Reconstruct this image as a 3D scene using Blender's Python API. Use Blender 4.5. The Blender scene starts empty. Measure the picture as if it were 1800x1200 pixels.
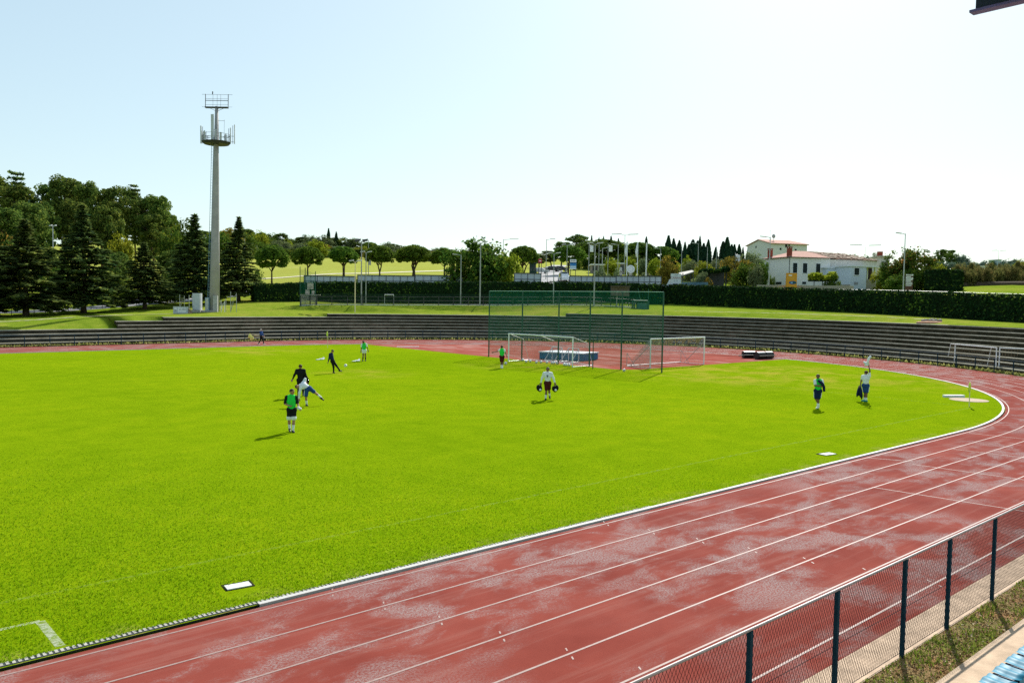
import bpy, bmesh, math, random
import numpy as np
from mathutils import Vector, Matrix
from mathutils.bvhtree import BVHTree
random.seed(7); RNG = np.random.default_rng(7)
SCN = bpy.context.scene
COL = SCN.collection
PI = math.pi

# ------------------------------------------------------------------ camera model
F, PITCH, ROLL, YAW, H = 1419.33, 0.0532, -0.015, 0.7151, 5.808
V0, UC, R0 = 14.006, 39.583, 36.80            # near inner lane line, bend centre, bend radius
VC = V0 + R0
_sp, _cp, _s, _c = math.sin(PITCH), math.cos(PITCH), math.sin(ROLL), math.cos(ROLL)
_r0 = np.array([math.cos(YAW), -math.sin(YAW), 0.]); _fh = np.array([math.sin(YAW), math.cos(YAW), 0.])
_z = np.array([0, 0, 1.]); _u0 = _sp*_fh + _cp*_z
RIGHT = _c*_r0 - _s*_u0; UP = _s*_r0 + _c*_u0; FWD = _cp*_fh - _sp*_z
CAM = np.array([0, 0, H])
def ray(x, y): return FWD + RIGHT*((x-900)/F) + UP*((600-y)/F)
def G(x, y, z=0.):
    d = ray(x, y); t = (z-H)/d[2]; return CAM + d*t
def W(x, y, d):                                # point seen at (x, y) of the photo, d metres ahead
    return CAM + ray(x, y)*d
def proj(p):
    d = np.array(p, float)-CAM; k = d @ FWD
    return 900+F*(d @ RIGHT)/k, 600-F*(d @ UP)/k, k
def yh(x): return 524.4+0.015*(x-900)

cd = bpy.data.cameras.new("camera"); cam = bpy.data.objects.new("camera", cd); COL.objects.link(cam)
cd.sensor_width = 36.; cd.lens = F/1800*36.; cd.clip_end = 6000.; cd.clip_start = .1
m = Matrix.Identity(4)
for i in range(3):
    m[i][0] = RIGHT[i]; m[i][1] = UP[i]; m[i][2] = -FWD[i]; m[i][3] = CAM[i]
cam.matrix_world = m
SCN.camera = cam

# ------------------------------------------------------------------ light
SUN_AZ, SUN_EL = math.radians(27.5), math.radians(38)
sd = Vector((math.cos(SUN_AZ)*math.cos(SUN_EL), math.sin(SUN_AZ)*math.cos(SUN_EL), math.sin(SUN_EL)))
ld = bpy.data.lights.new("sun", 'SUN'); ld.energy = SUN_E = 4.6; ld.angle = math.radians(.5); ld.color = (1, .955, .87)
sun = bpy.data.objects.new("sun", ld); COL.objects.link(sun)
sun.rotation_euler = sd.to_track_quat('Z', 'Y').to_euler(); sun.location = (60, 40, 60)
wd = bpy.data.worlds.new("World"); SCN.world = wd; wd.use_nodes = True
nt = wd.node_tree; nt.nodes.clear()
sky = nt.nodes.new('ShaderNodeTexSky'); sky.sky_type = 'NISHITA'; sky.sun_disc = False
sky.sun_elevation = SUN_EL; sky.sun_rotation = PI/2-SUN_AZ
sky.air_density = 1.; sky.dust_density = .9; sky.ozone_density = 2.; sky.altitude = 20
bg = nt.nodes.new('ShaderNodeBackground'); bg.inputs[1].default_value = .255
wo = nt.nodes.new('ShaderNodeOutputWorld')
gm = nt.nodes.new('ShaderNodeGamma'); gm.inputs[1].default_value = .45   # gamma evens out the clear-sky gradient
nt.links.new(sky.outputs[0], gm.inputs[0]); tn = nt.nodes.new('ShaderNodeMix'); tn.data_type = 'RGBA'; tn.blend_type = 'MULTIPLY'; tn.inputs[0].default_value = 1; tn.inputs[7].default_value = (.91, 1.03, 1.01, 1)
nt.links.new(gm.outputs[0], tn.inputs[6]); nt.links.new(tn.outputs[2], bg.inputs[0]); nt.links.new(bg.outputs[0], wo.inputs[0])
SCN.view_settings.view_transform = 'Standard'; SCN.view_settings.look = 'None'
SCN.view_settings.exposure = 0.68; SCN.view_settings.gamma = 1
SCN.render.engine = 'CYCLES'
try:
    SCN.cycles.use_denoising = False; SCN.cycles.max_bounces = 8; SCN.cycles.transparent_max_bounces = 24
    SCN.cycles.sample_clamp_indirect = 6
except Exception: pass

# ------------------------------------------------------------------ object helpers
def tag(o, label=None, cat=None, group=None, kind=None):
    if label: o['label'] = label
    if cat: o['category'] = cat
    if group: o['group'] = group
    if kind: o['kind'] = kind
    return o
def empty(name, loc=(0, 0, 0), rz=0., label=None, cat=None, group=None):
    o = bpy.data.objects.new(name, None); COL.objects.link(o)
    o.location = tuple(float(c) for c in loc); o.rotation_euler = (0, 0, rz); o.empty_display_size = .2
    return tag(o, label, cat, group)
def link(name, me, parent=None):
    o = bpy.data.objects.new(name, me); COL.objects.link(o)
    if parent: o.parent = parent
    return o
def copy_tree(o, parent=None):
    c = o.copy(); COL.objects.link(c); c.parent = parent
    for ch in [x for x in bpy.data.objects if x.parent == o]: copy_tree(ch, c)
    return c
_kids = {}
def dup(o, loc=None, rz=None, s=None, label=None):
    c = copy_tree(o)
    if loc is not None: c.location = tuple(float(q) for q in loc)
    if rz is not None: c.rotation_euler = (0, 0, rz)
    if s is not None: c.scale = (s, s, s) if not hasattr(s, '__len__') else s
    if label: c['label'] = label
    return c

class MB:
    """collects simple solids into one mesh"""
    def __init__(self): self.v = []; self.f = []; self.mi = []; self.cur = 0
    def add(self, vs, fs):
        b = len(self.v); self.v += [tuple(float(c) for c in p) for p in vs]
        self.f += [tuple(i+b for i in f) for f in fs]; self.mi += [self.cur]*len(fs); return self
    def box(self, lo, hi):
        x0, y0, z0 = lo; x1, y1, z1 = hi
        return self.add([(x0,y0,z0),(x1,y0,z0),(x1,y1,z0),(x0,y1,z0),(x0,y0,z1),(x1,y0,z1),(x1,y1,z1),(x0,y1,z1)],
            [(0,3,2,1),(4,5,6,7),(0,1,5,4),(1,2,6,5),(2,3,7,6),(3,0,4,7)])
    def obox(self, o, ex, ey, ez):             # box from a corner and three edge vectors
        o, ex, ey, ez = (np.array(q, float) for q in (o, ex, ey, ez))
        p = [o, o+ex, o+ex+ey, o+ey]; p += [q+ez for q in p]
        return self.add(p, [(0,3,2,1),(4,5,6,7),(0,1,5,4),(1,2,6,5),(2,3,7,6),(3,0,4,7)])
    def tube(self, pts, r, n=6, cap=True):
        pts = [np.array(p, float) for p in pts]
        rs = r if hasattr(r, '__len__') else [r]*len(pts)
        b = len(self.v); k = len(pts); vs = []; ref = None
        for i, p in enumerate(pts):
            t = pts[min(i+1, k-1)]-pts[max(i-1, 0)]; t = t/(np.linalg.norm(t)+1e-12)
            if ref is None: ref = np.array([0, 0, 1.]) if abs(t[2]) < .9 else np.array([1., 0, 0])
            a = np.cross(t, ref); a /= np.linalg.norm(a)+1e-12; c = np.cross(a, t); ref = c
            for j in range(n):
                w = 2*PI*(j+.5)/n; vs.append(p+rs[i]*(math.cos(w)*a+math.sin(w)*c))
        fs = [(i*n+j, i*n+(j+1) % n, (i+1)*n+(j+1) % n, (i+1)*n+j) for i in range(k-1) for j in range(n)]
        if cap: fs += [tuple(range(n))[::-1], tuple((k-1)*n+j for j in range(n))]
        return self.add(vs, fs)
    def ball(self, c, r, nu=10, nv=6, sq=(1, 1, 1)):
        vs = [(c[0], c[1], c[2]+r*sq[2])]; fs = []
        for i in range(1, nv):
            th = PI*i/nv
            for j in range(nu):
                ph = 2*PI*j/nu
                vs.append((c[0]+r*sq[0]*math.sin(th)*math.cos(ph), c[1]+r*sq[1]*math.sin(th)*math.sin(ph), c[2]+r*sq[2]*math.cos(th)))
        vs.append((c[0], c[1], c[2]-r*sq[2])); L = len(vs)-1
        for j in range(nu): fs.append((0, 1+j, 1+(j+1) % nu))
        for i in range(nv-2):
            for j in range(nu):
                a = 1+i*nu+j; b = 1+i*nu+(j+1) % nu; fs.append((a, a+nu, b+nu, b))
        for j in range(nu): fs.append((L, 1+(nv-2)*nu+(j+1) % nu, 1+(nv-2)*nu+j))
        return self.add(vs, fs)
    def prism(self, poly, z0, z1):
        n = len(poly)
        return self.add([(p[0], p[1], z0) for p in poly]+[(p[0], p[1], z1) for p in poly],
            [tuple(range(n))[::-1], tuple(range(n, 2*n))]+[(i, (i+1) % n, n+(i+1) % n, n+i) for i in range(n)])
    def mesh(self, name, mats, smooth=False):
        me = bpy.data.meshes.new(name); me.from_pydata(self.v, [], self.f)
        for mm in (mats if isinstance(mats, (list, tuple)) else [mats]): me.materials.append(mm)
        if any(self.mi): me.polygons.foreach_set('material_index', self.mi)
        if smooth: me.polygons.foreach_set('use_smooth', [True]*len(me.polygons))
        me.update(); return me
    def build(self, name, mats, parent=None, smooth=False, loc=None, rz=None):
        o = link(name, self.mesh(name, mats, smooth), parent)
        if loc is not None: o.location = tuple(float(c) for c in loc)
        if rz is not None: o.rotation_euler = (0, 0, rz)
        return o
def npmesh(name, V, Q, mats, smooth=False, mi=None):
    me = bpy.data.meshes.new(name); V = np.asarray(V, np.float32); Q = np.asarray(Q, np.int32)
    k = Q.shape[1]
    me.vertices.add(len(V)); me.vertices.foreach_set('co', V.ravel())
    me.loops.add(Q.size); me.loops.foreach_set('vertex_index', Q.ravel())
    me.polygons.add(len(Q)); me.polygons.foreach_set('loop_start', np.arange(0, Q.size, k, dtype=np.int32))
    me.polygons.foreach_set('loop_total', np.full(len(Q), k, np.int32))
    for mm in (mats if isinstance(mats, (list, tuple)) else [mats]): me.materials.append(mm)
    if mi is not None: me.polygons.foreach_set('material_index', np.asarray(mi, np.int32))
    if smooth: me.polygons.foreach_set('use_smooth', np.ones(len(Q), bool))
    me.update(calc_edges=True); me.validate(); return me

# ------------------------------------------------------------------ materials
class NB:
    def __init__(self, name):
        self.m = bpy.data.materials.new(name); self.m.use_nodes = True; self.t = self.m.node_tree
        self.t.nodes.clear(); self.out = self.n('ShaderNodeOutputMaterial')
    def n(self, typ, **kw):
        nd = self.t.nodes.new(typ)
        for k, v in kw.items(): setattr(nd, k, v)
        return nd
    def l(self, a, b): self.t.links.new(a, b)
    def coord(self, scale=(1, 1, 1)):
        c = self.n('ShaderNodeTexCoord'); mp = self.n('ShaderNodeMapping'); mp.inputs['Scale'].default_value = scale
        self.l(c.outputs['Object'], mp.inputs[0]); return mp.outputs[0]
    def noise(self, vec, scale, detail=4, rough=.55, dist=0.):
        nd = self.n('ShaderNodeTexNoise'); nd.inputs['Scale'].default_value = scale
        nd.inputs['Detail'].default_value = detail; nd.inputs['Roughness'].default_value = rough
        nd.inputs['Distortion'].default_value = dist; self.l(vec, nd.inputs['Vector']); return nd.outputs['Fac']
    def ramp(self, fac, stops, interp='LINEAR'):
        r = self.n('ShaderNodeValToRGB'); r.color_ramp.interpolation = interp; e = r.color_ramp.elements
        while len(e) < len(stops): e.new(.5)
        for q, (p, c) in zip(e, stops):
            q.position = p; q.color = (*c, 1) if len(c) == 3 else c
        self.l(fac, r.inputs[0]); return r.outputs[0]
    def step(self, fac, a, b):                 # 0 below a, 1 above b
        mr = self.n('ShaderNodeMapRange', interpolation_type='SMOOTHSTEP')
        mr.inputs[1].default_value = a; mr.inputs[2].default_value = b; self.l(fac, mr.inputs[0]); return mr.outputs[0]
    def mix(self, fac, a, b, mode='MIX'):
        x = self.n('ShaderNodeMix', data_type='RGBA', blend_type=mode)
        for s, v in ((x.inputs[0], fac), (x.inputs[6], a), (x.inputs[7], b)):
            if hasattr(v, 'node'): self.l(v, s)
            elif isinstance(v, (int, float)): s.default_value = v if s == x.inputs[0] else (v, v, v, 1)
            else: s.default_value = (*v, 1)
        return x.outputs[2]
    def math(self, op, a, b=0.):
        x = self.n('ShaderNodeMath', operation=op)
        for s, v in ((x.inputs[0], a), (x.inputs[1], b)):
            if hasattr(v, 'node'): self.l(v, s)
            else: s.default_value = v
        return x.outputs[0]
    def bump(self, h, strength=.3, dist=.02):
        b = self.n('ShaderNodeBump'); b.inputs['Strength'].default_value = strength
        b.inputs['Distance'].default_value = dist; self.l(h, b.inputs['Height']); return b.outputs[0]
    def bsdf(self, col, rough=.6, spec=.3, metal=0., normal=None, alpha=None):
        p = self.n('ShaderNodeBsdfPrincipled')
        for k, v in (('Base Color', col), ('Roughness', rough), ('Specular IOR Level', spec), ('Metallic', metal)):
            if hasattr(v, 'node'): self.l(v, p.inputs[k])
            elif k == 'Base Color': p.inputs[k].default_value = (*v, 1)
            else: p.inputs[k].default_value = v
        if normal is not None: self.l(normal, p.inputs['Normal'])
        if alpha is not None:
            if hasattr(alpha, 'node'): self.l(alpha, p.inputs['Alpha'])
            else: p.inputs['Alpha'].default_value = alpha
        return p.outputs[0]
    def done(self, sh): self.l(sh, self.out.inputs[0]); return self.m
def M(name, col, rough=.6, spec=.3, metal=0., var=.18, vs=3., bump=0., bs=30.):
    b = NB(name); v = b.coord(); n1 = b.noise(v, vs, 5)
    c0 = tuple(max(0, c*(1-var)) for c in col); c1 = tuple(min(1, c*(1+var)) for c in col)
    c = b.ramp(n1, [(.3, c0), (.7, c1)])
    nm = b.bump(b.noise(v, bs, 3), bump, .01) if bump else None
    return b.done(b.bsdf(c, rough, spec, metal, nm))
def leaf_mat(name, dark, light, trans=.35, rough=.8, vs=.35, tint=None):
    b = NB(name); g = b.n('ShaderNodeNewGeometry'); v = b.coord()
    f = b.math('ADD', b.math('MULTIPLY', g.outputs['Random Per Island'], .55), b.math('MULTIPLY', b.noise(v, vs, 3), .6))
    oi = b.n('ShaderNodeObjectInfo')
    c = b.ramp(f, [(.25, dark), (.8, light)])
    if tint: c = b.mix(b.step(f, .72, .9), c, tint)
    hs = b.n('ShaderNodeHueSaturation'); b.l(c, hs.inputs['Color'])
    b.l(b.math('ADD', .88, b.math('MULTIPLY', oi.outputs['Random'], .24)), hs.inputs['Value'])
    b.l(b.math('ADD', .485, b.math('MULTIPLY', oi.outputs['Random'], .03)), hs.inputs['Hue'])
    d = b.bsdf(hs.outputs[0], rough, .02)
    t = b.n('ShaderNodeBsdfTranslucent'); b.l(hs.outputs[0], t.inputs[0])
    mx = b.n('ShaderNodeMixShader'); mx.inputs[0].default_value = trans; b.l(d, mx.inputs[1]); b.l(t.outputs[0], mx.inputs[2])
    return b.done(mx.outputs[0])
MAT = {}
MAT['white'] = M('white_paint', (.78, .79, .8), .4, .4, var=.06)
MAT['offwhite'] = M('worn_white_paint', (.66, .66, .63), .55, .3, var=.18, vs=6)
MAT['galv'] = M('galvanised_steel', (.42, .43, .43), .42, .5, .7, var=.15)
MAT['pole'] = M('grey_lamp_pole', (.33, .35, .34), .5, .4, .3, var=.12)
MAT['dark'] = M('dark_metal', (.035, .04, .045), .5, .4, var=.2)
MAT['black'] = M('black_rubber', (.02, .021, .023), .6, .3, var=.25)
MAT['navy'] = M('navy_painted_steel', (.008, .036, .058), .75, .08, var=.2, vs=8)
MAT['green_steel'] = M('green_painted_steel', (.012, .075, .05), .45, .4, var=.2)
MAT['bark'] = M('bark', (.075, .055, .04), .9, .1, var=.45, vs=4, bump=.5, bs=12)
MAT['bark_red'] = M('pine_bark', (.12, .075, .05), .9, .1, var=.4, vs=4, bump=.5, bs=12)
MAT['concrete'] = M('concrete', (.42, .39, .34), .85, .2, var=.25, vs=2, bump=.3, bs=40)
MAT['asphalt'] = M('asphalt', (.26, .26, .27), .8, .25, var=.12, vs=1.5)
MAT['stone'] = M('rubble_stone', (.34, .30, .25), .9, .15, var=.4, vs=6, bump=.4, bs=20)
MAT['yellow'] = M('yellow_paint', (.75, .62, .12), .5, .3, var=.1)
MAT['cream'] = M('cream_paint', (.72, .62, .38), .5, .3, var=.15)
MAT['glass'] = M('dark_window', (.015, .03, .035), .15, .5, var=.1)
# ================================================================== SETTING
# ---- terrain control: photo column -> rows of (depth ahead, photo row where that ground shows)
TCOL = {
 0:   [(95,566),(102,556),(108,552),(118,546),(128,543),(160,512),(200,480),(260,450),(340,435),(500,430),(900,432),(1800,440)],
 300: [(112,551),(122,541),(132,533),(142,527),(150,522),(160,512),(180,490),(240,445),(300,430),(500,425),(900,430),(1800,440)],
 450: [(115,548),(125,537),(135,528.5),(145,521),(155,511),(170,501),(200,487),(260,465),(300,456),(340,448),(500,430),(900,432),(1800,442)],
 600: [(114.5,551),(119,549.5),(121.8,549.4),(122.5,537.4),(124,536),(150,532.2),(156,526),(164,508),(185,486),(215,477),(260,463),(300,455),(340,449),(500,438),(900,442),(1800,450)],
 850: [(118.5,552.5),(125.1,549),(125.8,538.3),(128,537),(155,535.3),(160,524),(168,506),(185,490),(220,478),(270,467),(320,460),(500,450),(900,455),(1800,462)],
 1000:[(119,548.5),(125,544),(128,536.5),(152,535),(158,520),(166,502),(178,490),(230,475),(300,466),(500,455),(900,460),(1800,470)],
 1165:[(118,549.5),(128,541),(145,534),(156,531),(162,514),(175,500),(230,480),(300,468),(500,458),(900,462),(1800,475)],
 1300:[(112,553),(120,547.5),(136.5,539.5),(142,520),(160,510),(230,485),(300,472),(500,465),(900,470),(1800,482)],
 1440:[(103,558.5),(112,552),(121,546),(127,527),(145,521),(165,517),(230,490),(320,478),(500,470),(900,475),(1800,486)],
 1600:[(95,565),(101,559.5),(107,554.5),(113,530),(125,521),(160,507),(200,495),(300,480),(500,474),(900,480),(1800,490)],
 1800:[(82,573.5),(88,570),(93,567),(99,542),(107,526),(120,513),(160,500),(200,494),(300,482),(500,478),(900,484),(1800,494)]}
TX = sorted(TCOL); TD = np.array([70,80,90,100,104,108,112,114,116,118,119,120,121,122,122.6,123.2,124,124.8,125.6,126.4,128,130,132,136,140,144,148,152,156,160,164,168,174,180,190,200,215,230,260,300,340,400,500,700,900,1300,1800.])
TZ = np.array([[np.interp(d, [r[0] for r in TCOL[x]], [H-(r[1]-yh(x))*r[0]/F for r in TCOL[x]]) for d in TD] for x in TX])
def ttab(p):
    d = np.array(p[:3], float)-CAM; k = max(d @ _fh, 1.); x = 900+F*(d @ _r0)/k
    if d @ _fh < 20: x = 2000 if (d @ _r0) > 0 else -200
    x = min(max(x, TX[0]), TX[-1]); k = np.hypot(d[0], d[1]) if d @ _fh < 20 else k
    k = min(max(k, TD[0]), TD[-1])
    i = min(np.searchsorted(TX, x, side='right')-1, len(TX)-2); t = (x-TX[i])/(TX[i+1]-TX[i]); t = t*t*(3-2*t)
    if x > 1085:                               # right of the upper pitch the bank rises evenly to the clipped hedge
        kh = 1/(.0064+6.85e-6*(x-1165)); xs = (1085, 1165, 1300, 1440, 1560, 1700, 1800)
        zb = np.interp(x, xs, (4.95, 5.2, 4.93, 4.65, 4.43, 4.08, 3.9)); zf = np.interp(x, xs, (4.2, 4.3, 4.15, 4.05, 3.95, 3.85, 3.8))
        zu = np.interp(x, xs, (6.6, 7.2, 7.1, 6.6, 6.3, 6.5, 6.6)); a = np.interp(k, TD, TZ[i]); b = np.interp(k, TD, TZ[i+1]); zo = a+(b-a)*t
        zn = np.interp(k, (kh-26, kh+1.5, kh+7), (zf, zb, zu)); w = min(1, max(0, (k-kh-5)/12)); zn = zn*(1-w)+zo*w
        if x < 1165: w = (x-1085)/80; return zo*(1-w)+zn*w
        return zn
    a = np.interp(k, TD, TZ[i]); b = np.interp(k, TD, TZ[i+1]); return a+(b-a)*t

# ---- bend geometry: a curve parallel to the track, s in metres along the inner lane line
def cur(s, off):                               # s<0: far straight, s>=0 : bend (far end first)
    if s < 0: return np.array([UC+s, VC+R0+off, 0.]), np.array([0, 1., 0])
    a = PI/2-s/R0; n = np.array([math.cos(a), math.sin(a), 0.])
    bump = 2.6*math.exp(-((a-math.radians(30))/.62)**2)*min(1, max(0, (off-8)/1.5))
    return np.array([UC, VC, 0.])+n*(R0+off+bump), n
S_END = R0*math.radians(158)
S_ALL = list(np.arange(-150, 0, 3.))+list(np.linspace(0, S_END, 96))
RISE, RUN, BASE = .415, .70, 9.75              # terrace steps
def s_at(xpix, off):                           # curve position that shows at photo column x
    best = min(np.concatenate([np.linspace(-90, 0, 700), np.linspace(0, R0*1.9, 1500)]), key=lambda s: abs(proj(cur(s, off)[0])[0]-xpix))
    return float(best)
STEP_FROM = [None, None, None, None, s_at(206, 13), s_at(206, 13), s_at(287, 14), s_at(575, 15), s_at(995, 16)]
def nstep(s): return sum(1 for q in STEP_FROM if q is None or s >= q)
# ---- surfaces
def grass_mat(name, far=False):
    b = NB(name); v = b.coord()
    big = b.noise(v, .06, 4, .6); mid = b.noise(v, .7, 5, .65); fine = b.noise(v, 7., 4, .75); vf = b.noise(v, 42., 3, .8)
    f = b.math('ADD', b.math('MULTIPLY', big, .45), b.math('MULTIPLY', mid, .55))
    if far:
        c = b.ramp(f, [(.36, (.105, .17, .012)), (.5, (.17, .23, .022)), (.62, (.24, .25, .04))])
        at = b.n('ShaderNodeAttribute', attribute_name='dry')
        dry = b.ramp(f, [(.35, (.30, .30, .06)), (.55, (.31, .34, .07)), (.66, (.42, .37, .13))])
        c = b.mix(at.outputs['Fac'], c, dry)
    else:
        c = b.ramp(f, [(.30, (.116, .205, .002)), (.5, (.162, .252, .003)), (.70, (.215, .288, .004))])
        g = b.n('ShaderNodeSeparateXYZ'); tc = b.n('ShaderNodeTexCoord'); b.l(tc.outputs['Object'], g.inputs[0])
        # worn, drier ground: the penalty area, the corner by the throwing circle, the strip along the kerb
        def spot(u, w, r0, r1):
            d = b.n('ShaderNodeVectorMath', operation='DISTANCE'); b.l(tc.outputs['Object'], d.inputs[0]); d.inputs[1].default_value = (u, w, 0)
            q = b.n('ShaderNodeMapRange', interpolation_type='SMOOTHSTEP'); q.inputs[1].default_value = r1; q.inputs[2].default_value = r0
            b.l(d.outputs['Value'], q.inputs[0]); return q.outputs[0]
        wear = spot(58, 36, 4, 15)
        for q in (spot(47, 52, 2, 7), spot(31, 53, .5, 5), spot(34, 80, 1, 9), spot(62, 26, 1, 9)): wear = b.math('MAXIMUM', wear, b.math('MULTIPLY', q, .8))
        strip = b.n('ShaderNodeMapRange', interpolation_type='SMOOTHSTEP'); strip.inputs[1].default_value = V0+1.15; strip.inputs[2].default_value = V0+.0
        b.l(g.outputs[1], strip.inputs[0])
        mm = b.step(b.noise(v, 1.1, 6, .7), .46, .66)
        c = b.mix(b.math('MULTIPLY', b.math('MULTIPLY', wear, .75), b.step(b.noise(v, .35, 5, .65), .42, .62)), c, (.31, .27, .035))
        c = b.mix(b.math('MULTIPLY', b.math('MULTIPLY', strip.outputs[0], 1.), mm), c, (.34, .27, .10))
        dk = b.step(b.noise(v, 1.9, 5, .75), .6, .78)
        c = b.mix(b.math('MULTIPLY', dk, .3), c, (.065, .13, .004))
    c = b.mix(b.math('MULTIPLY', b.step(fine, .5, .72), .55), c, b.mix(.62, c, 0.), 'MIX')
    c = b.mix(b.math('MULTIPLY', b.step(vf, .52, .7), .5), c, b.mix(.45, c, (.3, .36, .01)), 'MIX')
    bp = b.bump(b.math('ADD', b.math('MULTIPLY', fine, .7), vf), .55, .05)
    return b.done(b.bsdf(c, .85, .0, normal=bp))
MAT['grass'] = grass_mat('field_grass'); MAT['grass_far'] = grass_mat('bank_grass', True)

def track_mat():
    b = NB('red_track_rubber'); v = b.coord(); v2 = b.coord((.8, 1.25, 1))
    base = b.ramp(b.noise(v, .5, 5, .6), [(.3, (.185, .034, .024)), (.7, (.255, .056, .040))])
    gr = b.noise(v, 55., 3, .85)
    base = b.mix(b.math('MULTIPLY', b.step(gr, .45, .7), .4), base, (.10, .02, .016))
    base = b.mix(b.math('MULTIPLY', b.step(b.noise(b.coord((.10, 2.2, 1)), 1.5, 6, .7), .48, .68), .3), base, (.30, .14, .115))
    patch = b.step(b.noise(v2, .62, 7, .66, .4), .44, .60)
    big = b.step(b.noise(v2, .14, 3, .6), .34, .52)
    sp = b.step(b.noise(v, 22., 5, 1.), .44, .57)
    wet_sheen = b.math('MULTIPLY', b.math('MULTIPLY', patch, big), sp)
    c = b.mix(b.math('MULTIPLY', wet_sheen, .82), base, (.30, .285, .28))  # wet film's speckled grey sky reflection, put into the colour
    ro = b.math('SUBTRACT', .62, b.math('MULTIPLY', b.math('MULTIPLY', patch, big), .12))
    sh = b.bsdf(c, ro, .0, normal=b.bump(gr, .3, .006)); q = sh.node; q.inputs['Sheen Weight'].default_value = .07; q.inputs['Sheen Roughness'].default_value = .45; return b.done(sh)
MAT['track'] = track_mat()
def line_mat(name, col, wear):
    b = NB(name); v = b.coord(); n = b.noise(v, 9., 6, .8)
    c = b.mix(b.math('MULTIPLY', b.step(n, .45, .7), wear), col, (.24, .07, .055)); return b.done(b.bsdf(c, .6, .3))
MAT['lane'] = line_mat('faded_lane_paint', (.30, .21, .19), .75)
MAT['kerbw'] = line_mat('white_kerb_paint', (.46, .46, .44), .35)
def chalk():
    b = NB('faded_chalk'); v = b.coord(); n = b.noise(v, 6., 6, .8)
    return b.done(b.bsdf((.40, .46, .22), .8, .1, alpha=b.math('MULTIPLY', b.step(n, .42, .7), .2)))
MAT['chalk'] = chalk()

def sheet(name, poly, z, mt, kind='structure'):
    mb = MB(); mb.add([(p[0], p[1], z) for p in poly], [tuple(range(len(poly)))])
    return tag(mb.build(name, mt), kind=kind)
def band(mb, o0, o1, z, s0=-150, s1=None, n=None):          # strip along the far straight and the bend
    ss = [s for s in S_ALL if s0 <= s <= (s1 if s1 is not None else S_END)]
    for a, c in zip(ss, ss[1:]):
        p = [cur(a, o0)[0], cur(a, o1)[0], cur(c, o1)[0], cur(c, o0)[0]]
        mb.add([(q[0], q[1], z) for q in p], [(0, 1, 2, 3)])
# the track is a closed loop: near straight (v = V0 - off), bend, far straight
def loop_curve(off, n=90):
    pts = [(-160., V0-off), (UC, V0-off)]
    for i in range(1, n):
        a = -PI/2+PI*i/n; p = cur((PI/2-a)*R0, off)[0]; pts.append((p[0], p[1]))
    pts += [(UC, VC+R0+off), (-160., VC+R0+off)]
    return pts
def loop_band(mb, o0, o1, z):
    a, c = loop_curve(o0), loop_curve(o1); n = len(a)
    mb.add([(p[0], p[1], z) for p in a+c], [(i, i+1, n+i+1, n+i) for i in range(n-1)])
# base ground under everything
g0 = MB(); g0.add([(-400, -120, -.06), (300, -120, -.06), (300, 96, -.06), (-400, 96, -.06)], [(0, 1, 2, 3)])
tag(g0.build('ground', MAT['grass_far']), kind='structure')
fld = loop_curve(-.30)
sheet('playing_field', fld, 0., MAT['grass'])
tr = MB(); loop_band(tr, -.16, 7.83, 0.)
bandm = MB(); band(bandm, 7.8, 8.9, -.004, -150, S_END); tr.add(bandm.v, bandm.f)
tag(tr.build('running_track', MAT['track']), kind='structure')
mk = MB()
for i in range(7): loop_band(mk, i*1.22-.022, i*1.22+.022, .004)
for u, w0, w1 in ((29.9, 14, 12.6), (30.05, 12.4, 6.4), (25.2, 11.6, 6.4), (39.6, 13.9, 9.), (34.6, 12.7, 7.5)):   # start and relay lines across the lanes
    mk.add([(u+.1, w0, .0045), (u+.14, w0, .0045), (u+.84, w1, .0045), (u+.80, w1, .0045)], [(0, 1, 2, 3)])
for i in range(7):                                                     # little tick marks beside the lines
    for u in (7.6+.42*i, 15.5+.35*i):
        w = V0-i*1.22
        for sgn in (-1, 1):
            mk.add([(u+.05*sgn-.02, w+sgn*.10, .0045), (u+.05*sgn+.015, w+sgn*.10, .0045), (u+.10*sgn+.015, w+sgn*.19, .0045), (u+.10*sgn-.02, w+sgn*.19, .0045)], [(0, 1, 2, 3)])
tag(mk.build('lane_markings', MAT['lane']), kind='structure')
kb = MB()
a, c = loop_curve(-.32), loop_curve(-.21); a[0] = (6.2, a[0][1]); c[0] = (6.2, c[0][1]); n = len(a)
kb.add([(p[0], p[1], z) for z in (.04,) for p in a+c]+[(p[0], p[1], -.02) for p in a+c],
       [(i, i+1, n+i+1, n+i) for i in range(n-1)]+[(i+1, i, 2*n+i, 2*n+i+1) for i in range(n-1)]+[(n+i, n+i+1, 3*n+i+1, 3*n+i) for i in range(n-1)])
tag(kb.build('track_kerb', MAT['kerbw']), kind='structure')
dr = MB(); dr.box((-25, V0+.335, -.05), (17.8, V0+.48, .008))
drain = tag(dr.build('drain_channel', MAT['dark']), kind='structure')
sl = MB(); u = -6.
while u < 17.7: sl.box((u, V0+.345, .0), (u+.048, V0+.47, .016)); u += .085
sl.build('grate_bars', M('grey_grate', (.36, .35, .32), .85, .05, var=.35, vs=5), drain)
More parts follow.
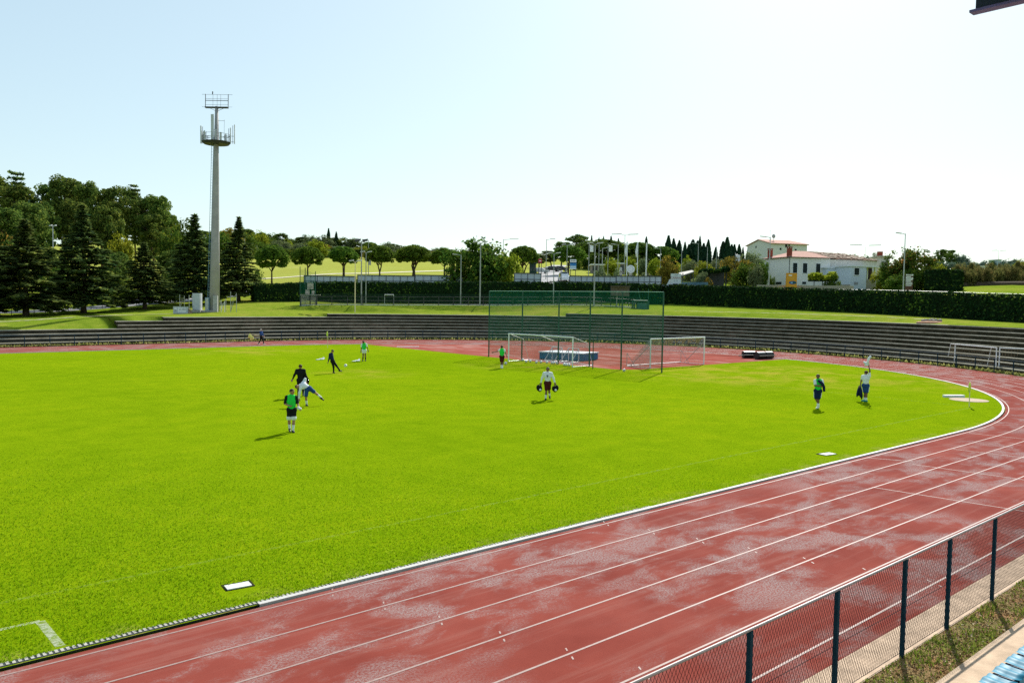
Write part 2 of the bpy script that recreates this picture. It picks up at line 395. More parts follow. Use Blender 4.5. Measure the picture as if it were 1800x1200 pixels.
# red D inside the bend
D = [(50.55, VC+R0-2.9), (50.6, 62), (50.7, 53.5), (50.75, 45.6), (51.2, 44.7), (52.6, 44.05), (60, 44.05), (76., 44.0)]
p = [cur(s, -.36)[0] for s in np.linspace(R0*(PI/2-math.asin((44-VC)/(R0-.36))), R0*.30, 40)]
p = [q for q in p if q[0] > 50.4]
dm = NB('red_apron'); v = dm.coord(); v2 = dm.coord((1.6, .5, 1))
c = dm.ramp(dm.noise(v, .35, 6, .65), [(.3, (.235, .05, .038)), (.62, (.30, .10, .08)), (.75, (.36, .17, .145))])
c = dm.mix(dm.math('MULTIPLY', dm.step(dm.noise(v2, .3, 5, .65), .5, .62), .5), c, (.38, .25, .225))
MAT['apron'] = dm.done(dm.bsdf(c, .8, .0))
sheet('red_apron', D+[(q[0], q[1]) for q in p], .004, MAT['apron'])
# short turf standing up close to the stand side
def turf():
    rg = np.random.default_rng(33); n = 380000
    u = rg.uniform(-9, 34, n); w = V0+.42+(rg.random(n)**1.25)*20
    P = np.c_[u, w, np.full(n, .012)]; k = (P-CAM) @ _fh; xx = 900+F*((P-CAM) @ _r0)/k
    P = P[(xx > -60) & (xx < 1860) & (k > 9) & (rg.random(n) < np.clip((31-k)/15, 0, 1)**1.2) & ~((abs(P[:, 0]-6.25) < .36) & (abs(P[:, 1]-15.24) < .30)) & ~((abs(P[:, 0]-2.95) < .12) & (P[:, 1] < 16.05)) & ~((abs(P[:, 1]-15.98) < .07) & (P[:, 0] < 3.) & (rg.random(n) < .8)) & ~((abs(P[:, 1]-17.35) < .07) & (rg.random(n) < .45))]; n = len(P)
    N = np.c_[rg.normal(size=(n, 2)), .55*rg.random(n)]; N /= np.linalg.norm(N, axis=1, keepdims=True)
    A = np.array([0, 0, 1.])+rg.normal(size=(n, 3))*[.55, .55, .1]; A = A-(A*N).sum(1, keepdims=True)*N; A /= np.linalg.norm(A, axis=1, keepdims=True)
    B = np.cross(N, A); s = (.024+.030*rg.random(n))[:, None]
    V = np.stack([P-B*s*.28, P+B*s*.28, P+A*s+N*s*.3], 1).reshape(-1, 3)
    return npmesh('turf_blades', V, np.arange(3*n).reshape(n, 3), MAT['blade'])
MAT['blade'] = leaf_mat('turf_blade', (.160, .282, .003), (.235, .365, .005), .5, vs=.5, tint=(.32, .40, .02))
tag(link('turf_blades', turf()), kind='stuff')
# faded chalk lines
ck = MB()
def chalk_line(a, c, w):
    a, c = np.array(a, float), np.array(c, float); t = (c-a)/np.linalg.norm(c-a); nn = np.array([-t[1], t[0]])*w/2
    ck.add([(*(a-nn), .006), (*(c-nn), .006), (*(c+nn), .006), (*(a+nn), .006)], [(0, 1, 2, 3)])
chalk_line((-30, 17.35), (50.2, 17.35), .12); chalk_line((50.15, 17.35), (50.2, 44), .12); chalk_line((50.15, 62), (50.15, 80.7), .12); chalk_line((-30, 80.7), (50.1, 80.7), .12)
ck2 = MB(); ck, ck2 = ck2, ck
chalk_line((-8, 16.02), (2.92, 15.96), .10); chalk_line((2.92, 15.94), (2.96, 14.6), .15)
ck, ck2 = ck2, ck
tag(ck.build('touchline_marking', MAT['chalk']), kind='structure')
cw = NB('worn_white_chalk'); v = cw.coord()
MAT['chalk2'] = cw.done(cw.bsdf((.55, .58, .48), .8, .1, alpha=cw.math('MULTIPLY', cw.step(cw.noise(v, 8, 6, .8), .36, .66), .62)))
tag(ck2.build('corner_marking', MAT['chalk2']), kind='structure')
# near side: concrete strip, verge, stand ledge
cs = MB(); cs.box((-40, 5.56, -.05), (90, 6.16, .012)); tag(cs.build('concrete_strip', M('old_concrete', (.50, .37, .27), .9, .05, var=.25, vs=3, bump=.4, bs=50)), kind='structure')
vb = NB('leafy_verge'); v = vb.coord()
c = vb.ramp(vb.noise(v, .85, 6, .68), [(.32, (.15, .22, .018)), (.42, (.22, .20, .05)), (.56, (.34, .23, .10)), (.68, (.42, .21, .085))])
c = vb.mix(vb.math('MULTIPLY', vb.step(vb.noise(v, 22, 4, .8), .52, .68), .55), c, (.34, .26, .15))
c = vb.mix(vb.math('MULTIPLY', vb.step(vb.noise(v, 30, 4, .8), .5, .7), .35), c, (.08, .08, .025))
MAT['verge'] = vb.done(vb.bsdf(c, .9, .1, normal=vb.bump(vb.noise(v, 18, 6, .8), 1., .05)))
sheet('verge', [(-40, 4.76), (90, 4.76), (90, 5.56), (-40, 5.56)], .0, MAT['verge'])
lg = MB(); lg.box((-40, -14, -.05), (90, 4.76, .10)); tag(lg.build('stand_ledge', M('stand_concrete', (.52, .39, .28), .9, .05, var=.22, vs=3, bump=.5, bs=45)), kind='structure')

# ---- grass banks beyond the terraces
OFF = [0, .6, 1.5, 3, 4.5, 5.5, 6.5, 7.25, 8, 8.5, 9, 9.5, 10, 10.5, 11, 11.5, 12, 13, 14.5, 17, 20, 23, 26, 29, 32, 35, 38, 41, 44, 47, 50, 54, 58, 63, 70, 78, 90, 105, 125, 150, 185, 230, 300, 420, 620, 1000, 1700]
SG = [q+e for q in STEP_FROM if q is not None for e in (-.04, .04)]+list(np.arange(-420, -150, 30.))+list(np.arange(-150, 0, 4.))+list(np.linspace(0, R0*math.radians(175), 110))
SG = sorted(SG); V = []; Dry = []
for s in SG:
    p0, n_ = cur(s, BASE+RUN*nstep(s)+.02); ze = RISE*nstep(s)+.0
    for o in OFF:
        q = p0+n_*o
        w = min(1, o/4.5); w = w*w*(3-2*w)
        z = ze+(ttab(q)-ze)*w
        V.append((q[0], q[1], z)); k = (q-CAM) @ _fh; xx = 900+F*((q-CAM) @ _r0)/max(k, 1)
        dry = min(1, max(0, (k-158)/14)) if xx < 1000 else (min(1, max(0, (k-158)/14))*max(0, 1-(xx-1000)/250))
        Dry.append(dry)
L = len(OFF); Q = [(i*L+j, i*L+j+1, (i+1)*L+j+1, (i+1)*L+j) for i in range(len(SG)-1) for j in range(L-1)]
me = npmesh('grass_bank', V, Q, MAT['grass_far'], True)
at = me.attributes.new('dry', 'FLOAT', 'POINT'); at.data.foreach_set('value', np.array(Dry, np.float32))
tag(link('grass_bank', me), kind='structure')
BV = BVHTree.FromPolygons([tuple(map(float, p)) for p in V], [tuple(map(int, q)) for q in Q])
def T(p):
    h = BV.ray_cast(Vector((float(p[0]), float(p[1]), 400.)), Vector((0, 0, -1)))
    return h[0].z if h[0] else 0.
def at_px(x, d):                               # ground point at photo column x, d metres ahead
    q = W(x, 525, d)
    for _ in range(3):
        z = T(q); y = proj((q[0], q[1], z))[1]; q = W(x, y, d)
    return np.array([q[0], q[1], T(q)])
def drape(name, pts, width, mt, lift=.05, nw=4, uneven=0.):
    pts = [np.array(p[:2], float) for p in pts]; out = [pts[0]]
    for a, c in zip(pts, pts[1:]):
        k = max(1, int(np.linalg.norm(c-a)/2.)); out += [a+(c-a)*(i+1)/k for i in range(k)]
    V = []; rr = random.Random(3)
    for i, p in enumerate(out):
        t = out[min(i+1, len(out)-1)]-out[max(i-1, 0)]; t /= np.linalg.norm(t); nn = np.array([-t[1], t[0]])
        ww = width if not hasattr(width, '__len__') else width[0]+(width[1]-width[0])*i/len(out)
        ww *= 1+uneven*(rr.random()-.5)
        for j in range(nw+1):
            q = p+nn*ww*(j/nw-.5); V.append((q[0], q[1], T(q)+lift))
    m_ = nw+1; Q = [(i*m_+j, i*m_+j+1, (i+1)*m_+j+1, (i+1)*m_+j) for i in range(len(out)-1) for j in range(nw)]
    return tag(link(name, npmesh(name, V, Q, mt, True)), kind='structure')
drape('road', [at_px(x, d)[:2] for x, d in ((-260, 103), (-120, 107), (0, 112.5), (100, 119), (200, 127), (300, 137), (380, 146), (450, 153))], 8., MAT['asphalt'], .06)
drape('approach_road', [at_px(x, d)[:2] for x, d in ((985, 164), (978, 175), (972, 190), (968, 215), (970, 245), (985, 290))], (7., 5.5), MAT['asphalt'], .08)
drape('roundabout_road', [at_px(x, d)[:2] for x, d in ((880, 172), (930, 168), (985, 167), (1040, 166.5), (1110, 167), (1180, 166), (1260, 161))], 5., MAT['asphalt'], .1)
gp = M('gravel_path', (.62, .56, .42), .9, .1, var=.2)
drape('hill_path', [at_px(x, d)[:2] for x, d in ((430, 190), (480, 193), (560, 196), (640, 203), (720, 214), (800, 226), (880, 238))], 3.2, gp, .07)
wp = NB('worn_gravel'); v = wp.coord()
MAT['worn'] = wp.done(wp.bsdf((.46, .42, .28), .9, .1, alpha=wp.math('MULTIPLY', wp.step(wp.noise(v, .9, 5, .7), .4, .6), .75)))
drape('worn_track', [at_px(x, d)[:2] for x, d in ((-60, 90.2), (0, 93), (100, 98), (200, 103), (290, 107.5), (318, 109))], 1.8, MAT['worn'], .04, uneven=.4)
drape('trodden_path', [at_px(x, d)[:2] for x, d in ((1168, 123), (1230, 121), (1310, 114), (1400, 108.5), (1480, 102.5), (1560, 97.5), (1640, 92))], 1.2, MAT['worn'], .04, uneven=.5)

# ---- terraces
tb = NB('weathered_lit_shaded_concrete'); v = tb.coord()
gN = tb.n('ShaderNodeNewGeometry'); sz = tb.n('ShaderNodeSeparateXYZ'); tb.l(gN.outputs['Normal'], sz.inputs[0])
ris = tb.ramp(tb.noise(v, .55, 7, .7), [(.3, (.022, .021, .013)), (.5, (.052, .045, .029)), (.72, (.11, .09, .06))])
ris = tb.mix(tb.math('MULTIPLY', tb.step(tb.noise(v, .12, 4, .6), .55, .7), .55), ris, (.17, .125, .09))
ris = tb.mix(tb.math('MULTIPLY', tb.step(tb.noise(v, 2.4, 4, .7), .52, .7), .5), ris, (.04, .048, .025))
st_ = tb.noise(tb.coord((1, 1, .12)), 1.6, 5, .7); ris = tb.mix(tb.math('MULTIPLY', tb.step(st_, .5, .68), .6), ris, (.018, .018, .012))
trd_lit = tb.ramp(tb.noise(v, .8, 6, .7), [(.28, (.10, .095, .065)), (.42, (.25, .235, .18)), (.7, (.38, .36, .29))])
c = tb.mix(tb.step(sz.outputs[2], .3, .6), ris, trd_lit)  # treads paler, risers darker: sun and shade put into the colour
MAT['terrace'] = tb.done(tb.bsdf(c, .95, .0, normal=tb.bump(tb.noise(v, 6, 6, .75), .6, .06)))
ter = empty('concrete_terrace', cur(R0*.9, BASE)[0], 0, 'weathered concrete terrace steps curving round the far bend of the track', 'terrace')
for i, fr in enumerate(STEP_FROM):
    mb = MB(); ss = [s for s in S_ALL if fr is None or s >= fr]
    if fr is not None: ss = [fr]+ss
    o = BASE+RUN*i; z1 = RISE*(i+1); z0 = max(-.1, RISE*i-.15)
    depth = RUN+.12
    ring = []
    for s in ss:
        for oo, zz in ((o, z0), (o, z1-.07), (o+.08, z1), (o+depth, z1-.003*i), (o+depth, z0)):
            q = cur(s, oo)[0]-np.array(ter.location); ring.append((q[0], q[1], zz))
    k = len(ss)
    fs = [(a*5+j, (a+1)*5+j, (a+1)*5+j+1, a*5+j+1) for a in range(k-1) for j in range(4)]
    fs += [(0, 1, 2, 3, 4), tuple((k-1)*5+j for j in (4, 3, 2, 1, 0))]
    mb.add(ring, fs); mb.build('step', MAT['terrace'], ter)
# weeds along the foot of the terrace
rg = np.random.default_rng(5); n = 9000; ss_ = -80+rg.random(n)*(80+R0*2.5); Pw = []
for q in ss_:
    e, n_ = cur(q, BASE-.06-abs(rg.normal())*.22); Pw.append((e[0], e[1], rg.random()*.10))
Lw_ = None
def weeds():
    P = np.array(Pw); N = np.c_[rg.normal(size=(n, 2)), .3*rg.random(n)]; N /= np.linalg.norm(N, axis=1, keepdims=True); A = np.array([0, 0, 1.])+rg.normal(size=(n, 3))*.5
    B = np.cross(N, A); s = (.07+.09*rg.random(n))[:, None]
    V = np.stack([P-B*s*.4, P+B*s*.4, P+A*s], 1).reshape(-1, 3)
    return npmesh('terrace_weeds', V, np.arange(3*n).reshape(n, 3), leaf_mat('dry_weeds', (.20, .22, .05), (.42, .38, .14), .4))
tag(link('terrace_weeds', weeds()), kind='stuff')
# rail along the foot of the terrace
ra = MB(); pr = MB(); ss = [s for s in S_ALL if -85 < s < R0*2.35]
s = -84.
rail = empty('guard_rail', cur(R0*.8, BASE-.75)[0], 0, 'long dark blue post and rail barrier at the foot of the terrace', 'railing')
RO = np.array(rail.location)
while s < R0*2.35:
    q = cur(s, BASE-.75)[0]-RO; pr = MB(); pr.tube([q+[0, 0, -.1], q+[0, 0, 1.22]], .045, 5); pr.build('post', MAT['navy'], rail); s += 2.35*(R0/(R0+9.3) if s > 0 else 1)
for hh, rr in ((1.2, .035), (.66, .018)):
    r_ = MB(); r_.tube([cur(q, BASE-.75)[0]-RO+np.array([0, 0, hh]) for q in ss], rr, 5); r_.build('rail', MAT['navy'], rail)
# ================================================================== VEGETATION
LM = {
 'cedar': leaf_mat('cedar_needles', (.028, .068, .030), (.155, .215, .052), .45, tint=(.28, .33, .07)),
 'pine': leaf_mat('pine_needles', (.030, .072, .018), (.155, .215, .036), .42, tint=(.26, .28, .05)),
 'umbrella': leaf_mat('stone_pine_needles', (.022, .068, .010), (.14, .23, .022), .4, tint=(.22, .30, .03)),
 'cypress': leaf_mat('cypress_leaves', (0.0087, 0.0319, 0.0203), (0.0261, 0.0653, 0.0261), .15),
 'broad': leaf_mat('broad_leaves', (0.0232, 0.0653, 0.0116), (0.109, 0.174, 0.0203), .4, tint=(0.246, 0.246, 0.029)),
 'olive': leaf_mat('olive_leaves', (0.0725, 0.109, 0.0508), (0.203, 0.246, 0.109), .35),
 'lime': leaf_mat('yellow_green_leaves', (0.087, 0.131, 0.0087), (0.319, 0.348, 0.029), .45),
 'autumn': leaf_mat('autumn_leaves', (0.0725, 0.0725, 0.0116), (0.246, 0.189, 0.029), .4, tint=(0.406, 0.203, 0.029)),
 'hedge': leaf_mat('hedge_leaves', (.006, .024, .010), (.022, .055, .014), .15, tint=(0.116, 0.203, 0.0217)),
 'orchard': leaf_mat('orchard_leaves', (.075, .085, .025), (.21, .20, .06), .4, tint=(.28, .18, .07)),
 'blue': leaf_mat('far_hazed_leaves', (0.058, 0.109, 0.087), (0.131, 0.189, 0.123), .3)}  # last entry: distance haze put into the leaf colour
LM['rusty'] = leaf_mat('rusty_tipped_leaves', (.028, .070, .012), (.12, .165, .022), .42, tint=(.30, .15, .035))
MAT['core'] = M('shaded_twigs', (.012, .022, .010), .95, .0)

def cards(C, N, size, rng, aspect=1.5, tang=None):
    C = np.asarray(C, float); n = len(C)
    N = N/(np.linalg.norm(N, axis=1, keepdims=True)+1e-9)
    A = tang if tang is not None else rng.normal(size=(n, 3))
    A = A-(A*N).sum(1, keepdims=True)*N; A /= np.linalg.norm(A, axis=1, keepdims=True)+1e-9
    B = np.cross(N, A)
    s = (size*(.6+.8*rng.random(n)))[:, None] if np.isscalar(size) else (size*(.6+.8*rng.random(n)))[:, None]
    a = A*s*aspect*.5; b = B*s*.5
    bend = N*s*.18*rng.normal(size=(n, 1))
    V = np.stack([C-a-b*.55, C-a*.2+b, C+a+bend, C-a*.1-b], 1).reshape(-1, 3)
    Q = np.arange(4*n).reshape(n, 4); return V, Q
class Leaves:
    def __init__(self): self.V = []; self.Q = []; self.k = 0
    def add(self, V, Q): self.V.append(V); self.Q.append(Q+self.k); self.k += len(V)
    def mesh(self, name, mt): return npmesh(name, np.concatenate(self.V), np.concatenate(self.Q), mt)
def clumps(L, cen, rad, per, size, rng, up=.35, sq=.8):
    cen = np.asarray(cen, float); n = len(cen); rad = np.broadcast_to(np.asarray(rad, float), (n,))
    idx = np.repeat(np.arange(n), per)
    D = rng.normal(size=(len(idx), 3)); D /= np.linalg.norm(D, axis=1, keepdims=True)
    R = rad[idx]*(.55+.5*rng.random(len(idx))**.6)
    P = cen[idx]+D*R[:, None]*np.array([1, 1, sq])
    N = D+rng.normal(size=D.shape)*.55+np.array([0, 0, up]); L.add(*cards(P, N, size, rng))
PROTO = {}
def cedar(var):
    rng = np.random.default_rng(100+var); h, r = 16., 5.2; L = Leaves(); tr = MB()
    tr.tube([(0, 0, -.4), (.05, 0, 1), (0, .05, h*.5), (0, 0, h*.99)], [.36, .27, .16, .02], 7)
    z = h*.10+.2*var
    while z < h*.985:
        f = z/h; Lb = r*max(.02, (1-f)**.95)*(1.0 if f > .16 else .75)*(1 if f < .7 else .72)
        for a in (np.arange(rng.integers(5, 8))/6.5*2*PI+rng.random()*6.3):
            l = Lb*(.55+.6*rng.random())*(1+.16*math.sin(6*f+2*var+a)); dr = np.array([math.cos(a), math.sin(a), 0]); pz = np.array([-dr[1], dr[0], 0])
            rise = (.22+.1*rng.random())*(f-.25)*l
            n = int(8+l*23); t = .12+.88*rng.random(n)**.75
            lat = rng.normal(size=n)*.17*l*(1.12-t)
            zz = z+rise*t-.20*l*t**2*(1.1-f)+rng.normal(size=n)*.06-abs(lat)*.12
            P = dr*(t*l)[:, None]+pz*lat[:, None]; P[:, 2] = zz
            N = np.array([0, 0, 1.])+rng.normal(size=(n, 3))*.38
            L.add(*cards(P, N, .40, rng, 1.9, dr+pz*np.sign(lat)[:, None]*.5))
            if l > 1.5: tr.tube([(0, 0, z), tuple(dr*l*.5+np.array([0, 0, z+rise*.5-.05*l])), tuple(dr*l*.9+np.array([0, 0, z+rise*.9-.16*l]))], [.07, .045, .02], 4)
        z += h*.027*(1.15-.25*f)*(.8+.5*rng.random())
    return tr, L, 'cedar', h, 2*r, 'bark'
def layered(var):                              # sparse layered conifer
    rng = np.random.default_rng(140+var); h, r = 16., 3.6; L = Leaves(); tr = MB()
    tr.tube([(0, 0, -.4), (0, 0, h*.6), (0, 0, h)], [.3, .18, .03], 6)
    for z in np.linspace(h*.35, h*.98, 15):
        f = z/h
        for a in np.arange(5)/5*2*PI+rng.random()*6:
            l = r*(1.15-f)**.6*(.55+.5*rng.random()); dr = np.array([math.cos(a), math.sin(a), .12]); n = int(l*26); t = .25+.75*rng.random(n)
            P = dr*(t*l)[:, None]+np.array([0, 0, z])+rng.normal(size=(n, 3))*[.2, .2, .07]
            L.add(*cards(P, np.array([0, 0, 1.])+rng.normal(size=(n, 3))*.4, .34, rng, 1.8))
            tr.tube([(0, 0, z), tuple(dr*l+np.array([0, 0, z]))], [.05, .015], 3)
    return tr, L, 'cedar', h, 2*r, 'bark'
def pine(var):                                 # tall grove pine with an open, lumpy crown
    rng = np.random.default_rng(200+var); h = 20.; w = 9.; L = Leaves(); tr = MB()
    lean = rng.normal(size=2)*.8
    top = np.array([lean[0], lean[1], h*.8]); tr.tube([(0, 0, -.5), (lean[0]*.2, lean[1]*.3, h*.3), (lean[0]*.7, lean[1]*.6, h*.6), tuple(top)], [.34, .27, .2, .1], 7)
    n = 64; cen = []
    for i in range(n):
        f = rng.random()**.75; a = rng.random()*2*PI
        rr = w*.5*min(1, .35+.95*f)*(1-max(0, f-.55)**2*3.4)*rng.random()**.5
        c_ = np.array([lean[0]*.8+rr*math.cos(a), lean[1]*.8+rr*math.sin(a), h*(.40+.555*f)]); cen.append(c_)
        if i % 3 == 0:
            b0 = np.array([lean[0]*.6, lean[1]*.6, c_[2]-rr*.6-.6]); tr.tube([b0, (b0+c_)/2+[0, 0, .1], c_], [.1, .07, .03], 4)
    clumps(L, cen, .8+.8*rng.random(n)**1.5, 130, .33, rng, .5, .78)
    return tr, L, 'pine', h, w, 'bark_red'
def umbrella(var):
    rng = np.random.default_rng(300+var); h, w = 8.2, 8.6; L = Leaves(); tr = MB(); cen = []; rad = []
    fork = h*.30; nst = 1+(var % 3); zb = h*.46
    for i in range(120):
        a = rng.random()*2*PI; f = rng.random()**.5; rr = (w*.5-.75)*f
        zt = zb+(h-zb-.7)*math.sqrt(max(0, 1-(f*.93)**2.3))
        cen.append((rr*math.cos(a), rr*math.sin(a), zt-rng.random()**2*1.1*(1-f*.6))); rad.append(.62+.3*rng.random())
    for i in range(26):
        a = rng.random()*2*PI; f = rng.random()**.4; rr = (w*.5-.9)*f
        cen.append((rr*math.cos(a), rr*math.sin(a), zb+.35+.5*rng.random()+.4*(1-f))); rad.append(.6)
    clumps(L, cen, np.array(rad), 95, .25, rng, .75, .78)
    stems = [(rng.normal()*.12, rng.normal()*.12) for _ in range(nst)]
    for j, (sx, sy) in enumerate(stems):
        an = 2*PI*j/max(1, nst)+var; ox, oy = (math.cos(an)*1.1, math.sin(an)*1.1) if nst > 1 else (0, 0)
        tr.tube([(sx*(nst > 1), sy*(nst > 1), -.4), (sx+ox*.15, sy+oy*.15, fork*.6), (sx+ox*.7, sy+oy*.7, fork*1.25)], [.27, .2, .16], 7)
        for q in range(9 if nst == 1 else 5):
            c_ = cen[int(rng.integers(0, len(cen)))]; tr.tube([(sx+ox*.7, sy+oy*.7, fork*1.2), (c_[0]*.45+ox*.3, c_[1]*.45+oy*.3, fork*1.25+(c_[2]-fork)*.55), c_], [.11, .08, .03], 5)
    return tr, L, 'umbrella', h, w, 'bark'
def broad(var, key='broad', dense=1.):
    rng = np.random.default_rng(400+var+hash(key) % 1 if False else 400+var+len(key)*31); h, w = 8., 8.; L = Leaves(); tr = MB(); cen = []; rad = []
    tr.tube([(0, 0, -.4), (.05, .05, h*.2), (0, 0, h*.45)], [.24, .2, .12], 7)
    for i in range(64):
        D = rng.normal(size=3); D /= np.linalg.norm(D); q = rng.random()**.4
        lump = 1+.22*math.sin(3*D[0]+var)+.18*math.sin(4*D[1]+2*D[2]+var*2)
        c_ = np.array([D[0]*w*.42*q*lump, D[1]*w*.42*q*lump, h*.53+D[2]*h*.40*q*lump])
        if c_[2] < h*.10: c_[2] = h*.10+.4*rng.random()
        cen.append(c_); rad.append(.65+.6*rng.random())
        if i % 4 == 0: tr.tube([(0, 0, h*.3), c_*[.5, .5, 0]+[0, 0, h*.3+(c_[2]-h*.3)*.6], c_], [.09, .06, .02], 4)
    clumps(L, cen, np.array(rad), int(95*dense), .27, rng, .3, .85)
    nt_ = 420; D = rng.normal(size=(nt_, 3)); D /= np.linalg.norm(D, axis=1, keepdims=True)
    P = D*np.array([w*.5, w*.5, h*.47])*(.88+.16*rng.random((nt_, 1)))+[0, 0, h*.52]; P = P[P[:, 2] > h*.12]
    L.add(*cards(P, rng.normal(size=P.shape), .26, rng))
    return tr, L, key, h, w, 'bark'
def cypress(var):
    rng = np.random.default_rng(500+var); h, w = 12., 2.6; L = Leaves(); tr = MB()
    tr.tube([(0, 0, -.4), (0, 0, h*.5), (0, 0, h*.9)], [.2, .14, .03], 6)
    n = 5200; f = rng.random(n); a = rng.random(n)*2*PI
    pr = np.minimum(1, (f/.10)**.6)*(1-f**2.6*.93)**.9*(1+.14*np.sin(3*a+9*f+var)+.1*np.sin(5*a-14*f))
    rr = w*.5*pr*(.62+.4*rng.random(n)); P = np.stack([rr*np.cos(a), rr*np.sin(a), h*(.02+.98*f)], 1)
    N = np.stack([np.cos(a), np.sin(a), .25*np.ones(n)], 1)+rng.normal(size=(n, 3))*.4
    L.add(*cards(P, N, .30, rng, 2.0, np.array([0, 0, 1.])+rng.normal(size=(n, 3))*.35))
    return tr, L, 'cypress', h, w, 'bark'
GEN = {'cedar': cedar, 'layered': layered, 'pine': pine, 'umbrella': umbrella, 'cypress': cypress}
def proto(kind, var):
    if (kind, var) not in PROTO:
        tr, L, mk_, h, w, bk = GEN[kind](var) if kind in GEN else broad(var, kind)
        PROTO[kind, var] = (tr.mesh('trunk', MAT[bk], True), L.mesh('crown', LM[mk_]), h, w)
    return PROTO[kind, var]
NAME = {'cedar': 'cedar_tree', 'layered': 'cedar_tree', 'pine': 'pine_tree', 'umbrella': 'umbrella_pine', 'cypress': 'cypress_tree'}
def tree(kind, x, ytop, wpx, d, label, var=0, group=None, name=None, cat='tree', sink=0., hmin=1.5):
    p = at_px(x, d); zt = W(x, ytop, d)[2]; h = max(hmin, zt-p[2]+sink)
    tm, cm, hr, wr = proto(kind, var)
    o = empty(name or NAME.get(kind, 'tree'), (p[0], p[1], p[2]-sink), random.random()*6.28, label, cat, group)
    s = wpx*d/F/wr; o.scale = (s, s, h/hr)
    link('crown', cm, o); link('trunk', tm, o); return o

# --- cedars standing along the road, left
for x, yt, w, d, v, lb in [(-38, 392, 200, 103, 0, 'dark cedar cut off by the picture edge beside the road'),
    (46, 384, 196, 104.5, 1, 'broad dark cedar over the road, second from the picture edge'),
    (147, 360, 190, 112, 2, 'tall wide deodar cedar whose drooping branches reach the verge'),
    (254, 424, 140, 119.5, 3, 'shorter spreading cedar between the tall cedar and the white cabinet'),
    (343, 376, 150, 130, 0, 'cedar with a thin spire standing close behind the mast'),
    (420, 381, 122, 134, 2, 'slender cedar with open branches between the mast and the clipped hedge')]:
    tree('cedar', x, yt, w, d, lb, v, 'cedars along the road', sink=.2)
tree('layered', 33, 304, 66, 178, 'sparse layered conifer poking above the pines at the far end', 0)
tree('layered', 48, 330, 60, 181, 'thin bare-sided conifer beside the sparse layered one', 1)
tree('layered', 238, 326, 46, 190, 'narrow conifer whose star-like tip rises from the grove', 2)
# --- pine grove on the hill, left
PIN = [(-25, 300, 120, 160), (12, 318, 96, 150), (44, 352, 76, 142), (72, 352, 62, 152), (84, 322, 62, 186), (112, 310, 76, 180), (139, 326, 72, 196), (158, 318, 60, 178), (180, 326, 66, 190),
       (203, 328, 58, 182), (224, 331, 62, 198), (246, 344, 62, 184), (268, 341, 64, 178), (283, 352, 46, 190), (194, 362, 60, 160), (128, 352, 66, 158), (262, 372, 60, 172), (298, 372, 40, 182), (10, 360, 84, 136)]
for i, (x, yt, w, d) in enumerate(PIN):
    tree('pine', x, yt, w, d, 'tall lumpy pine with reddish trunk in the hillside grove', i % 5, 'pines in the hillside grove', sink=.5)
for i, (x, yt, w, d, kd) in enumerate([(-5, 430, 90, 117, 'pine'), (98, 432, 74, 124, 'pine'), (104, 470, 60, 119, 'broad'), (200, 440, 64, 133, 'pine'), (206, 476, 56, 127, 'broad'), (296, 436, 60, 139, 'pine'), (300, 482, 40, 133, 'broad'), (384, 440, 48, 146, 'pine'), (380, 470, 44, 141, 'broad'), (452, 470, 30, 150, 'broad')]):
    tree(kd, x, yt, w, d, 'dark bushy tree filling the gaps behind the roadside cedars', i % 4, 'bushy trees behind the cedars', sink=1.2)
tree('lime', 214, 408, 54, 150, 'yellow-green broadleaf tree glowing among the dark cedars', 0)
tree('autumn', 4, 404, 80, 128, 'olive-yellow bushy tree at the picture edge behind the cedars', 1)
tree('broad', 322, 392, 70, 165, 'round dark tree at the end of the pine grove', 2)
tree('broad', 300, 400, 50, 158, 'low dark tree under the last grove pines', 3)
for i, (x, yt, w) in enumerate([(285, 420, 60), (318, 424, 54), (352, 404, 60), (382, 405, 56), (404, 402, 54), (428, 400, 56)]):
    tree(('broad', 'broad', 'pine', 'broad', 'autumn', 'broad')[i], x, yt, w, 245+9*(i % 3), 'tree in the belt where the grove meets the hilltop wood', i % 4, 'trees between grove and hilltop wood', sink=.4)
# --- wood on the hilltop, middle left
rw = random.Random(11)
SKY_ = [(390, 404), (430, 404), (455, 403), (480, 408), (520, 415), (560, 415), (600, 421), (650, 425), (690, 428), (730, 436), (770, 437), (800, 440), (850, 446)]
for row, (d, dy, k) in enumerate([(352, 0, 30), (328, 11, 26), (306, 22, 24)]):
    for i in range(k):
        x = 385+i*(455/k)+rw.uniform(-9, 9); yt = np.interp(x, [q[0] for q in SKY_], [q[1] for q in SKY_])+dy+rw.uniform(-3, 5)
        kd = rw.choice(['broad', 'broad', 'pine', 'olive', 'lime', 'autumn', 'broad', 'olive']) if row else rw.choice(['broad', 'pine', 'broad', 'olive', 'umbrella'])
        tree(kd, x, yt, rw.uniform(26, 46), d+rw.uniform(-7, 7), 'tree of the mixed wood covering the hilltop', rw.randrange(4), 'trees of the hilltop wood', sink=.6, hmin=4.)
tree('lime', 457, 404, 34, 318, 'bright yellow-green tree at the top of the hill wood', 1); tree('lime', 560, 424, 40, 300, 'pale green tree at the lower edge of the hill wood', 2)
tree('cypress', 577.5, 402, 9, 350, 'taller of two thin cypresses on the hilltop', 0); tree('cypress', 591, 408, 9, 350, 'shorter of two thin cypresses on the hilltop', 1)
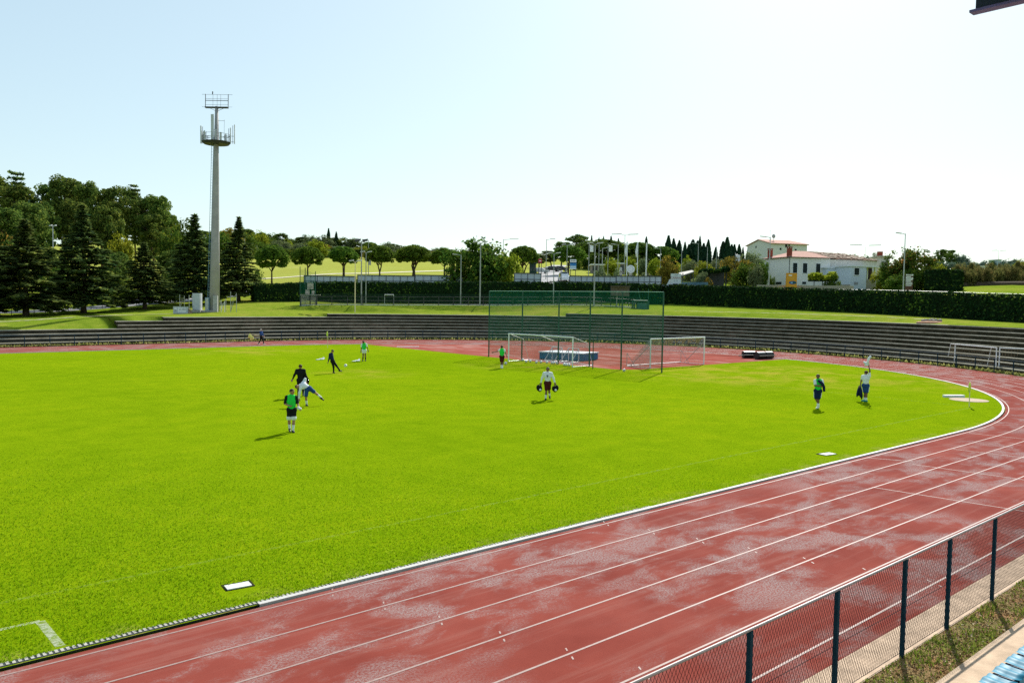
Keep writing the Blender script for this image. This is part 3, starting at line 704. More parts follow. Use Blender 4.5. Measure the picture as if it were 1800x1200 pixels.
# --- stone pines in a row behind the billboards
for x, yt, w, d, v, lb in [(478, 431, 64, 166, 0, 'umbrella pine on the bank above the end of the clipped hedge'), (541, 432, 62, 178, 3, 'umbrella pine above the wooden scoreboard frame'),
    (604, 432, 56, 183, 1, 'umbrella pine with a forked trunk left of the floodlight pole'), (667, 430, 56, 184, 1, 'umbrella pine just right of the floodlight pole'),
    (727, 429, 68, 186, 2, 'widest umbrella pine of the row with several stems'), (781, 435, 54, 188, 0, 'umbrella pine half hidden behind the big leafy tree'), (823, 440, 50, 190, 3, 'umbrella pine peeping past the big leafy tree')]:
    tree('umbrella', x, yt, w, d, lb, v, 'umbrella pines on the slope')
tree('broad', 846, 416, 118, 165, 'big leafy tree with a ragged crown behind the hedge', 0, sink=1.5)
tree('broad', 806, 446, 46, 164, 'dark leafy bush at the foot of the big tree', 1, sink=1.)
tree('lime', 893, 440, 52, 166, 'yellow-green bush beside the big leafy tree', 0, sink=1.)
tree('umbrella', 920, 431, 58, 186, 'umbrella pine with thick clustered trunks behind the single billboard', 2)
tree('umbrella', 999, 431, 66, 196, 'broad low umbrella pine behind the blue and white sign', 0)
for x, yt, w, d, v, lb in [(948, 448, 34, 250, 0, 'small dark pine at the side of the approach road'), (970, 440, 40, 255, 1, 'leaning dark pine above the approach road'), (986, 424, 42, 262, 2, 'dark pine with a rounded top behind the low umbrella pine'),
    (1012, 411, 52, 266, 3, 'tallest dark pine on the skyline above the blue sign'), (1042, 424, 60, 258, 4, 'dark pine filling the skyline right of the tallest one')]:
    tree('pine', x, yt, w, d, lb, v, 'dark pines beyond the roundabout', sink=.5)
for x, yt, w, d, v, lb in [(1062, 420, 96, 246, 1, 'very broad umbrella pine behind the white box lamps'), (1103, 438, 60, 252, 3, 'umbrella pine behind the flagpoles'), (1122, 425, 74, 250, 0, 'high umbrella pine between the flagpoles'), (1164, 432, 62, 248, 2, 'umbrella pine in front of the leaning cypress')]:
    tree('umbrella', x, yt, w, d, lb, v, 'umbrella pines beyond the roundabout', sink=.5)
CYP = [(1039, 415, 8), (1052, 418, 6), (1060, 416, 7), (1073, 416, 10), (1086, 420, 9), (1135, 417, 10), (1174, 415, 16), (1183, 420, 14), (1193, 423, 14), (1203, 426, 10), (1210, 430, 14), (1217, 422, 20), (1225, 424, 16), (1229, 416, 9), (1236, 428, 14), (1244, 422, 13), (1257, 435, 11), (1270, 425, 16), (1277, 418, 18), (1285, 430, 14), (1290, 430, 12), (1298, 430, 12), (1305, 435, 7), (1314, 435, 9)]
for i, (x, yt, w) in enumerate(CYP):
    tree('cypress', x, yt, w, 262+7*(i % 3), 'dark cypress in the cemetery line against the sky', i % 3, 'cypresses on the skyline', sink=.4)
# --- shrubs and small trees, middle right
SH = [('autumn', 1174, 450, 44, 168, 'round orange-green bush standing beside the white lettered board', 0), ('lime', 1076, 453, 32, 196, 'yellow-green clipped bush under the broad umbrella pine', 1), ('lime', 1110, 455, 26, 200, 'yellow-green bush between the flagpoles', 2),
      ('olive', 1130, 452, 22, 202, 'dark grey-green bush behind the bare flagpole', 0), ('lime', 1150, 456, 26, 199, 'pale bush right of the bare flagpole', 3), ('olive', 1212, 456, 36, 190, 'silvery olive tree left of the pergola', 1), ('lime', 1206, 453, 24, 196, 'lime bush above the silvery olive', 2),
      ('lime', 1238, 462, 40, 182, 'lime-yellow bush over the dark pergola', 3), ('olive', 1258, 458, 36, 190, 'olive tree behind the pergola end', 2), ('olive', 1278, 461, 34, 188, 'small olive tree left of the mixed shrub', 3), ('autumn', 1296, 452, 56, 172, 'rust-tinted shrub left of the house', 2), ('olive', 1318, 440, 54, 180, 'feathery grey-green tree beside the house wall', 0),
      ('broad', 1312, 466, 60, 162, 'leafy bush at the foot of the house garden', 2), ('broad', 1340, 458, 26, 160, 'dark tree touching the white house corner', 3), ('olive', 1328, 464, 30, 158, 'pale flowering shrub in front of the house corner', 1), ('broad', 1357, 486, 14, 160, 'small dark bush against the white house wall', 1),
      ('lime', 1552, 470, 44, 156, 'yellowish bush at the porch end of the house', 0), ('broad', 1566, 462, 50, 152, 'green bush between the porch and the tall tree', 1), ('rusty', 1597, 432, 96, 150, 'tall bushy tree with rusty tips behind the direction sign', 0), ('lime', 1640, 456, 44, 170, 'yellow-green tree behind the dark clipped block', 1), ('broad', 1575, 482, 40, 143, 'low shrub beside the grey street lamp', 0), ('broad', 1606, 470, 60, 146, 'dark leafy shrub under the rusty-tipped tree', 3)]
for kd, x, yt, w, d, lb, v in SH: tree(kd, x, yt, w, d, lb, v, None, 'bush' if 'bush' in lb or 'shrub' in lb else None, 'bush' if 'bush' in lb or 'shrub' in lb else 'tree', sink=.6)
# orchard on the right, far trees
for i in range(22):
    row = i % 2; x = 1678+(i//2)*15+row*7+rw.uniform(-3, 3)
    tree('orchard', x, (470, 463)[row]+rw.uniform(-3, 4), rw.uniform(22, 30), (163, 176)[row]+rw.uniform(-2, 2), 'small brownish orchard tree in the row above the meadow', i % 3, 'orchard trees', sink=.8)
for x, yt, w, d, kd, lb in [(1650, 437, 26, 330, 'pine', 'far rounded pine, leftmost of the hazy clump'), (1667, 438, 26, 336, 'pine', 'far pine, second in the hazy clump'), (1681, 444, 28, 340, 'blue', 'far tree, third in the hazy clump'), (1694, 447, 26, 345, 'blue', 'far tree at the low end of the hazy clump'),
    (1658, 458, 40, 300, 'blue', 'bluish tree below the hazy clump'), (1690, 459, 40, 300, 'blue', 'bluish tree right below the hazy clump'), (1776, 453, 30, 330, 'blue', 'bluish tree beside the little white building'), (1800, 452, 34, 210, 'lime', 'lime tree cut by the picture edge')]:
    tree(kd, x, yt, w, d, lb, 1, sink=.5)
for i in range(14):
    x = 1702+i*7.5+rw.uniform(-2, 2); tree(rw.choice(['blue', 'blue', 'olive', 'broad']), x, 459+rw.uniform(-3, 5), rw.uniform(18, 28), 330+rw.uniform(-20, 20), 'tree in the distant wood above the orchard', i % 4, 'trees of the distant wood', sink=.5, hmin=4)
for i in range(12):
    x = 1440+i*10; tree(rw.choice(['olive', 'broad', 'lime']), x, 452+rw.uniform(-6, 6), rw.uniform(18, 30), 235+rw.uniform(-10, 10), 'tree behind the tiled house', i % 4, 'trees behind the house', sink=.5, hmin=4)
for i in range(16):
    x = 1170+i*10+rw.uniform(-3, 3); tree(rw.choice(['olive', 'olive', 'lime', 'broad', 'autumn']), x, 464+rw.uniform(-3, 5), rw.uniform(18, 28), 215+rw.uniform(-12, 12), 'garden tree below the cypress line', i % 4, 'garden trees below the cypresses', sink=.5, hmin=3)
for i in range(9):
    x = 1010+i*17+rw.uniform(-4, 4); tree(rw.choice(['broad', 'pine', 'broad']), x, 448+rw.uniform(-5, 5), rw.uniform(26, 36), 238+rw.uniform(-8, 8), 'dark tree under the skyline pines', i % 4, 'dark trees under the skyline pines', sink=.5, hmin=4)

# --- hedges
def hedge(name, pts, wd, label, dens=30., size=.24, seed=1, group=None):
    """pts: (x, y, z_base, z_top) along the clipped hedge"""
    rng = np.random.default_rng(seed); pts = np.array(pts, float); o0 = pts[0, :3].copy()
    seg = np.diff(pts[:, :2], axis=0); ln = np.hypot(seg[:, 0], seg[:, 1]); tot = ln.sum(); cum = np.r_[0, np.cumsum(ln)]
    def at(t):
        i = np.clip(np.searchsorted(cum, t, side='right')-1, 0, len(ln)-1); f = (t-cum[i])/ln[i]
        p = pts[i]+(pts[i+1]-pts[i])*f[:, None]; tn = seg[i]/ln[i][:, None]; return p, np.stack([-tn[:, 1], tn[:, 0]], 1)
    L = Leaves(); hh = float(np.mean(pts[:, 3]-pts[:, 2]))
    def wob(t): return .05*np.sin(t*.9+seed)+.04*np.sin(t*2.3)+.04*np.sin(t*5.1)
    for side in (-1, 1, 0):
        n = int(tot*(hh if side else wd)*dens); t = rng.random(n)*tot; p, nn = at(t)
        if side: 
            f = rng.random(n); z = p[:, 2]+(p[:, 3]-p[:, 2]+wob(t))*f; off = side*wd*.5*(1-.08*f)+rng.normal(size=n)*.07; N = np.c_[nn*side, .3*np.ones(n)]
        else:
            z = p[:, 3]+wob(t)+rng.normal(size=n)*.07; off = (rng.random(n)-.5)*wd; N = np.c_[np.zeros((n, 2)), np.ones(n)]
        P = np.c_[p[:, :2]+nn*off[:, None], z]-o0
        L.add(*cards(P, N+rng.normal(size=(n, 3))*.55, size, rng, 1.4))
    for e in (0., tot):
        n = int(hh*wd*dens); p, nn = at(np.full(n, min(e, tot-1e-4))); z = p[:, 2]+(p[:, 3]-p[:, 2])*rng.random(n)
        L.add(*cards(np.c_[p[:, :2]+nn*((rng.random(n)-.5)*wd)[:, None], z]-o0, rng.normal(size=(n, 3)), size, rng))
    o = empty(name, o0, 0, label, 'hedge', group)
    link('foliage', L.mesh('foliage', LM['hedge']), o)
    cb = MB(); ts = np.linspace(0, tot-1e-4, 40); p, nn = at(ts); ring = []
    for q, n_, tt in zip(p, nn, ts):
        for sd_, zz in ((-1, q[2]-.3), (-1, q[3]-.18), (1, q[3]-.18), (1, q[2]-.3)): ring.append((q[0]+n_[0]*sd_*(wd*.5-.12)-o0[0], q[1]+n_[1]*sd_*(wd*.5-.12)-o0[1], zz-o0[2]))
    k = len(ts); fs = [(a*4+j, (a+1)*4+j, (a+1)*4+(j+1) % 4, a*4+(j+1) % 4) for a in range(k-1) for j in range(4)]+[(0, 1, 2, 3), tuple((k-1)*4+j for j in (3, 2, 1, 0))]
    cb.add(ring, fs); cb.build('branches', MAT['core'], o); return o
def hpts(l):
    r = []
    for x, d, yt in l:
        q = at_px(x, d); r.append((q[0], q[1], q[2], W(x, yt, d)[2]))
    return r
hedge('hedge', hpts([(444, 133, 501), (470, 134.5, 499.5), (500, 136, 498.5), (526, 137.5, 498)]), 1.6, 'short dark clipped hedge on the grass bank right of the cedars', seed=1)
hedge('hedge', hpts([(527, 149, 498), (600, 150, 496), (700, 151, 497), (800, 152, 496), (900, 153, 496), (1000, 154, 496.5), (1085, 154.5, 498), (1160, 155.5, 500.5)]), 1.6, 'long dark clipped hedge behind the upper pitch', seed=2)
hedge('hedge', hpts([(x, 1/(.0064+6.85e-6*(x-1165)), float(np.interp(x, (1086, 1165, 1300, 1440, 1560, 1700, 1800, 1960), (499, 500.5, 504.5, 508.5, 513, 517, 520.5, 529)))) for x in range(1166, 1967, 30)]), 1.5, 'tall dark clipped hedge curving along the bank in front of the house', seed=3)
hedge('hedge', [(q[0], q[1], q[2], q[3]) for q in hpts([(1626, 143, 477), (1650, 142, 475), (1690, 140, 476)])], 3., 'block of dark conifer hedge between the rusty-tipped tree and the orchard', 22, .34, seed=4)
# ================================================================== PEOPLE
def cloth(name, col, rough=.85): return M(name, col, rough, .1, var=.16, vs=14)
CL = {'skin': M('skin_tan', (.36, .19, .12), .55, .3, var=.06), 'skin_d': M('skin_brown', (.20, .10, .065), .55, .3, var=.06), 'hair': M('dark_hair', (.03, .02, .014), .7, .2),
      'hairb': M('brown_hair', (.075, .04, .02), .7, .2), 'grey_hair': M('grey_hair', (.5, .48, .45), .7, .2), 'black': cloth('black_cloth', (.012, .012, .014)), 'white': cloth('white_cloth', (.74, .76, .80)),
      'navy': cloth('navy_cloth', (.010, .020, .065)), 'blue': cloth('blue_cloth', (.02, .06, .20)), 'maroon': cloth('maroon_cloth', (.075, .012, .014)), 'bib': cloth('green_bib_mesh', (.03, .62, .07)),
      'teal': cloth('teal_cloth', (.02, .25, .22)), 'shoe': M('boot_leather', (.02, .02, .022), .5, .3), 'shoe_w': M('pale_boots', (.72, .72, .62), .5, .3), 'eye': M('eye_dark', (.01, .01, .01), .3, .4), 'lip': M('lips', (.22, .09, .07), .5, .3)}
def sdf_mesh(prims, h, k=.02, clip=None, pad=.06):
    """one smooth surface round tapered bones: prims = (a, b, ra, rb)"""
    A = np.array([p[0] for p in prims], np.float32); B = np.array([p[1] for p in prims], np.float32)
    ra = np.array([p[2] for p in prims], np.float32); rb = np.array([p[3] for p in prims], np.float32)
    mx = max(ra.max(), rb.max()); lo = np.minimum(A, B).min(0)-mx-pad; hi = np.maximum(A, B).max(0)+mx+pad
    n = np.ceil((hi-lo)/h).astype(int)+1
    D = np.full(n, 1e3, np.float32); E = np.zeros(n, np.float32)
    gx = [lo[i]+h*np.arange(n[i], dtype=np.float32) for i in range(3)]
    acc = np.zeros(n, np.float32)
    for a, b, r0, r1 in zip(A, B, ra, rb):      # each bone only touches its own neighbourhood
        m_ = max(r0, r1)+5*k+2*h; l_ = np.minimum(a, b)-m_; u_ = np.maximum(a, b)+m_
        i0 = np.maximum(0, np.floor((l_-lo)/h).astype(int)); i1 = np.minimum(n, np.ceil((u_-lo)/h).astype(int)+1)
        X, Y, Z = np.meshgrid(gx[0][i0[0]:i1[0]], gx[1][i0[1]:i1[1]], gx[2][i0[2]:i1[2]], indexing='ij')
        d = b-a; dd = float(d @ d)+1e-12
        t = np.clip(((X-a[0])*d[0]+(Y-a[1])*d[1]+(Z-a[2])*d[2])/dd, 0, 1)
        s = np.sqrt((X-a[0]-t*d[0])**2+(Y-a[1]-t*d[1])**2+(Z-a[2]-t*d[2])**2)-(r0+(r1-r0)*t)
        acc[i0[0]:i1[0], i0[1]:i1[1], i0[2]:i1[2]] += np.exp(np.clip(-s/k*1.6, -60, 60))
    D = -np.log(acc+1e-9)*k/1.6
    if clip is not None:
        X, Y, Z = np.meshgrid(*gx, indexing='ij'); D = np.maximum(D, clip(X, Y, Z))
    ins = D < 0
    c = [ins[:-1, :-1, :-1], ins[1:, :-1, :-1], ins[:-1, 1:, :-1], ins[1:, 1:, :-1], ins[:-1, :-1, 1:], ins[1:, :-1, 1:], ins[:-1, 1:, 1:], ins[1:, 1:, 1:]]
    cnt = sum(q.astype(np.int8) for q in c); act = (cnt > 0) & (cnt < 8)
    idx = -np.ones(act.shape, np.int64); ac = np.argwhere(act); idx[act] = np.arange(len(ac))
    P = np.zeros((len(ac), 3)); Wt = np.zeros(len(ac))
    offs = [(0,0,0),(1,0,0),(0,1,0),(1,1,0),(0,0,1),(1,0,1),(0,1,1),(1,1,1)]
    vals = [D[ac[:, 0]+o[0], ac[:, 1]+o[1], ac[:, 2]+o[2]] for o in offs]
    for i in range(8):
        for j in range(i+1, 8):
            if sum(abs(offs[i][q]-offs[j][q]) for q in range(3)) != 1: continue
            x = (vals[i] < 0) != (vals[j] < 0); den = vals[i]-vals[j]; t = np.where(x, vals[i]/np.where(abs(den) < 1e-9, 1, den), 0)
            pt = np.array(offs[i])+(np.array(offs[j])-np.array(offs[i]))*t[:, None]; P += pt*x[:, None]; Wt += x
    V = lo+h*(ac+P/Wt[:, None])
    Q = []
    for ax in range(3):
        o1, o2 = [(1, 2), (2, 0), (0, 1)][ax]
        sl0 = [slice(None)]*3; sl1 = [slice(None)]*3; sl0[ax] = slice(0, -1); sl1[ax] = slice(1, None)
        a_, b_ = ins[tuple(sl0)], ins[tuple(sl1)]
        e = np.argwhere(a_ != b_); fl = a_[a_ != b_]
        ok = (e[:, o1] > 0) & (e[:, o2] > 0) & (e[:, o1] < n[o1]-1) & (e[:, o2] < n[o2]-1); e, fl = e[ok], fl[ok]
        def id_(d1, d2):
            q = e.copy(); q[:, o1] += d1; q[:, o2] += d2; return idx[q[:, 0], q[:, 1], q[:, 2]]
        q = np.stack([id_(-1, -1), id_(0, -1), id_(0, 0), id_(-1, 0)], 1)
        q[~fl] = q[~fl][:, ::-1]; Q.append(q)
    return V, np.concatenate(Q)
def seg(a, b, t0, t1): a, b = np.array(a, float), np.array(b, float); return a+(b-a)*t0, a+(b-a)*t1
STAND = dict(pel=(0, 0, .95), che=(0, 0, 1.30), nec=(0, 0, 1.50), hea=(0, 0, 1.66), sl=(-.175, 0, 1.44), sr=(.175, 0, 1.44), el=(-.24, 0, 1.16), er=(.24, 0, 1.16), wl=(-.27, .02, .91), wr=(.27, .02, .91),
             hl=(-.09, 0, .92), hr=(.09, 0, .92), kl=(-.11, 0, .50), kr=(.11, 0, .50), al=(-.12, 0, .09), ar=(.12, 0, .09), look=(0, -1, 0), toel=(0, -1, 0), toer=(0, -1, 0))
def person(px, py, label, pose, wear, scale=1., rz=0., nose=True):
    """pose joints: x = right as seen, y = away from the viewer, z = up; wear: part -> colour"""
    J = {k: np.array(v, float) for k, v in {**STAND, **pose}.items()}
    base = G(px, py); ang = math.atan2(base[1], base[0])-PI/2
    o = empty('person', base, ang+rz, label, 'person', None); o.scale = (scale,)*3
    look = J['look']/np.linalg.norm(J['look']); sk = CL[wear.get('skin', 'skin')]
    hd, nk = J['hea'], J['nec']; upv = hd-nk; upv = upv/np.linalg.norm(upv); rt = np.cross(look, upv); rt /= np.linalg.norm(rt)+1e-9
    P = []; ad = lambda a, b, r0, r1: P.append((np.array(a, float), np.array(b, float), r0, r1))
    sh_ax = J['sr']-J['sl']; hip_ax = J['hr']-J['hl']
    torso = [(J['pel'], J['che'], .115, .125), (J['sl']*.78+J['sr']*.22, J['sl']*.22+J['sr']*.78, .078, .078), (J['che']-sh_ax*.22, J['che']+sh_ax*.22, .105, .105),
             ((J['pel']+J['che'])/2-hip_ax*.25, (J['pel']+J['che'])/2+hip_ax*.25, .098, .098), (J['hl'], J['hr'], .10, .10), (J['che']-sh_ax*.27, J['sl'], .07, .06), (J['che']+sh_ax*.27, J['sr'], .07, .06), (J['che'], nk, .10, .065)]
    for q in torso: ad(*q)
    ad(nk-upv*.06, hd-upv*.05, .056, .052)
    ad(hd+upv*.025-look*.012, hd+upv*.025+look*.02, .090, .083); ad(hd-upv*.02+look*.015, hd-upv*.075+look*.05, .07, .045)
    ad(hd-upv*.012+look*.095, hd+look*.082+upv*.03, .014, .009)
    for s in (-1, 1): ad(hd+rt*s*.085-upv*.02, hd+rt*s*.088+upv*.02, .014, .016)
    limbs = {}
    for s in 'lr':
        S, E_, Wr = J['s'+s], J['e'+s], J['w'+s]; ad(S, E_, .052, .040); ad(E_, Wr, .041, .027)
        f = Wr-E_; f /= np.linalg.norm(f)+1e-9
        sd_ = np.cross(f, look if abs(f @ look) < .9 else np.array([0, 0, 1.])); sd_ /= np.linalg.norm(sd_)+1e-9; pn = np.cross(sd_, f)
        pc = Wr+f*.085; ad(Wr-f*.01, pc-sd_*.018, .024, .021); ad(Wr+f*.01, pc+sd_*.018, .023, .021)
        for q, ln in zip((-.030, -.010, .010, .030), (.064, .078, .072, .055)):
            b0 = pc+sd_*q; m1 = b0+f*ln*.5+pn*.006; ad(b0, m1, .0105, .010); ad(m1, m1+f*ln*.42+pn*.028, .010, .0085)
        tb0 = Wr+f*.03-sd_*.026; ad(tb0, tb0+f*.035-sd_*.028, .013, .011); ad(tb0+f*.035-sd_*.028, tb0+f*.066-sd_*.030+pn*.012, .011, .009)
        Hp, K, A_, to = J['h'+s], J['k'+s], J['a'+s], J['toe'+s]/np.linalg.norm(J['toe'+s])
        ad(Hp, K, .088, .058); ad(K, K+(A_-K)*.38, .054, .058); ad(K+(A_-K)*.38, A_, .057, .036)
        ad(A_-to*.05-np.array([0, 0, .04]), A_+to*.13-np.array([0, 0, .055]), .040, .030)
    V, Q = sdf_mesh(P, .0155, .016)
    b_ = link('body', npmesh('body', V, Q, sk, True), o)
    def garment(name, prims, col, k=.03, h=.02, clip=None):
        V, Q = sdf_mesh([(np.array(a), np.array(b), r0, r1) for a, b, r0, r1 in prims], h, k, clip)
        return link(name, npmesh(name, V, Q, CL[col], True), o)
    def grow(q, g): return [(a, b, r0+g, r1+g) for a, b, r0, r1 in q]
    # hair: a cap over the skull, cut off at the brow
    hc = hd+upv*.03-look*.012
    def cap(X, Y, Z):
        pl = (X-hc[0])*(look[0]*.62-upv[0]*.78)+(Y-hc[1])*(look[1]*.62-upv[1]*.78)+(Z-hc[2])*(look[2]*.62-upv[2]*.78); return pl-.022
    V, Q = sdf_mesh([(hc+look*.0, hc+look*.02, .099, .094)], .012, .01, cap); link('hair', npmesh('hair', V, Q, CL[wear.get('hair', 'hair')], True), o)
    eb = MB()
    for s in (-1, 1): eb.ball(hd+rt*s*.033+upv*.018+look*.096, .011, 6, 4)
    eb.build('eyes', CL['eye'], b_)
    lb = MB(); lb.tube([hd-upv*.052-rt*.022+look*.088, hd-upv*.054+look*.096, hd-upv*.052+rt*.022+look*.088], .006, 5); lb.build('mouth', CL['lip'], b_)
    tops = wear.get('top')
    if tops:
        pr_ = grow(torso[:6]+torso[6:], .017); sl_ = wear.get('sleeve', .62)
        for s in 'lr':
            if sl_ <= 1: a, b = seg(J['s'+s], J['e'+s], 0, sl_); pr_.append((a, b, .073, .066))
            else:
                pr_.append((J['s'+s], J['e'+s], .073, .058)); a, b = seg(J['e'+s], J['w'+s], 0, .96); pr_.append((a, b, .057, .042))
        pr_ = [q for i, q in enumerate(pr_) if i != 4]
        garment('sweater' if sl_ > 1 else 'shirt', pr_, tops)
    if wear.get('bib'): garment('bib', grow(torso[:3]+torso[3:4]+[torso[7]], .030), wear['bib'])
    lw = wear.get('bottom')
    if lw:
        ln = wear.get('leg', .78); pr_ = [(J['hl'], J['hr'], .128, .128), (J['pel'], J['pel']+(J['che']-J['pel'])*.08, .146, .142)]
        for s in 'lr':
            if ln <= 1: a, b = seg(J['h'+s], J['k'+s], 0, ln); pr_.append((a, b, .110, .098))
            else: pr_.append((J['h'+s], J['k'+s], .105, .075)); a, b = seg(J['k'+s], J['a'+s], 0, ln-1); pr_.append((a, b, .074, .056))
        sh = garment('trousers' if ln > 1 else 'shorts', pr_, lw, .025)
        if wear.get('hem'):
            hb = [(*seg(J['h'+s], J['k'+s], ln-.10, ln-.01), .108, .106) for s in 'lr']; V, Q = sdf_mesh([(np.array(a), np.array(b), r0, r1) for a, b, r0, r1 in hb], .014, .01); link('hem_band', npmesh('hem_band', V, Q, CL[wear['hem']], True), sh)
        if wear.get('stripe'):
            for s in ('l', 'r'):
                out = -1 if s == 'l' else 1; a, b = seg(J['h'+s], J['k'+s], .02, ln-.02 if ln <= 1 else .9); d = np.array([out*.106, -.04, 0.])
                sm = MB(); sm.tube([a+d, b+d*.93], .017, 5); sm.build('side_stripe', CL[wear['stripe']], sh)
    for s in 'lr':
        K, A_, to = J['k'+s], J['a'+s], J['toe'+s]/np.linalg.norm(J['toe'+s])
        if wear.get('sock'):
            t0 = wear.get('sock0', .60); a, b = seg(K, A_, t0, 1.); r = .066-.022*t0/.6 if t0 > .3 else .066
            garment('sock', [(a, b, .058 if t0 > .4 else .066, .045)], wear['sock'], .01, .014)
        z0 = np.array([0, 0, .045]); 
        garment('boot', [(A_-to*.055-z0, A_+to*.14-z0-np.array([0, 0, .006]), .050, .040), (A_-z0*.3, A_-z0, .046, .05)], wear.get('boot', 'shoe'), .015, .014)
    return o, J, base
BIBB = dict(bib='bib')
def held(o, name, mb, mt, label, cat, smooth=True):
    """a thing carried by a person: top-level, placed where the hand is"""
    q = mb.build(name, mt, None, smooth); q.location = o.location; q.rotation_euler = o.rotation_euler; q.scale = o.scale
    return tag(q, label, cat)
def drapey(mb, c, w, l, th=.05, seed=0, n=9):
    """a hanging bundle of cloth below c"""
    rr = random.Random(seed)
    for i in range(n):
        x = (i/(n-1)-.5)*w; y = rr.uniform(-th, th); ll = l*rr.uniform(.75, 1.05)
        mb.tube([(c[0]+x*.25, c[1]+y*.3, c[2]+.03), (c[0]+x*.7, c[1]+y, c[2]-ll*.35), (c[0]+x, c[1]+y*1.3, c[2]-ll*.75), (c[0]+x*.9+rr.uniform(-.03, .03), c[1]+y, c[2]-ll)], [.03, .055, .06, .03], 6)
# 1 nearest player, green bib over black, holding something white
person(512.5, 759, 'player in green bib over black shirt and shorts, nearest to the camera', dict(
    hea=(.015, -.02, 1.665), look=(.75, -.6, -.12), sl=(-.19, 0, 1.44), sr=(.17, -.02, 1.43), el=(-.27, .04, 1.17), wl=(-.10, -.18, 1.12), er=(.25, -.06, 1.17), wr=(.30, -.22, 1.02),
    hl=(-.08, 0, .93), kl=(-.10, .02, .51), al=(-.075, .12, .13), kr=(.09, -.06, .51), ar=(.055, -.10, .08), toel=(.1, -1, -.5), toer=(.3, -1, 0)),
    dict(top='black', bib='bib', bottom='black', leg=.85, hem='white', sock='white', sock0=.5, boot='shoe', sleeve=.8, hair='hair'), 1.03)
o = [x for x in COL.objects if x.name.startswith('person') and x.parent is None][-1]
mb = MB(); mb.ball((.32, -.30, 1.0), .075, 8, 6, (1.1, .9, .8)); mb.ball((.26, -.28, 1.05), .05, 8, 6); held(o, 'water_bottle', mb, CL['white'], 'white crumpled bundle in the hands of the nearest player', 'bundle')
# 2 bending player
person(537, 713, 'player in white top bending sideways with one leg kicked up', dict(
    pel=(.14, .0, .90), che=(-.10, .0, 1.04), nec=(-.27, -.02, 1.05), hea=(-.40, -.05, 1.00), look=(.25, -.9, -.5), sl=(-.24, -.10, .92), sr=(-.12, .10, 1.16), el=(-.30, -.14, .66), wl=(-.32, -.14, .40), er=(-.02, .16, 1.36), wr=(-.0, .18, 1.22),
    hl=(.06, -.03, .86), hr=(.20, .03, .88), kl=(.02, -.10, .47), al=(.06, .0, .08), kr=(.46, .0, .68), ar=(.78, .02, .42), toel=(.35, -1, 0), toer=(.75, -.1, -.55)),
    dict(top='white', bottom='blue', leg=.82, stripe='white', sock='white', sock0=.45, boot='shoe', sleeve=2, hair='hairb'), 1.03)
# 3 man in black walking away
person(528, 697, 'man in black tracksuit walking away behind the bending player', dict(
    look=(.1, 1, -.1), toel=(0, 1, 0), toer=(0, 1, 0), sl=(-.20, 0, 1.45), sr=(.20, 0, 1.45), el=(-.32, .0, 1.19), wl=(-.41, -.03, .98), er=(.27, .04, 1.20), wr=(.19, .16, 1.10), kl=(-.10, .08, .50), al=(-.11, .0, .09), kr=(.14, .06, .5), ar=(.16, .20, .12)),
    dict(top='black', sleeve=2, bottom='black', leg=1.95, boot='shoe', hair='hairb'), 1.04)
o = [x for x in COL.objects if x.name.startswith('person') and x.parent is None][-1]
mb = MB(); drapey(mb, (.25, .05, 1.18), .34, .62, .06, 3); held(o, 'jacket', mb, CL['black'], 'black jacket hanging from the arm of the man in black', 'jacket')
# 4 kicking player in tracksuit
person(585, 655.5, 'player in dark navy tracksuit striking a ball with his right foot', dict(
    pel=(-.02, 0, .90), che=(-.12, 0, 1.25), nec=(-.10, 0, 1.46), hea=(-.03, -.02, 1.61), look=(.8, -.3, -.45), sl=(-.22, -.08, 1.38), sr=(-.06, .12, 1.40), el=(-.26, -.14, 1.10), wl=(-.33, -.10, .86), er=(-.0, .18, 1.13), wr=(.03, .2, .92),
    hl=(-.06, -.05, .88), hr=(.02, .06, .88), kl=(.05, -.04, .48), al=(.06, 0, .08), kr=(.25, .04, .55), ar=(.50, .02, .20), toel=(.5, -.8, 0), toer=(1, 0, -.2)),
    dict(top='navy', sleeve=2, bottom='black', leg=1.95, boot='shoe', hair='hair', skin='skin'), 1.02)
# 5 far player in bib looking down
person(640, 634.5, 'player in green bib over white shirt with bare legs, near the far corner', dict(
    che=(-.02, 0, 1.28), hea=(-.06, -.04, 1.62), look=(-.5, -.6, -.5), sl=(-.20, 0, 1.42), el=(-.24, -.02, 1.12), wl=(-.27, -.05, .86), el_=(0, 0, 0), er=(.27, 0, 1.16), wr=(.33, -.02, .92), kl=(-.08, -.02, .5), al=(-.11, 0, .08), kr=(.10, 0, .5), ar=(.12, .04, .08)),
    dict(top='white', bib='bib', bottom='white', leg=.42, sock='black', sock0=.45, boot='shoe', hair='hair', skin='skin_d'), 1.05)
# 6 man walking on the track with flags
person(459, 605.5, 'man in blue jacket and dark trousers carrying flags along the far track', dict(
    che=(.01, 0, 1.29), hea=(.0, 0, 1.65), look=(1, -.1, -.2), sl=(-.10, -.12, 1.44), sr=(.10, .12, 1.44), el=(-.02, -.2, 1.18), wl=(.24, -.18, 1.0), er=(.20, .2, 1.18), wr=(.32, .1, .98), hl=(-.03, -.08, .92), hr=(.03, .08, .92), kl=(-.06, -.08, .52), al=(-.30, -.08, .11), kr=(.20, .08, .52), ar=(.30, .08, .09), toel=(1, 0, -.2), toer=(1, 0, .1)),
    dict(top='blue', sleeve=2, bottom='black', leg=1.9, boot='shoe_w', hair='grey_hair'), 1.02)
o = [x for x in COL.objects if x.name.startswith('person') and x.parent is None][-1]
mb = MB(); mb.tube([(.30, -.10, .97), (-1.20, -.05, 1.22)], .025, 5); mb.tube([(.30, -.12, .95), (-1.05, -.16, 1.0)], .025, 5)
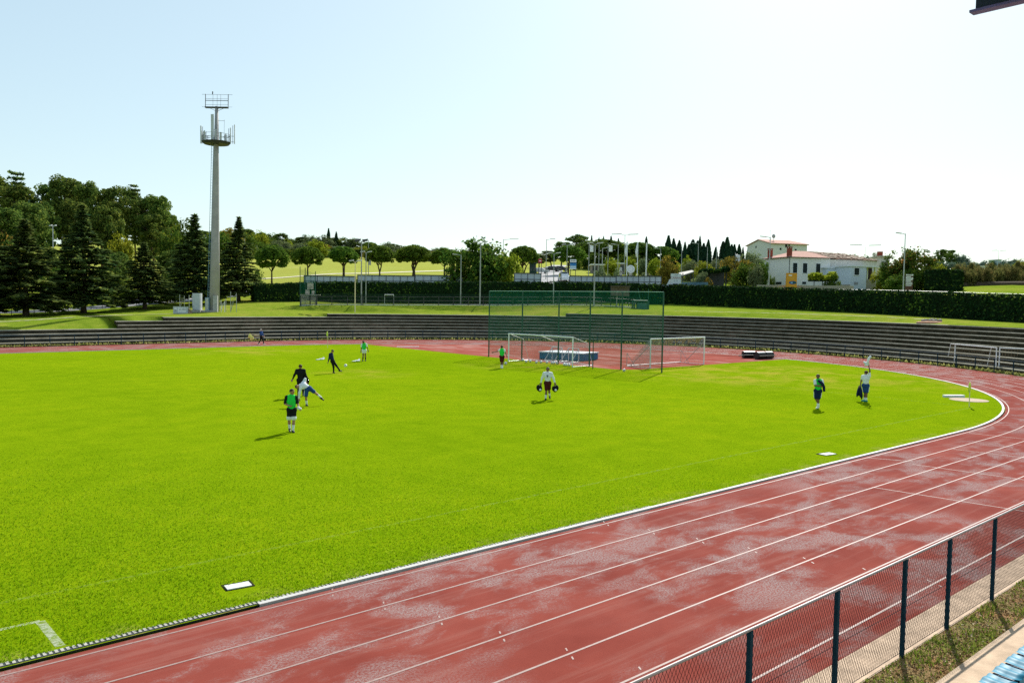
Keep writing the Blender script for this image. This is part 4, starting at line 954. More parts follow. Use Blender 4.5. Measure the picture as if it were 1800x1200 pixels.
fl = held(o, 'corner_flags', mb, MAT['cream'], 'yellow corner flags on poles carried under the arm of the walking man', 'flags')
for c, sd_ in (((-1.22, -.05, 1.22), 1), ((-1.0, -.16, 1.0), 2)):
    mf = MB(); drapey(mf, c, .30, .5, .05, sd_, 5); mf.build('flag', M('pale_yellow_flag', (.75, .72, .22), .7, .1), fl, True)
# 7 player by the goal, pointing
person(882, 647, 'player in green bib and maroon shorts pointing left beside the goal post', dict(
    look=(-.6, .75, 0), hea=(-.02, 0, 1.66), sl=(-.18, .02, 1.44), sr=(.18, -.02, 1.44), el=(-.40, .02, 1.30), wl=(-.64, -.02, 1.25), er=(.28, -.02, 1.20), wr=(.37, -.06, 1.0), kl=(-.06, 0, .5), al=(-.04, .05, .08), kr=(.07, 0, .5), ar=(.05, -.08, .08), toel=(-.3, 1, 0), toer=(-.2, 1, 0)),
    dict(top='white', bib='bib', bottom='maroon', leg=.85, sock='white', sock0=.6, boot='shoe_w', hair='hair', skin='skin_d', sleeve=.45), 1.06)
# 8 man with bags
person(962, 702, 'man in white sweater and maroon shorts carrying a dark bag in each hand', dict(
    look=(.0, -1, -.1), sl=(-.195, 0, 1.44), sr=(.195, 0, 1.44), el=(-.30, .02, 1.18), wl=(-.36, -.02, .93), er=(.32, .0, 1.18), wr=(.39, -.02, .95), kl=(-.06, -.08, .50), al=(-.09, -.12, .08), kr=(.09, .08, .52), ar=(.13, .20, .19), toel=(-.1, -1, 0), toer=(.1, -1, -.7), hl=(-.08, 0, .92)),
    dict(top='white', sleeve=2, bottom='maroon', leg=.82, sock='white', sock0=.62, boot='shoe', hair='hair', skin='skin_d'), 1.05)
o = [x for x in COL.objects if x.name.startswith('person') and x.parent is None][-1]
cp = MB(); cp.tube([(-.06, -.165, 1.36), (.03, -.165, 1.37), (.0, -.165, 1.29), (-.03, -.162, 1.22)], .014, 5); cp.ball((-.03, -.165, 1.30), .03, 6, 4, (1, .4, 1)); q = cp.build('chest_print', CL['navy'], [x for x in o.children if x.name.startswith('sweater')][0])
for sx, lb in ((-1, 'dark bag swinging from the left-hand side of the man in white'), (1, 'dark bag with a white patch on the other side of the man in white')):
    mb = MB(); cx = sx*.42; mb.tube([(cx-.03*sx, -.03, .90), (cx-.06, -.03, .80), (cx-.07, -.03, .70)], .018, 5); mb.tube([(cx-.03*sx, -.03, .90), (cx+.07, -.03, .8), (cx+.08, -.03, .70)], .018, 5)
    mb.ball((cx, -.03, .60), .16, 10, 8, (.85, .7, 1.15)); mb.ball((cx-.09*sx*-1, -.03, .66), .12, 8, 6, (.9, .7, 1.3)); mb.ball((cx-.12, -.02, .62), .07, 8, 6, (.8, .8, 2.))
    q = held(o, 'sports_bag', mb, CL['black'], lb, 'bag')
    wb = MB(); wb.ball((cx+.03, -.13, .55), .075, 8, 6, (.9, .5, .9)); wb.build('white_patch', CL['white'], q, True)
# 9 right-hand player in bib
person(1437, 717.5, 'player in green bib and navy shorts with an arm folded over his chest', dict(
    look=(-.6, -.8, -.1), hea=(-.03, -.02, 1.66), sl=(-.17, -.06, 1.43), sr=(.17, .06, 1.44), el=(-.16, -.20, 1.20), wl=(-.05, -.26, 1.20), er=(.26, .0, 1.17), wr=(.05, -.22, 1.18), hl=(-.10, 0, .92), hr=(.08, 0, .92), kl=(-.09, -.10, .50), al=(.04, .12, .24), kr=(.04, -.02, .5), ar=(.0, -.04, .08), toel=(.2, -.5, -.9), toer=(-.5, -1, 0)),
    dict(top='white', bib='bib', bottom='navy', leg=.85, stripe='white', sock='white', sock0=.6, boot='shoe_w', hair='hair', skin='skin_d', sleeve=.7), 1.06)
o = [x for x in COL.objects if x.name.startswith('person') and x.parent is None][-1]
mb = MB(); mb.tube([(-.02, -.20, 1.48), (.10, -.22, 1.40), (.20, -.12, 1.30), (.27, -.04, 1.15), (.30, -.06, .90)], [.05, .08, .075, .075, .06], 8); held(o, 'sweater', mb, CL['navy'], 'navy top draped over the shoulder and arm of the player', 'sweater')
# 10 player holding a shirt up
person(1520.5, 705.5, 'player in pale shirt and blue shorts reaching up with one straight arm', dict(
    look=(-.7, .5, 0), hea=(-.0, 0, 1.65), sl=(-.17, .02, 1.43), sr=(.17, .0, 1.47), el=(-.24, .0, 1.17), wl=(-.28, -.03, .92), er=(.19, .0, 1.78), wr=(.13, .0, 2.04), kl=(-.02, .03, .5), al=(-.04, .06, .09), kr=(.07, -.03, .5), ar=(.05, -.05, .08), toel=(-1, .1, 0), toer=(-1, -.2, 0)),
    dict(top='white', bottom='blue', leg=.85, stripe='white', sock='white', sock0=.7, boot='teal', hair='hairb', skin='skin_d', sleeve=.5), 1.04)
o = [x for x in COL.objects if x.name.startswith('person') and x.parent is None][-1]
mb = MB(); mb.tube([(.10, 0, 2.10), (.06, 0, 2.30), (.13, 0, 2.5), (.22, 0, 2.62)], [.06, .06, .07, .05], 7); mb.tube([(.11, 0, 2.12), (-.02, .02, 2.18), (-.16, .02, 2.27)], [.06, .09, .05], 7); mb.tube([(.10, -.02, 2.1), (-.02, -.02, 2.10), (-.10, 0, 2.04)], [.05, .06, .03], 7)
held(o, 'shirt', mb, CL['white'], 'white shirt waved overhead by the reaching player', 'shirt')
mb = MB(); drapey(mb, (-.30, -.02, .86), .24, .72, .07, 9, 7); held(o, 'jacket', mb, CL['navy'], 'navy tracksuit top dangling from the reaching player\'s lowered hand', 'jacket')
# ================================================================== THINGS ON THE GROUND
# ---- nets
def net_mat(name, col, trans=.5):
    b = NB(name); d = b.bsdf(col, .8, .0); t = b.n('ShaderNodeBsdfTranslucent'); t.inputs[0].default_value = (*col, 1)
    mx = b.n('ShaderNodeMixShader'); mx.inputs[0].default_value = trans; b.l(d, mx.inputs[1]); b.l(t.outputs[0], mx.inputs[2]); return b.done(mx.outputs[0])
MAT['net_g'] = net_mat('green_net_twine', (.025, .27, .18), .6); MAT['net_w'] = net_mat('white_net_twine', (.40, .43, .44)); MAT['net_o'] = net_mat('old_tan_net_twine', (.45, .38, .28))
MAT['wire'] = M('chain_link_wire', (.016, .020, .026), .7, .05, .0)
def net_patch(mb, a, b, c, d, step, r, sag=0.):
    """twine mesh over the quad a-b (bottom) to d-c (top)"""
    a, b, c, d = (np.array(q, float) for q in (a, b, c, d)); nu = max(2, int(np.linalg.norm(b-a)/step)); nv = max(2, int(np.linalg.norm(d-a)/step))
    N = np.cross(b-a, d-a); N /= np.linalg.norm(N)+1e-9
    P = lambda s, t: a+(b-a)*s+(d-a)*t+(a-b+c-d)*s*t+N*sag*math.sin(PI*s)*math.sin(PI*t)
    k = 1 if sag == 0 else 6
    for i in range(nu+1): mb.tube([P(i/nu, j/k) for j in range(k+1)], r, 3, False)
    for i in range(nv+1): mb.tube([P(j/k, i/nv) for j in range(k+1)], r, 3, False)
# ---- ball-catching net behind the goal
base = np.array([50.7, 61.75, 0.]); NP = [(50.6, 61.75), (50.4, 56.6), (50.3, 51.6), (50.75, 48.2), (51.0, 44.8), (51.75, 41.1)]
cn = empty('ball_net', base, 0, 'tall green ball-catching net on six poles behind the left goal', 'net'); HN = 6.5
pm_ = {}
for i, p in enumerate(NP):
    mb = MB(); mb.tube([(p[0]-base[0], p[1]-base[1], -.2), (p[0]-base[0], p[1]-base[1], HN)], .065, 8); mb.build('pole', MAT['green_steel'], cn)
mb = MB()
for a, c in zip(NP, NP[1:]):
    net_patch(mb, (a[0]-base[0], a[1]-base[1], .25), (c[0]-base[0], c[1]-base[1], .25), (c[0]-base[0], c[1]-base[1], HN-.02), (a[0]-base[0], a[1]-base[1], HN-.02), .10, .006)
mb.build('mesh', MAT['net_g'], cn)
mb = MB(); mb.tube([(p[0]-base[0], p[1]-base[1], HN) for p in NP], .025, 5); mb.build('top_cable', M('pale_green_rope', (.22, .42, .34), .7, .1), cn)
mb = MB(); p = G(1042, 648.); mb.tube([p+[0, 0, -.1], p+[0, 0, 2.75]], .04, 6); tag(mb.build('thin_post', MAT['green_steel']), 'thin dark green post standing alone by the blue landing mat', 'post')
# ---- goals
def goal(name, L_, R_, hgt, depth, label, rear_h=0., top_d=None, net='net_w', sag=.25, group=None, cat='goal', tw=.06, step=.22, tr=.0045):
    """L_, R_ ground points of the posts; depth vector runs from the mouth to the back"""
    L_, R_, dp = np.array([*L_, 0.]), np.array([*R_, 0.]), np.array([*depth, 0.]); o = empty(name, (L_+R_)/2, 0, label, cat, group); c0 = (L_+R_)/2
    l, r = L_-c0, R_-c0; up = np.array([0, 0, hgt]); td = dp*(top_d if top_d is not None else .35)+np.array([0, 0, -.55 if sag == .35 else 0.])
    for q in (l, r):
        mb = MB(); mb.tube([q+[0, 0, -.05], q+up], tw, 8); mb.build('post', MAT['white'], o)
    mb = MB(); d = (r-l)/np.linalg.norm(r-l)*tw*.9; mb.tube([l+up-d, r+up+d], tw, 8); mb.build('crossbar', MAT['white'], o)
    mb = MB()
    for q in (l, r):
        mb.tube([q+[0, 0, .03], q+dp+[0, 0, .03]], .022, 6); mb.tube([q+up, q+up+td], .024, 6)
        if rear_h == 0: mb.tube([q+up+td, q+dp+[0, 0, .05]], .022, 6)
    mb.tube([l+dp+[0, 0, .05], r+dp+[0, 0, .05]], .035, 6); mb.build('frame', MAT['white'], o)
    mb = MB(); bk = .04
    net_patch(mb, l+dp+[0, 0, bk], r+dp+[0, 0, bk], r+up+td, l+up+td, step, tr, -sag*.4); net_patch(mb, l+up+td, r+up+td, r+up, l+up, step*1.6, tr*.5, -.0)
    for q in (l, r): net_patch(mb, q+[0, 0, bk], q+dp+[0, 0, bk], q+up+td, q+up, step, tr)
    mb.build('net', MAT[net], o); return o, l, r
g1, l, r = goal('football_goal', (48.55, 56.35), (49.25, 48.75), 2.56, (2.7, .2), 'full-size white goal with white net in front of the green poles', top_d=.72, sag=.35)
mb = MB(); mb.tube([(l+r)/2+[0, 0, 2.56], (l+r)/2+[1.9, .15, 2.02]], .03, 6); mb.build('top_stay', MAT['white'], g1)
g2, l, r = goal('portable_goal', (54.36, 44.44), (62.2, 44.55), 2.5, (-.15, 2.5), 'portable white goal with a sagging torn net on the red apron', top_d=.02, net='net_w', rear_h=1, sag=.5, step=.2, tr=.007)
mb = MB()
for q in (l, r): mb.tube([q+[0, 0, 2.1], q+[-.12, 2.1, .06]], .03, 6); mb.tube([q+[-.15, 2.5, .05], q+[-.15, 2.5, 1.15]], .025, 6); mb.tube([q+[-.15, 2.5, 1.15], q+[-.1, 1.6, .06]], .02, 6)
mb.build('brace', MAT['galv'], g2)
mb = MB(); rr = random.Random(5)
for i in range(26): 
    t0 = rr.random()*.86+.04; x0 = l+(r-l)*t0; mb.tube([x0+[0, .04, 2.46], x0+[.15, .12, 2.2-.25*rr.random()], x0+[.35, .1, 2.3-.3*rr.random()], x0+[.55, .04, 2.46]], .045, 5)
mb.build('rolled_net', MAT['net_o'], g2)
goal('small_goal', G(1677.5, 643)[:2], G(1750, 652.2)[:2], 2.08, (.55, .95), 'white smaller goal against the rail at the right, standing left of its twin', top_d=.55, net='net_o', sag=.2, tw=.05, group='smaller goals against the rail')
e_ = G(1755.5, 652.5)[:2]; d_ = (G(1750, 652.2)-G(1677.5, 643))[:2]; d_ /= np.linalg.norm(d_); tt = np.array([.32, -.95])
goal('small_goal', e_, e_+tt*5., 2.08, (.95, .32), 'white smaller goal at the rail, cut off by the picture edge', top_d=.5, net='net_o', sag=.2, tw=.05, group='smaller goals against the rail')
for u_, w_, lb in ((52.45, 55.5, 'low white training goal with slanted sides beside the blue mat, farther one'), (52.75, 53.6, 'low white training goal with slanted sides in front of the blue mat, nearer one')):
    o = empty('training_goal', (u_, w_, 0), 0, lb, 'goal', 'training goals by the mat')
    for q in (0, -1.35):
        mb = MB(); mb.tube([(.85, q, 0), (.85, q, 1.25)], .035, 6); mb.tube([(0, q+.15, .03), (.85, q, 1.25)], .035, 6); mb.tube([(0, q+.15, .03), (.85, q, .03)], .03, 6); mb.build('side_frame', MAT['white'], o)
    mb = MB(); mb.tube([(.85, 0, 1.25), (.85, -1.35, 1.25)], .035, 6); mb.tube([(0, .15, .03), (0, -1.2, .03)], .03, 6); mb.build('crossbar', MAT['white'], o)
    mb = MB(); net_patch(mb, (0, .15, .03), (0, -1.2, .03), (.85, -1.35, 1.25), (.85, 0, 1.25), .12, .006); mb.build('net', MAT['net_w'], o)
# ---- landing mat
A_, B_, C_ = G(948, 631.), G(1024, 634.7), G(1051, 632.2)
ex, ey = B_-A_, C_-B_; o = empty('landing_mat', A_, 0, 'blue high-jump landing mat with a white top on the red apron', 'mat')
mb = MB(); mb.obox((0, 0, .04), ex, ey, (0, 0, .62)); mb.build('mat_body', M('blue_vinyl', (.012, .10, .28), .45, .4, var=.2, vs=2), o)
mb = MB(); mb.obox(np.array([0, 0, .66])-ex*.015-ey*.03, ex*1.03, ey*1.06, (0, 0, .09)); mb.build('mat_cover', M('pale_cover_sheet', (.62, .68, .74), .5, .3, var=.12, vs=2), o)
mb = MB(); mb.obox(np.array([0, 0, 0.])+ex*.02+ey*.04, ex*.96, ey*.92, (0, 0, .045)); mb.build('pallet', MAT['dark'], o)
# ---- rollers
def roller(p, q, rad, label, twin):
    p, q = np.array(p), np.array(q); o = empty('field_roller', (p+q)/2, 0, label, 'roller', 'rollers on the red apron'); d = (q-p)/2; n = d/np.linalg.norm(d); s = np.array([-n[1], n[0], 0])
    segs = [(-1, -.05), (.05, 1)] if twin else [(-1, 1)]
    for a, b in segs:
        mb = MB(); mb.tube([d*a+[0, 0, rad], d*b+[0, 0, rad]], rad, 18); mb.build('drum', MAT['black'], o)
        tp = MB()
        for k in range(6):
            w0, w1 = math.radians(55+12*k), math.radians(55+12*(k+1)); R_ = rad+.012
            f = lambda w, t: d*t+s*math.cos(w)*R_+np.array([0, 0, rad+R_*math.sin(w)])
            tp.add([f(w0, a+.04), f(w0, b-.04), f(w1, b-.04), f(w1, a+.04)], [(0, 1, 2, 3)])
        tp.build('cover_strip', MAT['white'], o, True)
    mb = MB(); mb.tube([d*-1.08+[0, 0, rad], d*-1.08-s*(rad+.15)+[0, 0, rad], d*1.08-s*(rad+.15)+[0, 0, rad], d*1.08+[0, 0, rad]], .035, 6)
    if not twin: mb.tube([d*-1.08-s*.3+[0, 0, rad], d*-2.0-s*.35+[0, 0, rad*.9]], .03, 6); mb.tube([d*-1.08-s*.6+[0, 0, rad], d*-2.1-s*.4+[0, 0, rad*.7]], .03, 6)
    mb.build('handle_frame', MAT['dark'], o)
roller(G(1306, 629.2), G(1326, 629.2), .36, 'black field roller with a tow bar, left of the double roller', False)
roller(G(1329, 631.4), G(1356, 630.4), .38, 'black double-drum roller with two white strips on top', True)
# ---- balls
def ball_mesh():
    b = NB('football_panels'); v = b.coord(); n = b.n('ShaderNodeTexVoronoi'); n.inputs['Scale'].default_value = 11; b.l(v, n.inputs['Vector'])
    c = b.ramp(n.outputs['Distance'], [(.28, (.03, .03, .04)), (.34, (.8, .8, .8))]); mt = b.done(b.bsdf(c, .4, .4))
    return MB().ball((0, 0, 0), .125, 16, 10).mesh('football', mt, True)
bm_ = ball_mesh()
BL = [(919, 634.5, 'first'), (925, 637, 0), (932, 636.5, 0), (943, 638.5, 0), (951, 638, 0), (961.5, 638.5, 0), (970, 639.5, 0), (974, 639.5, 0), (979, 640, 0), (992, 642.5, 0), (996, 643, 0), (1000.5, 643.5, 0)]
for i, (x, y, _) in enumerate(BL):
    p = G(x, y); q = link('football', bm_); q.location = (p[0], p[1], .125); q.rotation_euler = (i, 2*i, i*.7); tag(q, 'white and black football in the line along the goal mouth', 'ball', 'footballs lined up at the goal')
for x, y, z, lb in ((889, 640.7, .125, 'football resting against the left post of the big goal'), (1097, 653, .125, 'lone white football on the grass near the portable goal'), (607.5, 650, .34, 'football flying off the foot of the kicking player')):
    p = G(x, y, 0); q = link('football', bm_); q.location = (p[0], p[1], z); tag(q, lb, 'ball'); 
for x, y, lb in ((565, 632, 'white training cone base lying on the grass left of the kicking player'), (628, 634.8, 'pair of pale shin pads lying left of the far bib player')):
    p = G(x, y); mb = MB(); mb.ball((0, 0, .05), .22, 10, 6, (1.3, .7, .35)); mb.ball((.25, .1, .1), .12, 8, 6, (1, .7, 1)); mb.ball((-.35, -.05, .03), .2, 8, 6, (1.2, .6, .2)); tag(mb.build('clothing_heap', CL['white'], None, True, p), lb.replace('training cone base', 'heap of clothing').replace('pair of pale shin pads', 'small heap of kit'), 'clothing')
# ---- corner flags, covers, boards
for x, y, yt, lb in ((576, 611.5, 582, 'yellow corner flag on its pole at the far corner of the pitch'), (1703.5, 714.5, 671, 'yellow-green corner flag beside the throwing circle')):
    p = G(x, y); o = empty('corner_flag', p, 0, lb, 'flag'); k = proj(p)[2]; hh = (y-yt)*k/F
    mb = MB(); mb.tube([(0, 0, 0), (0, 0, hh)], .025, 6); mb.build('flagpole', MAT['cream'], o)
    mb = MB(); drapey(mb, (-.06, .0, hh-.05), .13, .60, .03, 4, 3); mb.build('flag', M('yellow_flag_cloth', (.62, .72, .10), .7, .1), o, True)
for x0, y0, x1, y1, lb in ((400, 1038, 443, 1030, 'white slab in a square pit near the front of the grass'), (1452, 801, 1470, 798.5, 'small pale cover in the grass beside the kerb')):
    a, b = G(x0, y0), G(x1, y1); d = (b-a); n = np.array([-d[1], d[0], 0])*.62; o = empty('pit_cover', a, math.atan2(d[1], d[0]), lb, 'cover'); w, q = np.linalg.norm(d), np.linalg.norm(n)
    mb = MB(); mb.box((-.03, -.01, .002), (w+.06, q+.07, .012)); mb.build('pit', M('dark_soil', (.02, .018, .012), .9, .05), o)
    mb = MB(); mb.obox((0, 0, .012), (w, 0, 0), (0, q*.86, .0), (0, 0, .02)); mb.build('slab', M('pale_slab', (.60, .62, .60), .8, .2, var=.12, vs=4), o)
cc = G(1703, 703); o = empty('throwing_circle', cc, 0, 'round tan throwing circle set in the grass near the bend', 'throwing circle')
mb = MB(); mb.prism([(1.08*math.cos(2*PI*i/40), 1.08*math.sin(2*PI*i/40)) for i in range(40)], -.02, .02); mb.build('pad', M('tan_concrete', (.36, .27, .18), .85, .2, var=.15), o)
mb = MB(); a, b = G(1662, 698.2), G(1696, 698.2); d = b-a; mb.obox(a+[0, 0, .0], d, (.1, .22, 0), (0, 0, .14)); tag(mb.build('stop_board', MAT['white']), 'white stop board lying behind the throwing circle', 'board')
a, b = G(697, 609.6), G(736, 609.8); mb = MB(); mb.obox(a+[0, 0, .0], b-a, (.25, .3, 0), (0, 0, .05)); tag(mb.build('take_off_board', MAT['white']), 'white board lying on the far red apron', 'board')
# ---- near chain-link fence
V1, HF = 5.57, 1.64; us = [4.5, 6.7, 8.92, 11.18, 13.45, 15.28, 17.5]+[17.53+2.1*i for i in range(1, 14)]; fb = np.array([us[0], V1, 0.])
fe = empty('chain_link_fence', fb, 0, 'chain-link fence on dark blue posts between the track and the stand', 'fence'); lean = -.0
for u in us:
    mb = MB(); mb.box((u-fb[0]-.03, -.03, -.1), (u-fb[0]+.03, .03, HF)); mb.build('post', MAT['navy'], fe)
mb = MB(); mb.tube([(us[0]-fb[0]-.3, .0, HF+.015), (us[-1]-fb[0], .0, HF+.015)], .021, 8); mb.build('top_rail', M('grey_painted_rail', (.24, .22, .22), .5, .3, .3, var=.2, vs=6), fe)
mb = MB(); X0, X1 = 0., us[-1]-fb[0]; st = .07; sl_ = .56; z0, z1 = .05, HF-.01; dx = (z1-z0)*sl_
x = X0-dx
while x < X1:
    for sg in (0, 1):
        a = [x, z0] if sg == 0 else [x, z1]; b = [x+dx, z1] if sg == 0 else [x+dx, z0]
        a, b = np.array(a), np.array(b)
        for q, o_ in ((a, b), (b, a)):
            for lim, less in ((X0, True), (X1, False)):
                if (q[0] < lim) if less else (q[0] > lim): t = (lim-q[0])/(o_[0]-q[0]); q += (o_-q)*t
        if b[0]-a[0] > .01: mb.tube([(a[0], .034+.004*sg, a[1]), (b[0], .034+.004*sg, b[1])], .003, 3, False)
    x += st
mb.build('wire_mesh', MAT['wire'], fe)
for zz in (.06, .8): 
    mb = MB(); mb.tube([(X0, .036, zz), (X1, .036, zz)], .004, 4); mb.build('line_wire', MAT['wire'], fe)
# ---- blue plastic seats at the foot of the stand
def seat_mesh():
    w, dp = .43, .36; n = 22; mb = MB(); prof = [(0., .44), (.10, .425), (.22, .43), (dp, .445), (dp+.015, .43)]
    vs = []; xs = [w*i/n-w/2 for i in range(n+1)]
    for x in xs:
        wv = .016*math.cos(2*PI*(x/w)*2.)-.02*(2*x/w)**2
        vs.append((x, -.012, .435+wv-.38)); vs.append((x, -.004+.012*math.cos(2*PI*x/w), .435+wv-.2)); vs.append((x, -.002, .43+wv))
        for y, z in prof: vs.append((x, y, z+wv*(1-.35*y/dp)))
    m_ = 3+len(prof); fs = [(i*m_+j, (i+1)*m_+j, (i+1)*m_+j+1, i*m_+j+1) for i in range(n) for j in range(m_-1)]
    mb.add(vs, fs); top = mb.mesh('seat_shell', M('pale_blue_plastic', (.018, .19, .30), .5, .15, var=.1), True)
    bk = MB(); bk.box((-w/2+.02, .05, .12), (w/2-.02, .30, .40)); bk.box((-w/2-.02, .06, .38), (-w/2+.03, dp-.02, .42)); return top, bk.mesh('seat_support', M('dark_blue_plastic', (.01, .035, .10), .4, .4), False)
ts, bs_ = seat_mesh()
mo = None
for i in range(16):
    u = 10.35+.505*i; o = empty('stadium_seat', (u+.1, 3.66, .10), 0, 'pale blue plastic seat in the front row of the stand', 'seat', 'front-row stand seats')
    link('seat_shell', ts, o); link('seat_support', bs_, o)
# ---- corner of the grandstand roof
o = empty('grandstand_roof', (11.55, 4., 9.62), 0, 'dark blue steel edge of the grandstand roof in the upper corner', 'roof')
zr = W(1717, 25, 10.6); zr = np.array(zr); uu, vv, zz = zr
o.location = (uu, vv, zz)
mb = MB(); mb.box((-.05, -14, .035), (.05, 0, 1.05)); mb.build('fascia_beam', M('dark_blue_steel', (.006, .018, .045), .5, .3, var=.15), o)
mb = MB(); mb.box((-.12, -14, 0), (.03, .05, .033)); mb.build('drip_edge', M('blue_trim', (.10, .10, .30), .45, .3), o)
mb = MB(); mb.box((-30, -14, 1.06), (.2, .4, 1.2)); mb.build('roof_sheet', MAT['galv'], o)
mb = MB(); mb.box((-30, .18, .86), (-.2, .34, 1.06)); mb.build('gutter', M('grey_gutter', (.42, .40, .38), .5, .4), o)
# ---- leaf litter and tufts on the verge
L_ = Leaves(); rg = np.random.default_rng(9); n = 7000
P = np.c_[rg.uniform(8, 30, n), rg.uniform(4.78, 5.54, n), rg.uniform(.005, .03, n)]; L_.add(*cards(P, np.array([0, 0, 1.])+rg.normal(size=(n, 3))*.5, .032, rg))
me = L_.mesh('leaf_litter', leaf_mat('dry_leaves', (.16, .08, .03), (.45, .30, .14), .1, tint=(.6, .5, .35))); tag(link('leaf_litter', me), kind='stuff')
L_ = Leaves(); n = 5200; cl = rg.random(n)**.5
cx = rg.uniform(8, 30, 260); cy = rg.uniform(4.8, 5.5, 260); k = rg.integers(0, 260, n)
P = np.c_[cx[k]+rg.normal(size=n)*.16, np.clip(cy[k]+rg.normal(size=n)*.10, 4.78, 5.54), rg.uniform(.01, .05, n)]
N = np.c_[rg.normal(size=(n, 2)), .2*rg.normal(size=n)]; L_.add(*cards(P, N, .022, rg, 3.2, np.array([0, 0, 1.])+rg.normal(size=(n, 3))*.35))
tag(link('verge_grass', L_.mesh('verge_grass', leaf_mat('verge_blades', (.10, .15, .02), (.26, .30, .05), .4))), kind='stuff')
# ================================================================== MAST AND ITS GEAR
mp = at_px(377, 115); mo_ = empty('antenna_mast', mp, 0, 'tall tapering grey mast with antenna ring and floodlight frame on top', 'mast')
HM = W(381, 190, 115)[2]-mp[2]; lx = (W(381, 190, 115)-mp)[:2]/HM
P_ = lambda z, dx=0., dy=0.: np.array([lx[0]*z, lx[1]*z, z])+_r0*dx+_fh*dy
mb = MB(); mb.tube([P_(-.3), P_(HM*.35), P_(HM*.7), P_(HM+.2)], [.70, .56, .40, .22], 18); mb.build('shaft', M('mast_concrete', (.36, .35, .34), .75, .2, var=.12, vs=1.2), mo_, True)
mb = MB(); mb.box((0, 0, 0), (.01, .01, .01)); mb = MB()
for z in np.arange(1.5, HM*.86, .4): mb.tube([P_(z, -.70+.30*z/HM-.05), P_(z, -.98+.36*z/HM)], .018, 4)
for o_ in (-.72, -.98): mb.tube([P_(1.2, o_), P_(HM*.86, o_+.33)], .035, 4)
mb.build('ladder', M('blue_grey_ladder', (.16, .28, .36), .5, .4), mo_)
zr_ = W(380, 250, 115)[2]-mp[2]; R_ = 2.0
mb = MB(); k = 20
for i in range(k):
    a0, a1 = 2*PI*i/k, 2*PI*(i+1)/k
    mb.add([P_(zr_, .4*math.cos(a0), .4*math.sin(a0)), P_(zr_, R_*math.cos(a0), R_*math.sin(a0)), P_(zr_, R_*math.cos(a1), R_*math.sin(a1)), P_(zr_, .4*math.cos(a1), .4*math.sin(a1)),
            P_(zr_-.32, .4*math.cos(a0), .4*math.sin(a0)), P_(zr_-.32, R_*.86*math.cos(a0), R_*.86*math.sin(a0)), P_(zr_-.32, R_*.86*math.cos(a1), R_*.86*math.sin(a1)), P_(zr_-.32, .4*math.cos(a1), .4*math.sin(a1))], [(0, 1, 2, 3), (7, 6, 5, 4), (1, 5, 6, 2)])
pf = mb.build('platform', MAT['dark'], mo_)
mb = MB()
for zz in (.55, 1.05): mb.tube([P_(zr_+zz, R_*.95*math.cos(2*PI*i/24), R_*.95*math.sin(2*PI*i/24)) for i in range(25)], .03, 4)
for i in range(12): mb.tube([P_(zr_, R_*.95*math.cos(2*PI*i/12), R_*.95*math.sin(2*PI*i/12)), P_(zr_+1.05, R_*.95*math.cos(2*PI*i/12), R_*.95*math.sin(2*PI*i/12))], .03, 4)
mb.build('railing', MAT['pole'], pf)
AN = M('antenna_shell', (.50, .54, .55), .5, .3, var=.08)
for a, l_, w_, rr_ in ((0.15, 2.7, .24, 2.45), (.02, 2.2, .14, 1.95), (2.95, 2.5, .2, 2.35), (3.2, 1.7, .22, 2.0), (1.9, 2.2, .2, 1.9), (4.0, 1.5, .2, 1.75), (4.35, 3.5, .42, .75), (5.4, 1.3, .24, 1.7), (5.0, 1.7, .14, 1.3), (1.2, 1.6, .2, 1.9)):
    c_ = P_(0, rr_*math.cos(a), rr_*math.sin(a)); mb = MB(); z0 = zr_-.15 if rr_ > 1.2 else zr_+.25
    ex_ = (-_r0*math.sin(a)+_fh*math.cos(a))*w_; ey_ = (_r0*math.cos(a)+_fh*math.sin(a))*.11
    mb.obox(P_(z0, rr_*math.cos(a), rr_*math.sin(a))-ex_/2, ex_, ey_, (0, 0, l_)); ao = mb.build('antenna_panel', AN, mo_)
    mb = MB(); q = P_(z0, (rr_-.2)*math.cos(a), (rr_-.2)*math.sin(a)); mb.tube([q, q+[0, 0, l_*.95]], .035, 5)
    for t in (.2, .8): mb.tube([P_(z0+l_*t*.5, .5*rr_*math.cos(a), .5*rr_*math.sin(a)), P_(z0+l_*t*.5, rr_*math.cos(a), rr_*math.sin(a))], .03, 4)
    mb.build('mount_pipe', MAT['dark'], ao)
mb = MB(); mb.tube([P_(zr_+.2, 1.1), P_(zr_+3.2, 1.1)], .02, 4); mb.tube([P_(zr_+3.05, .1), P_(zr_+3.05, 1.15)], .03, 4); mb.tube([P_(zr_+.6, .3), P_(zr_+3.3, .3)], .015, 4); mb.build('whip_antenna', MAT['pole'], mo_)
zt_ = HM; mb = MB(); Wd = 1.62
mb.obox(P_(zt_-.02, -Wd, -.25), _r0*2*Wd, _fh*.5, (0, 0, .16)); 
for x_ in (-Wd, Wd): mb.tube([P_(zt_, x_), P_(zt_+1.95, x_)], .05, 5)
for z_, r_ in ((1.05, .045), (.45, .02), (1.3, .02)): mb.tube([P_(zt_+z_, -Wd), P_(zt_+z_, Wd)], r_, 5)
mb.tube([P_(zt_+1.9, -Wd-.5), P_(zt_+1.9, Wd+.6)], .022, 4); mb.tube([P_(zt_+.15, -Wd-.5), P_(zt_+.15, Wd+.6)], .018, 4)
for x_ in (-.55, .05, .55): mb.tube([P_(zt_, x_), P_(zt_+1.9, x_)], .018, 4)
for s_ in (-1, 1): mb.tube([P_(zt_-.5), P_(zt_+.02, s_*1.1)], .03, 4)
mb.build('light_frame', MAT['dark'], mo_)
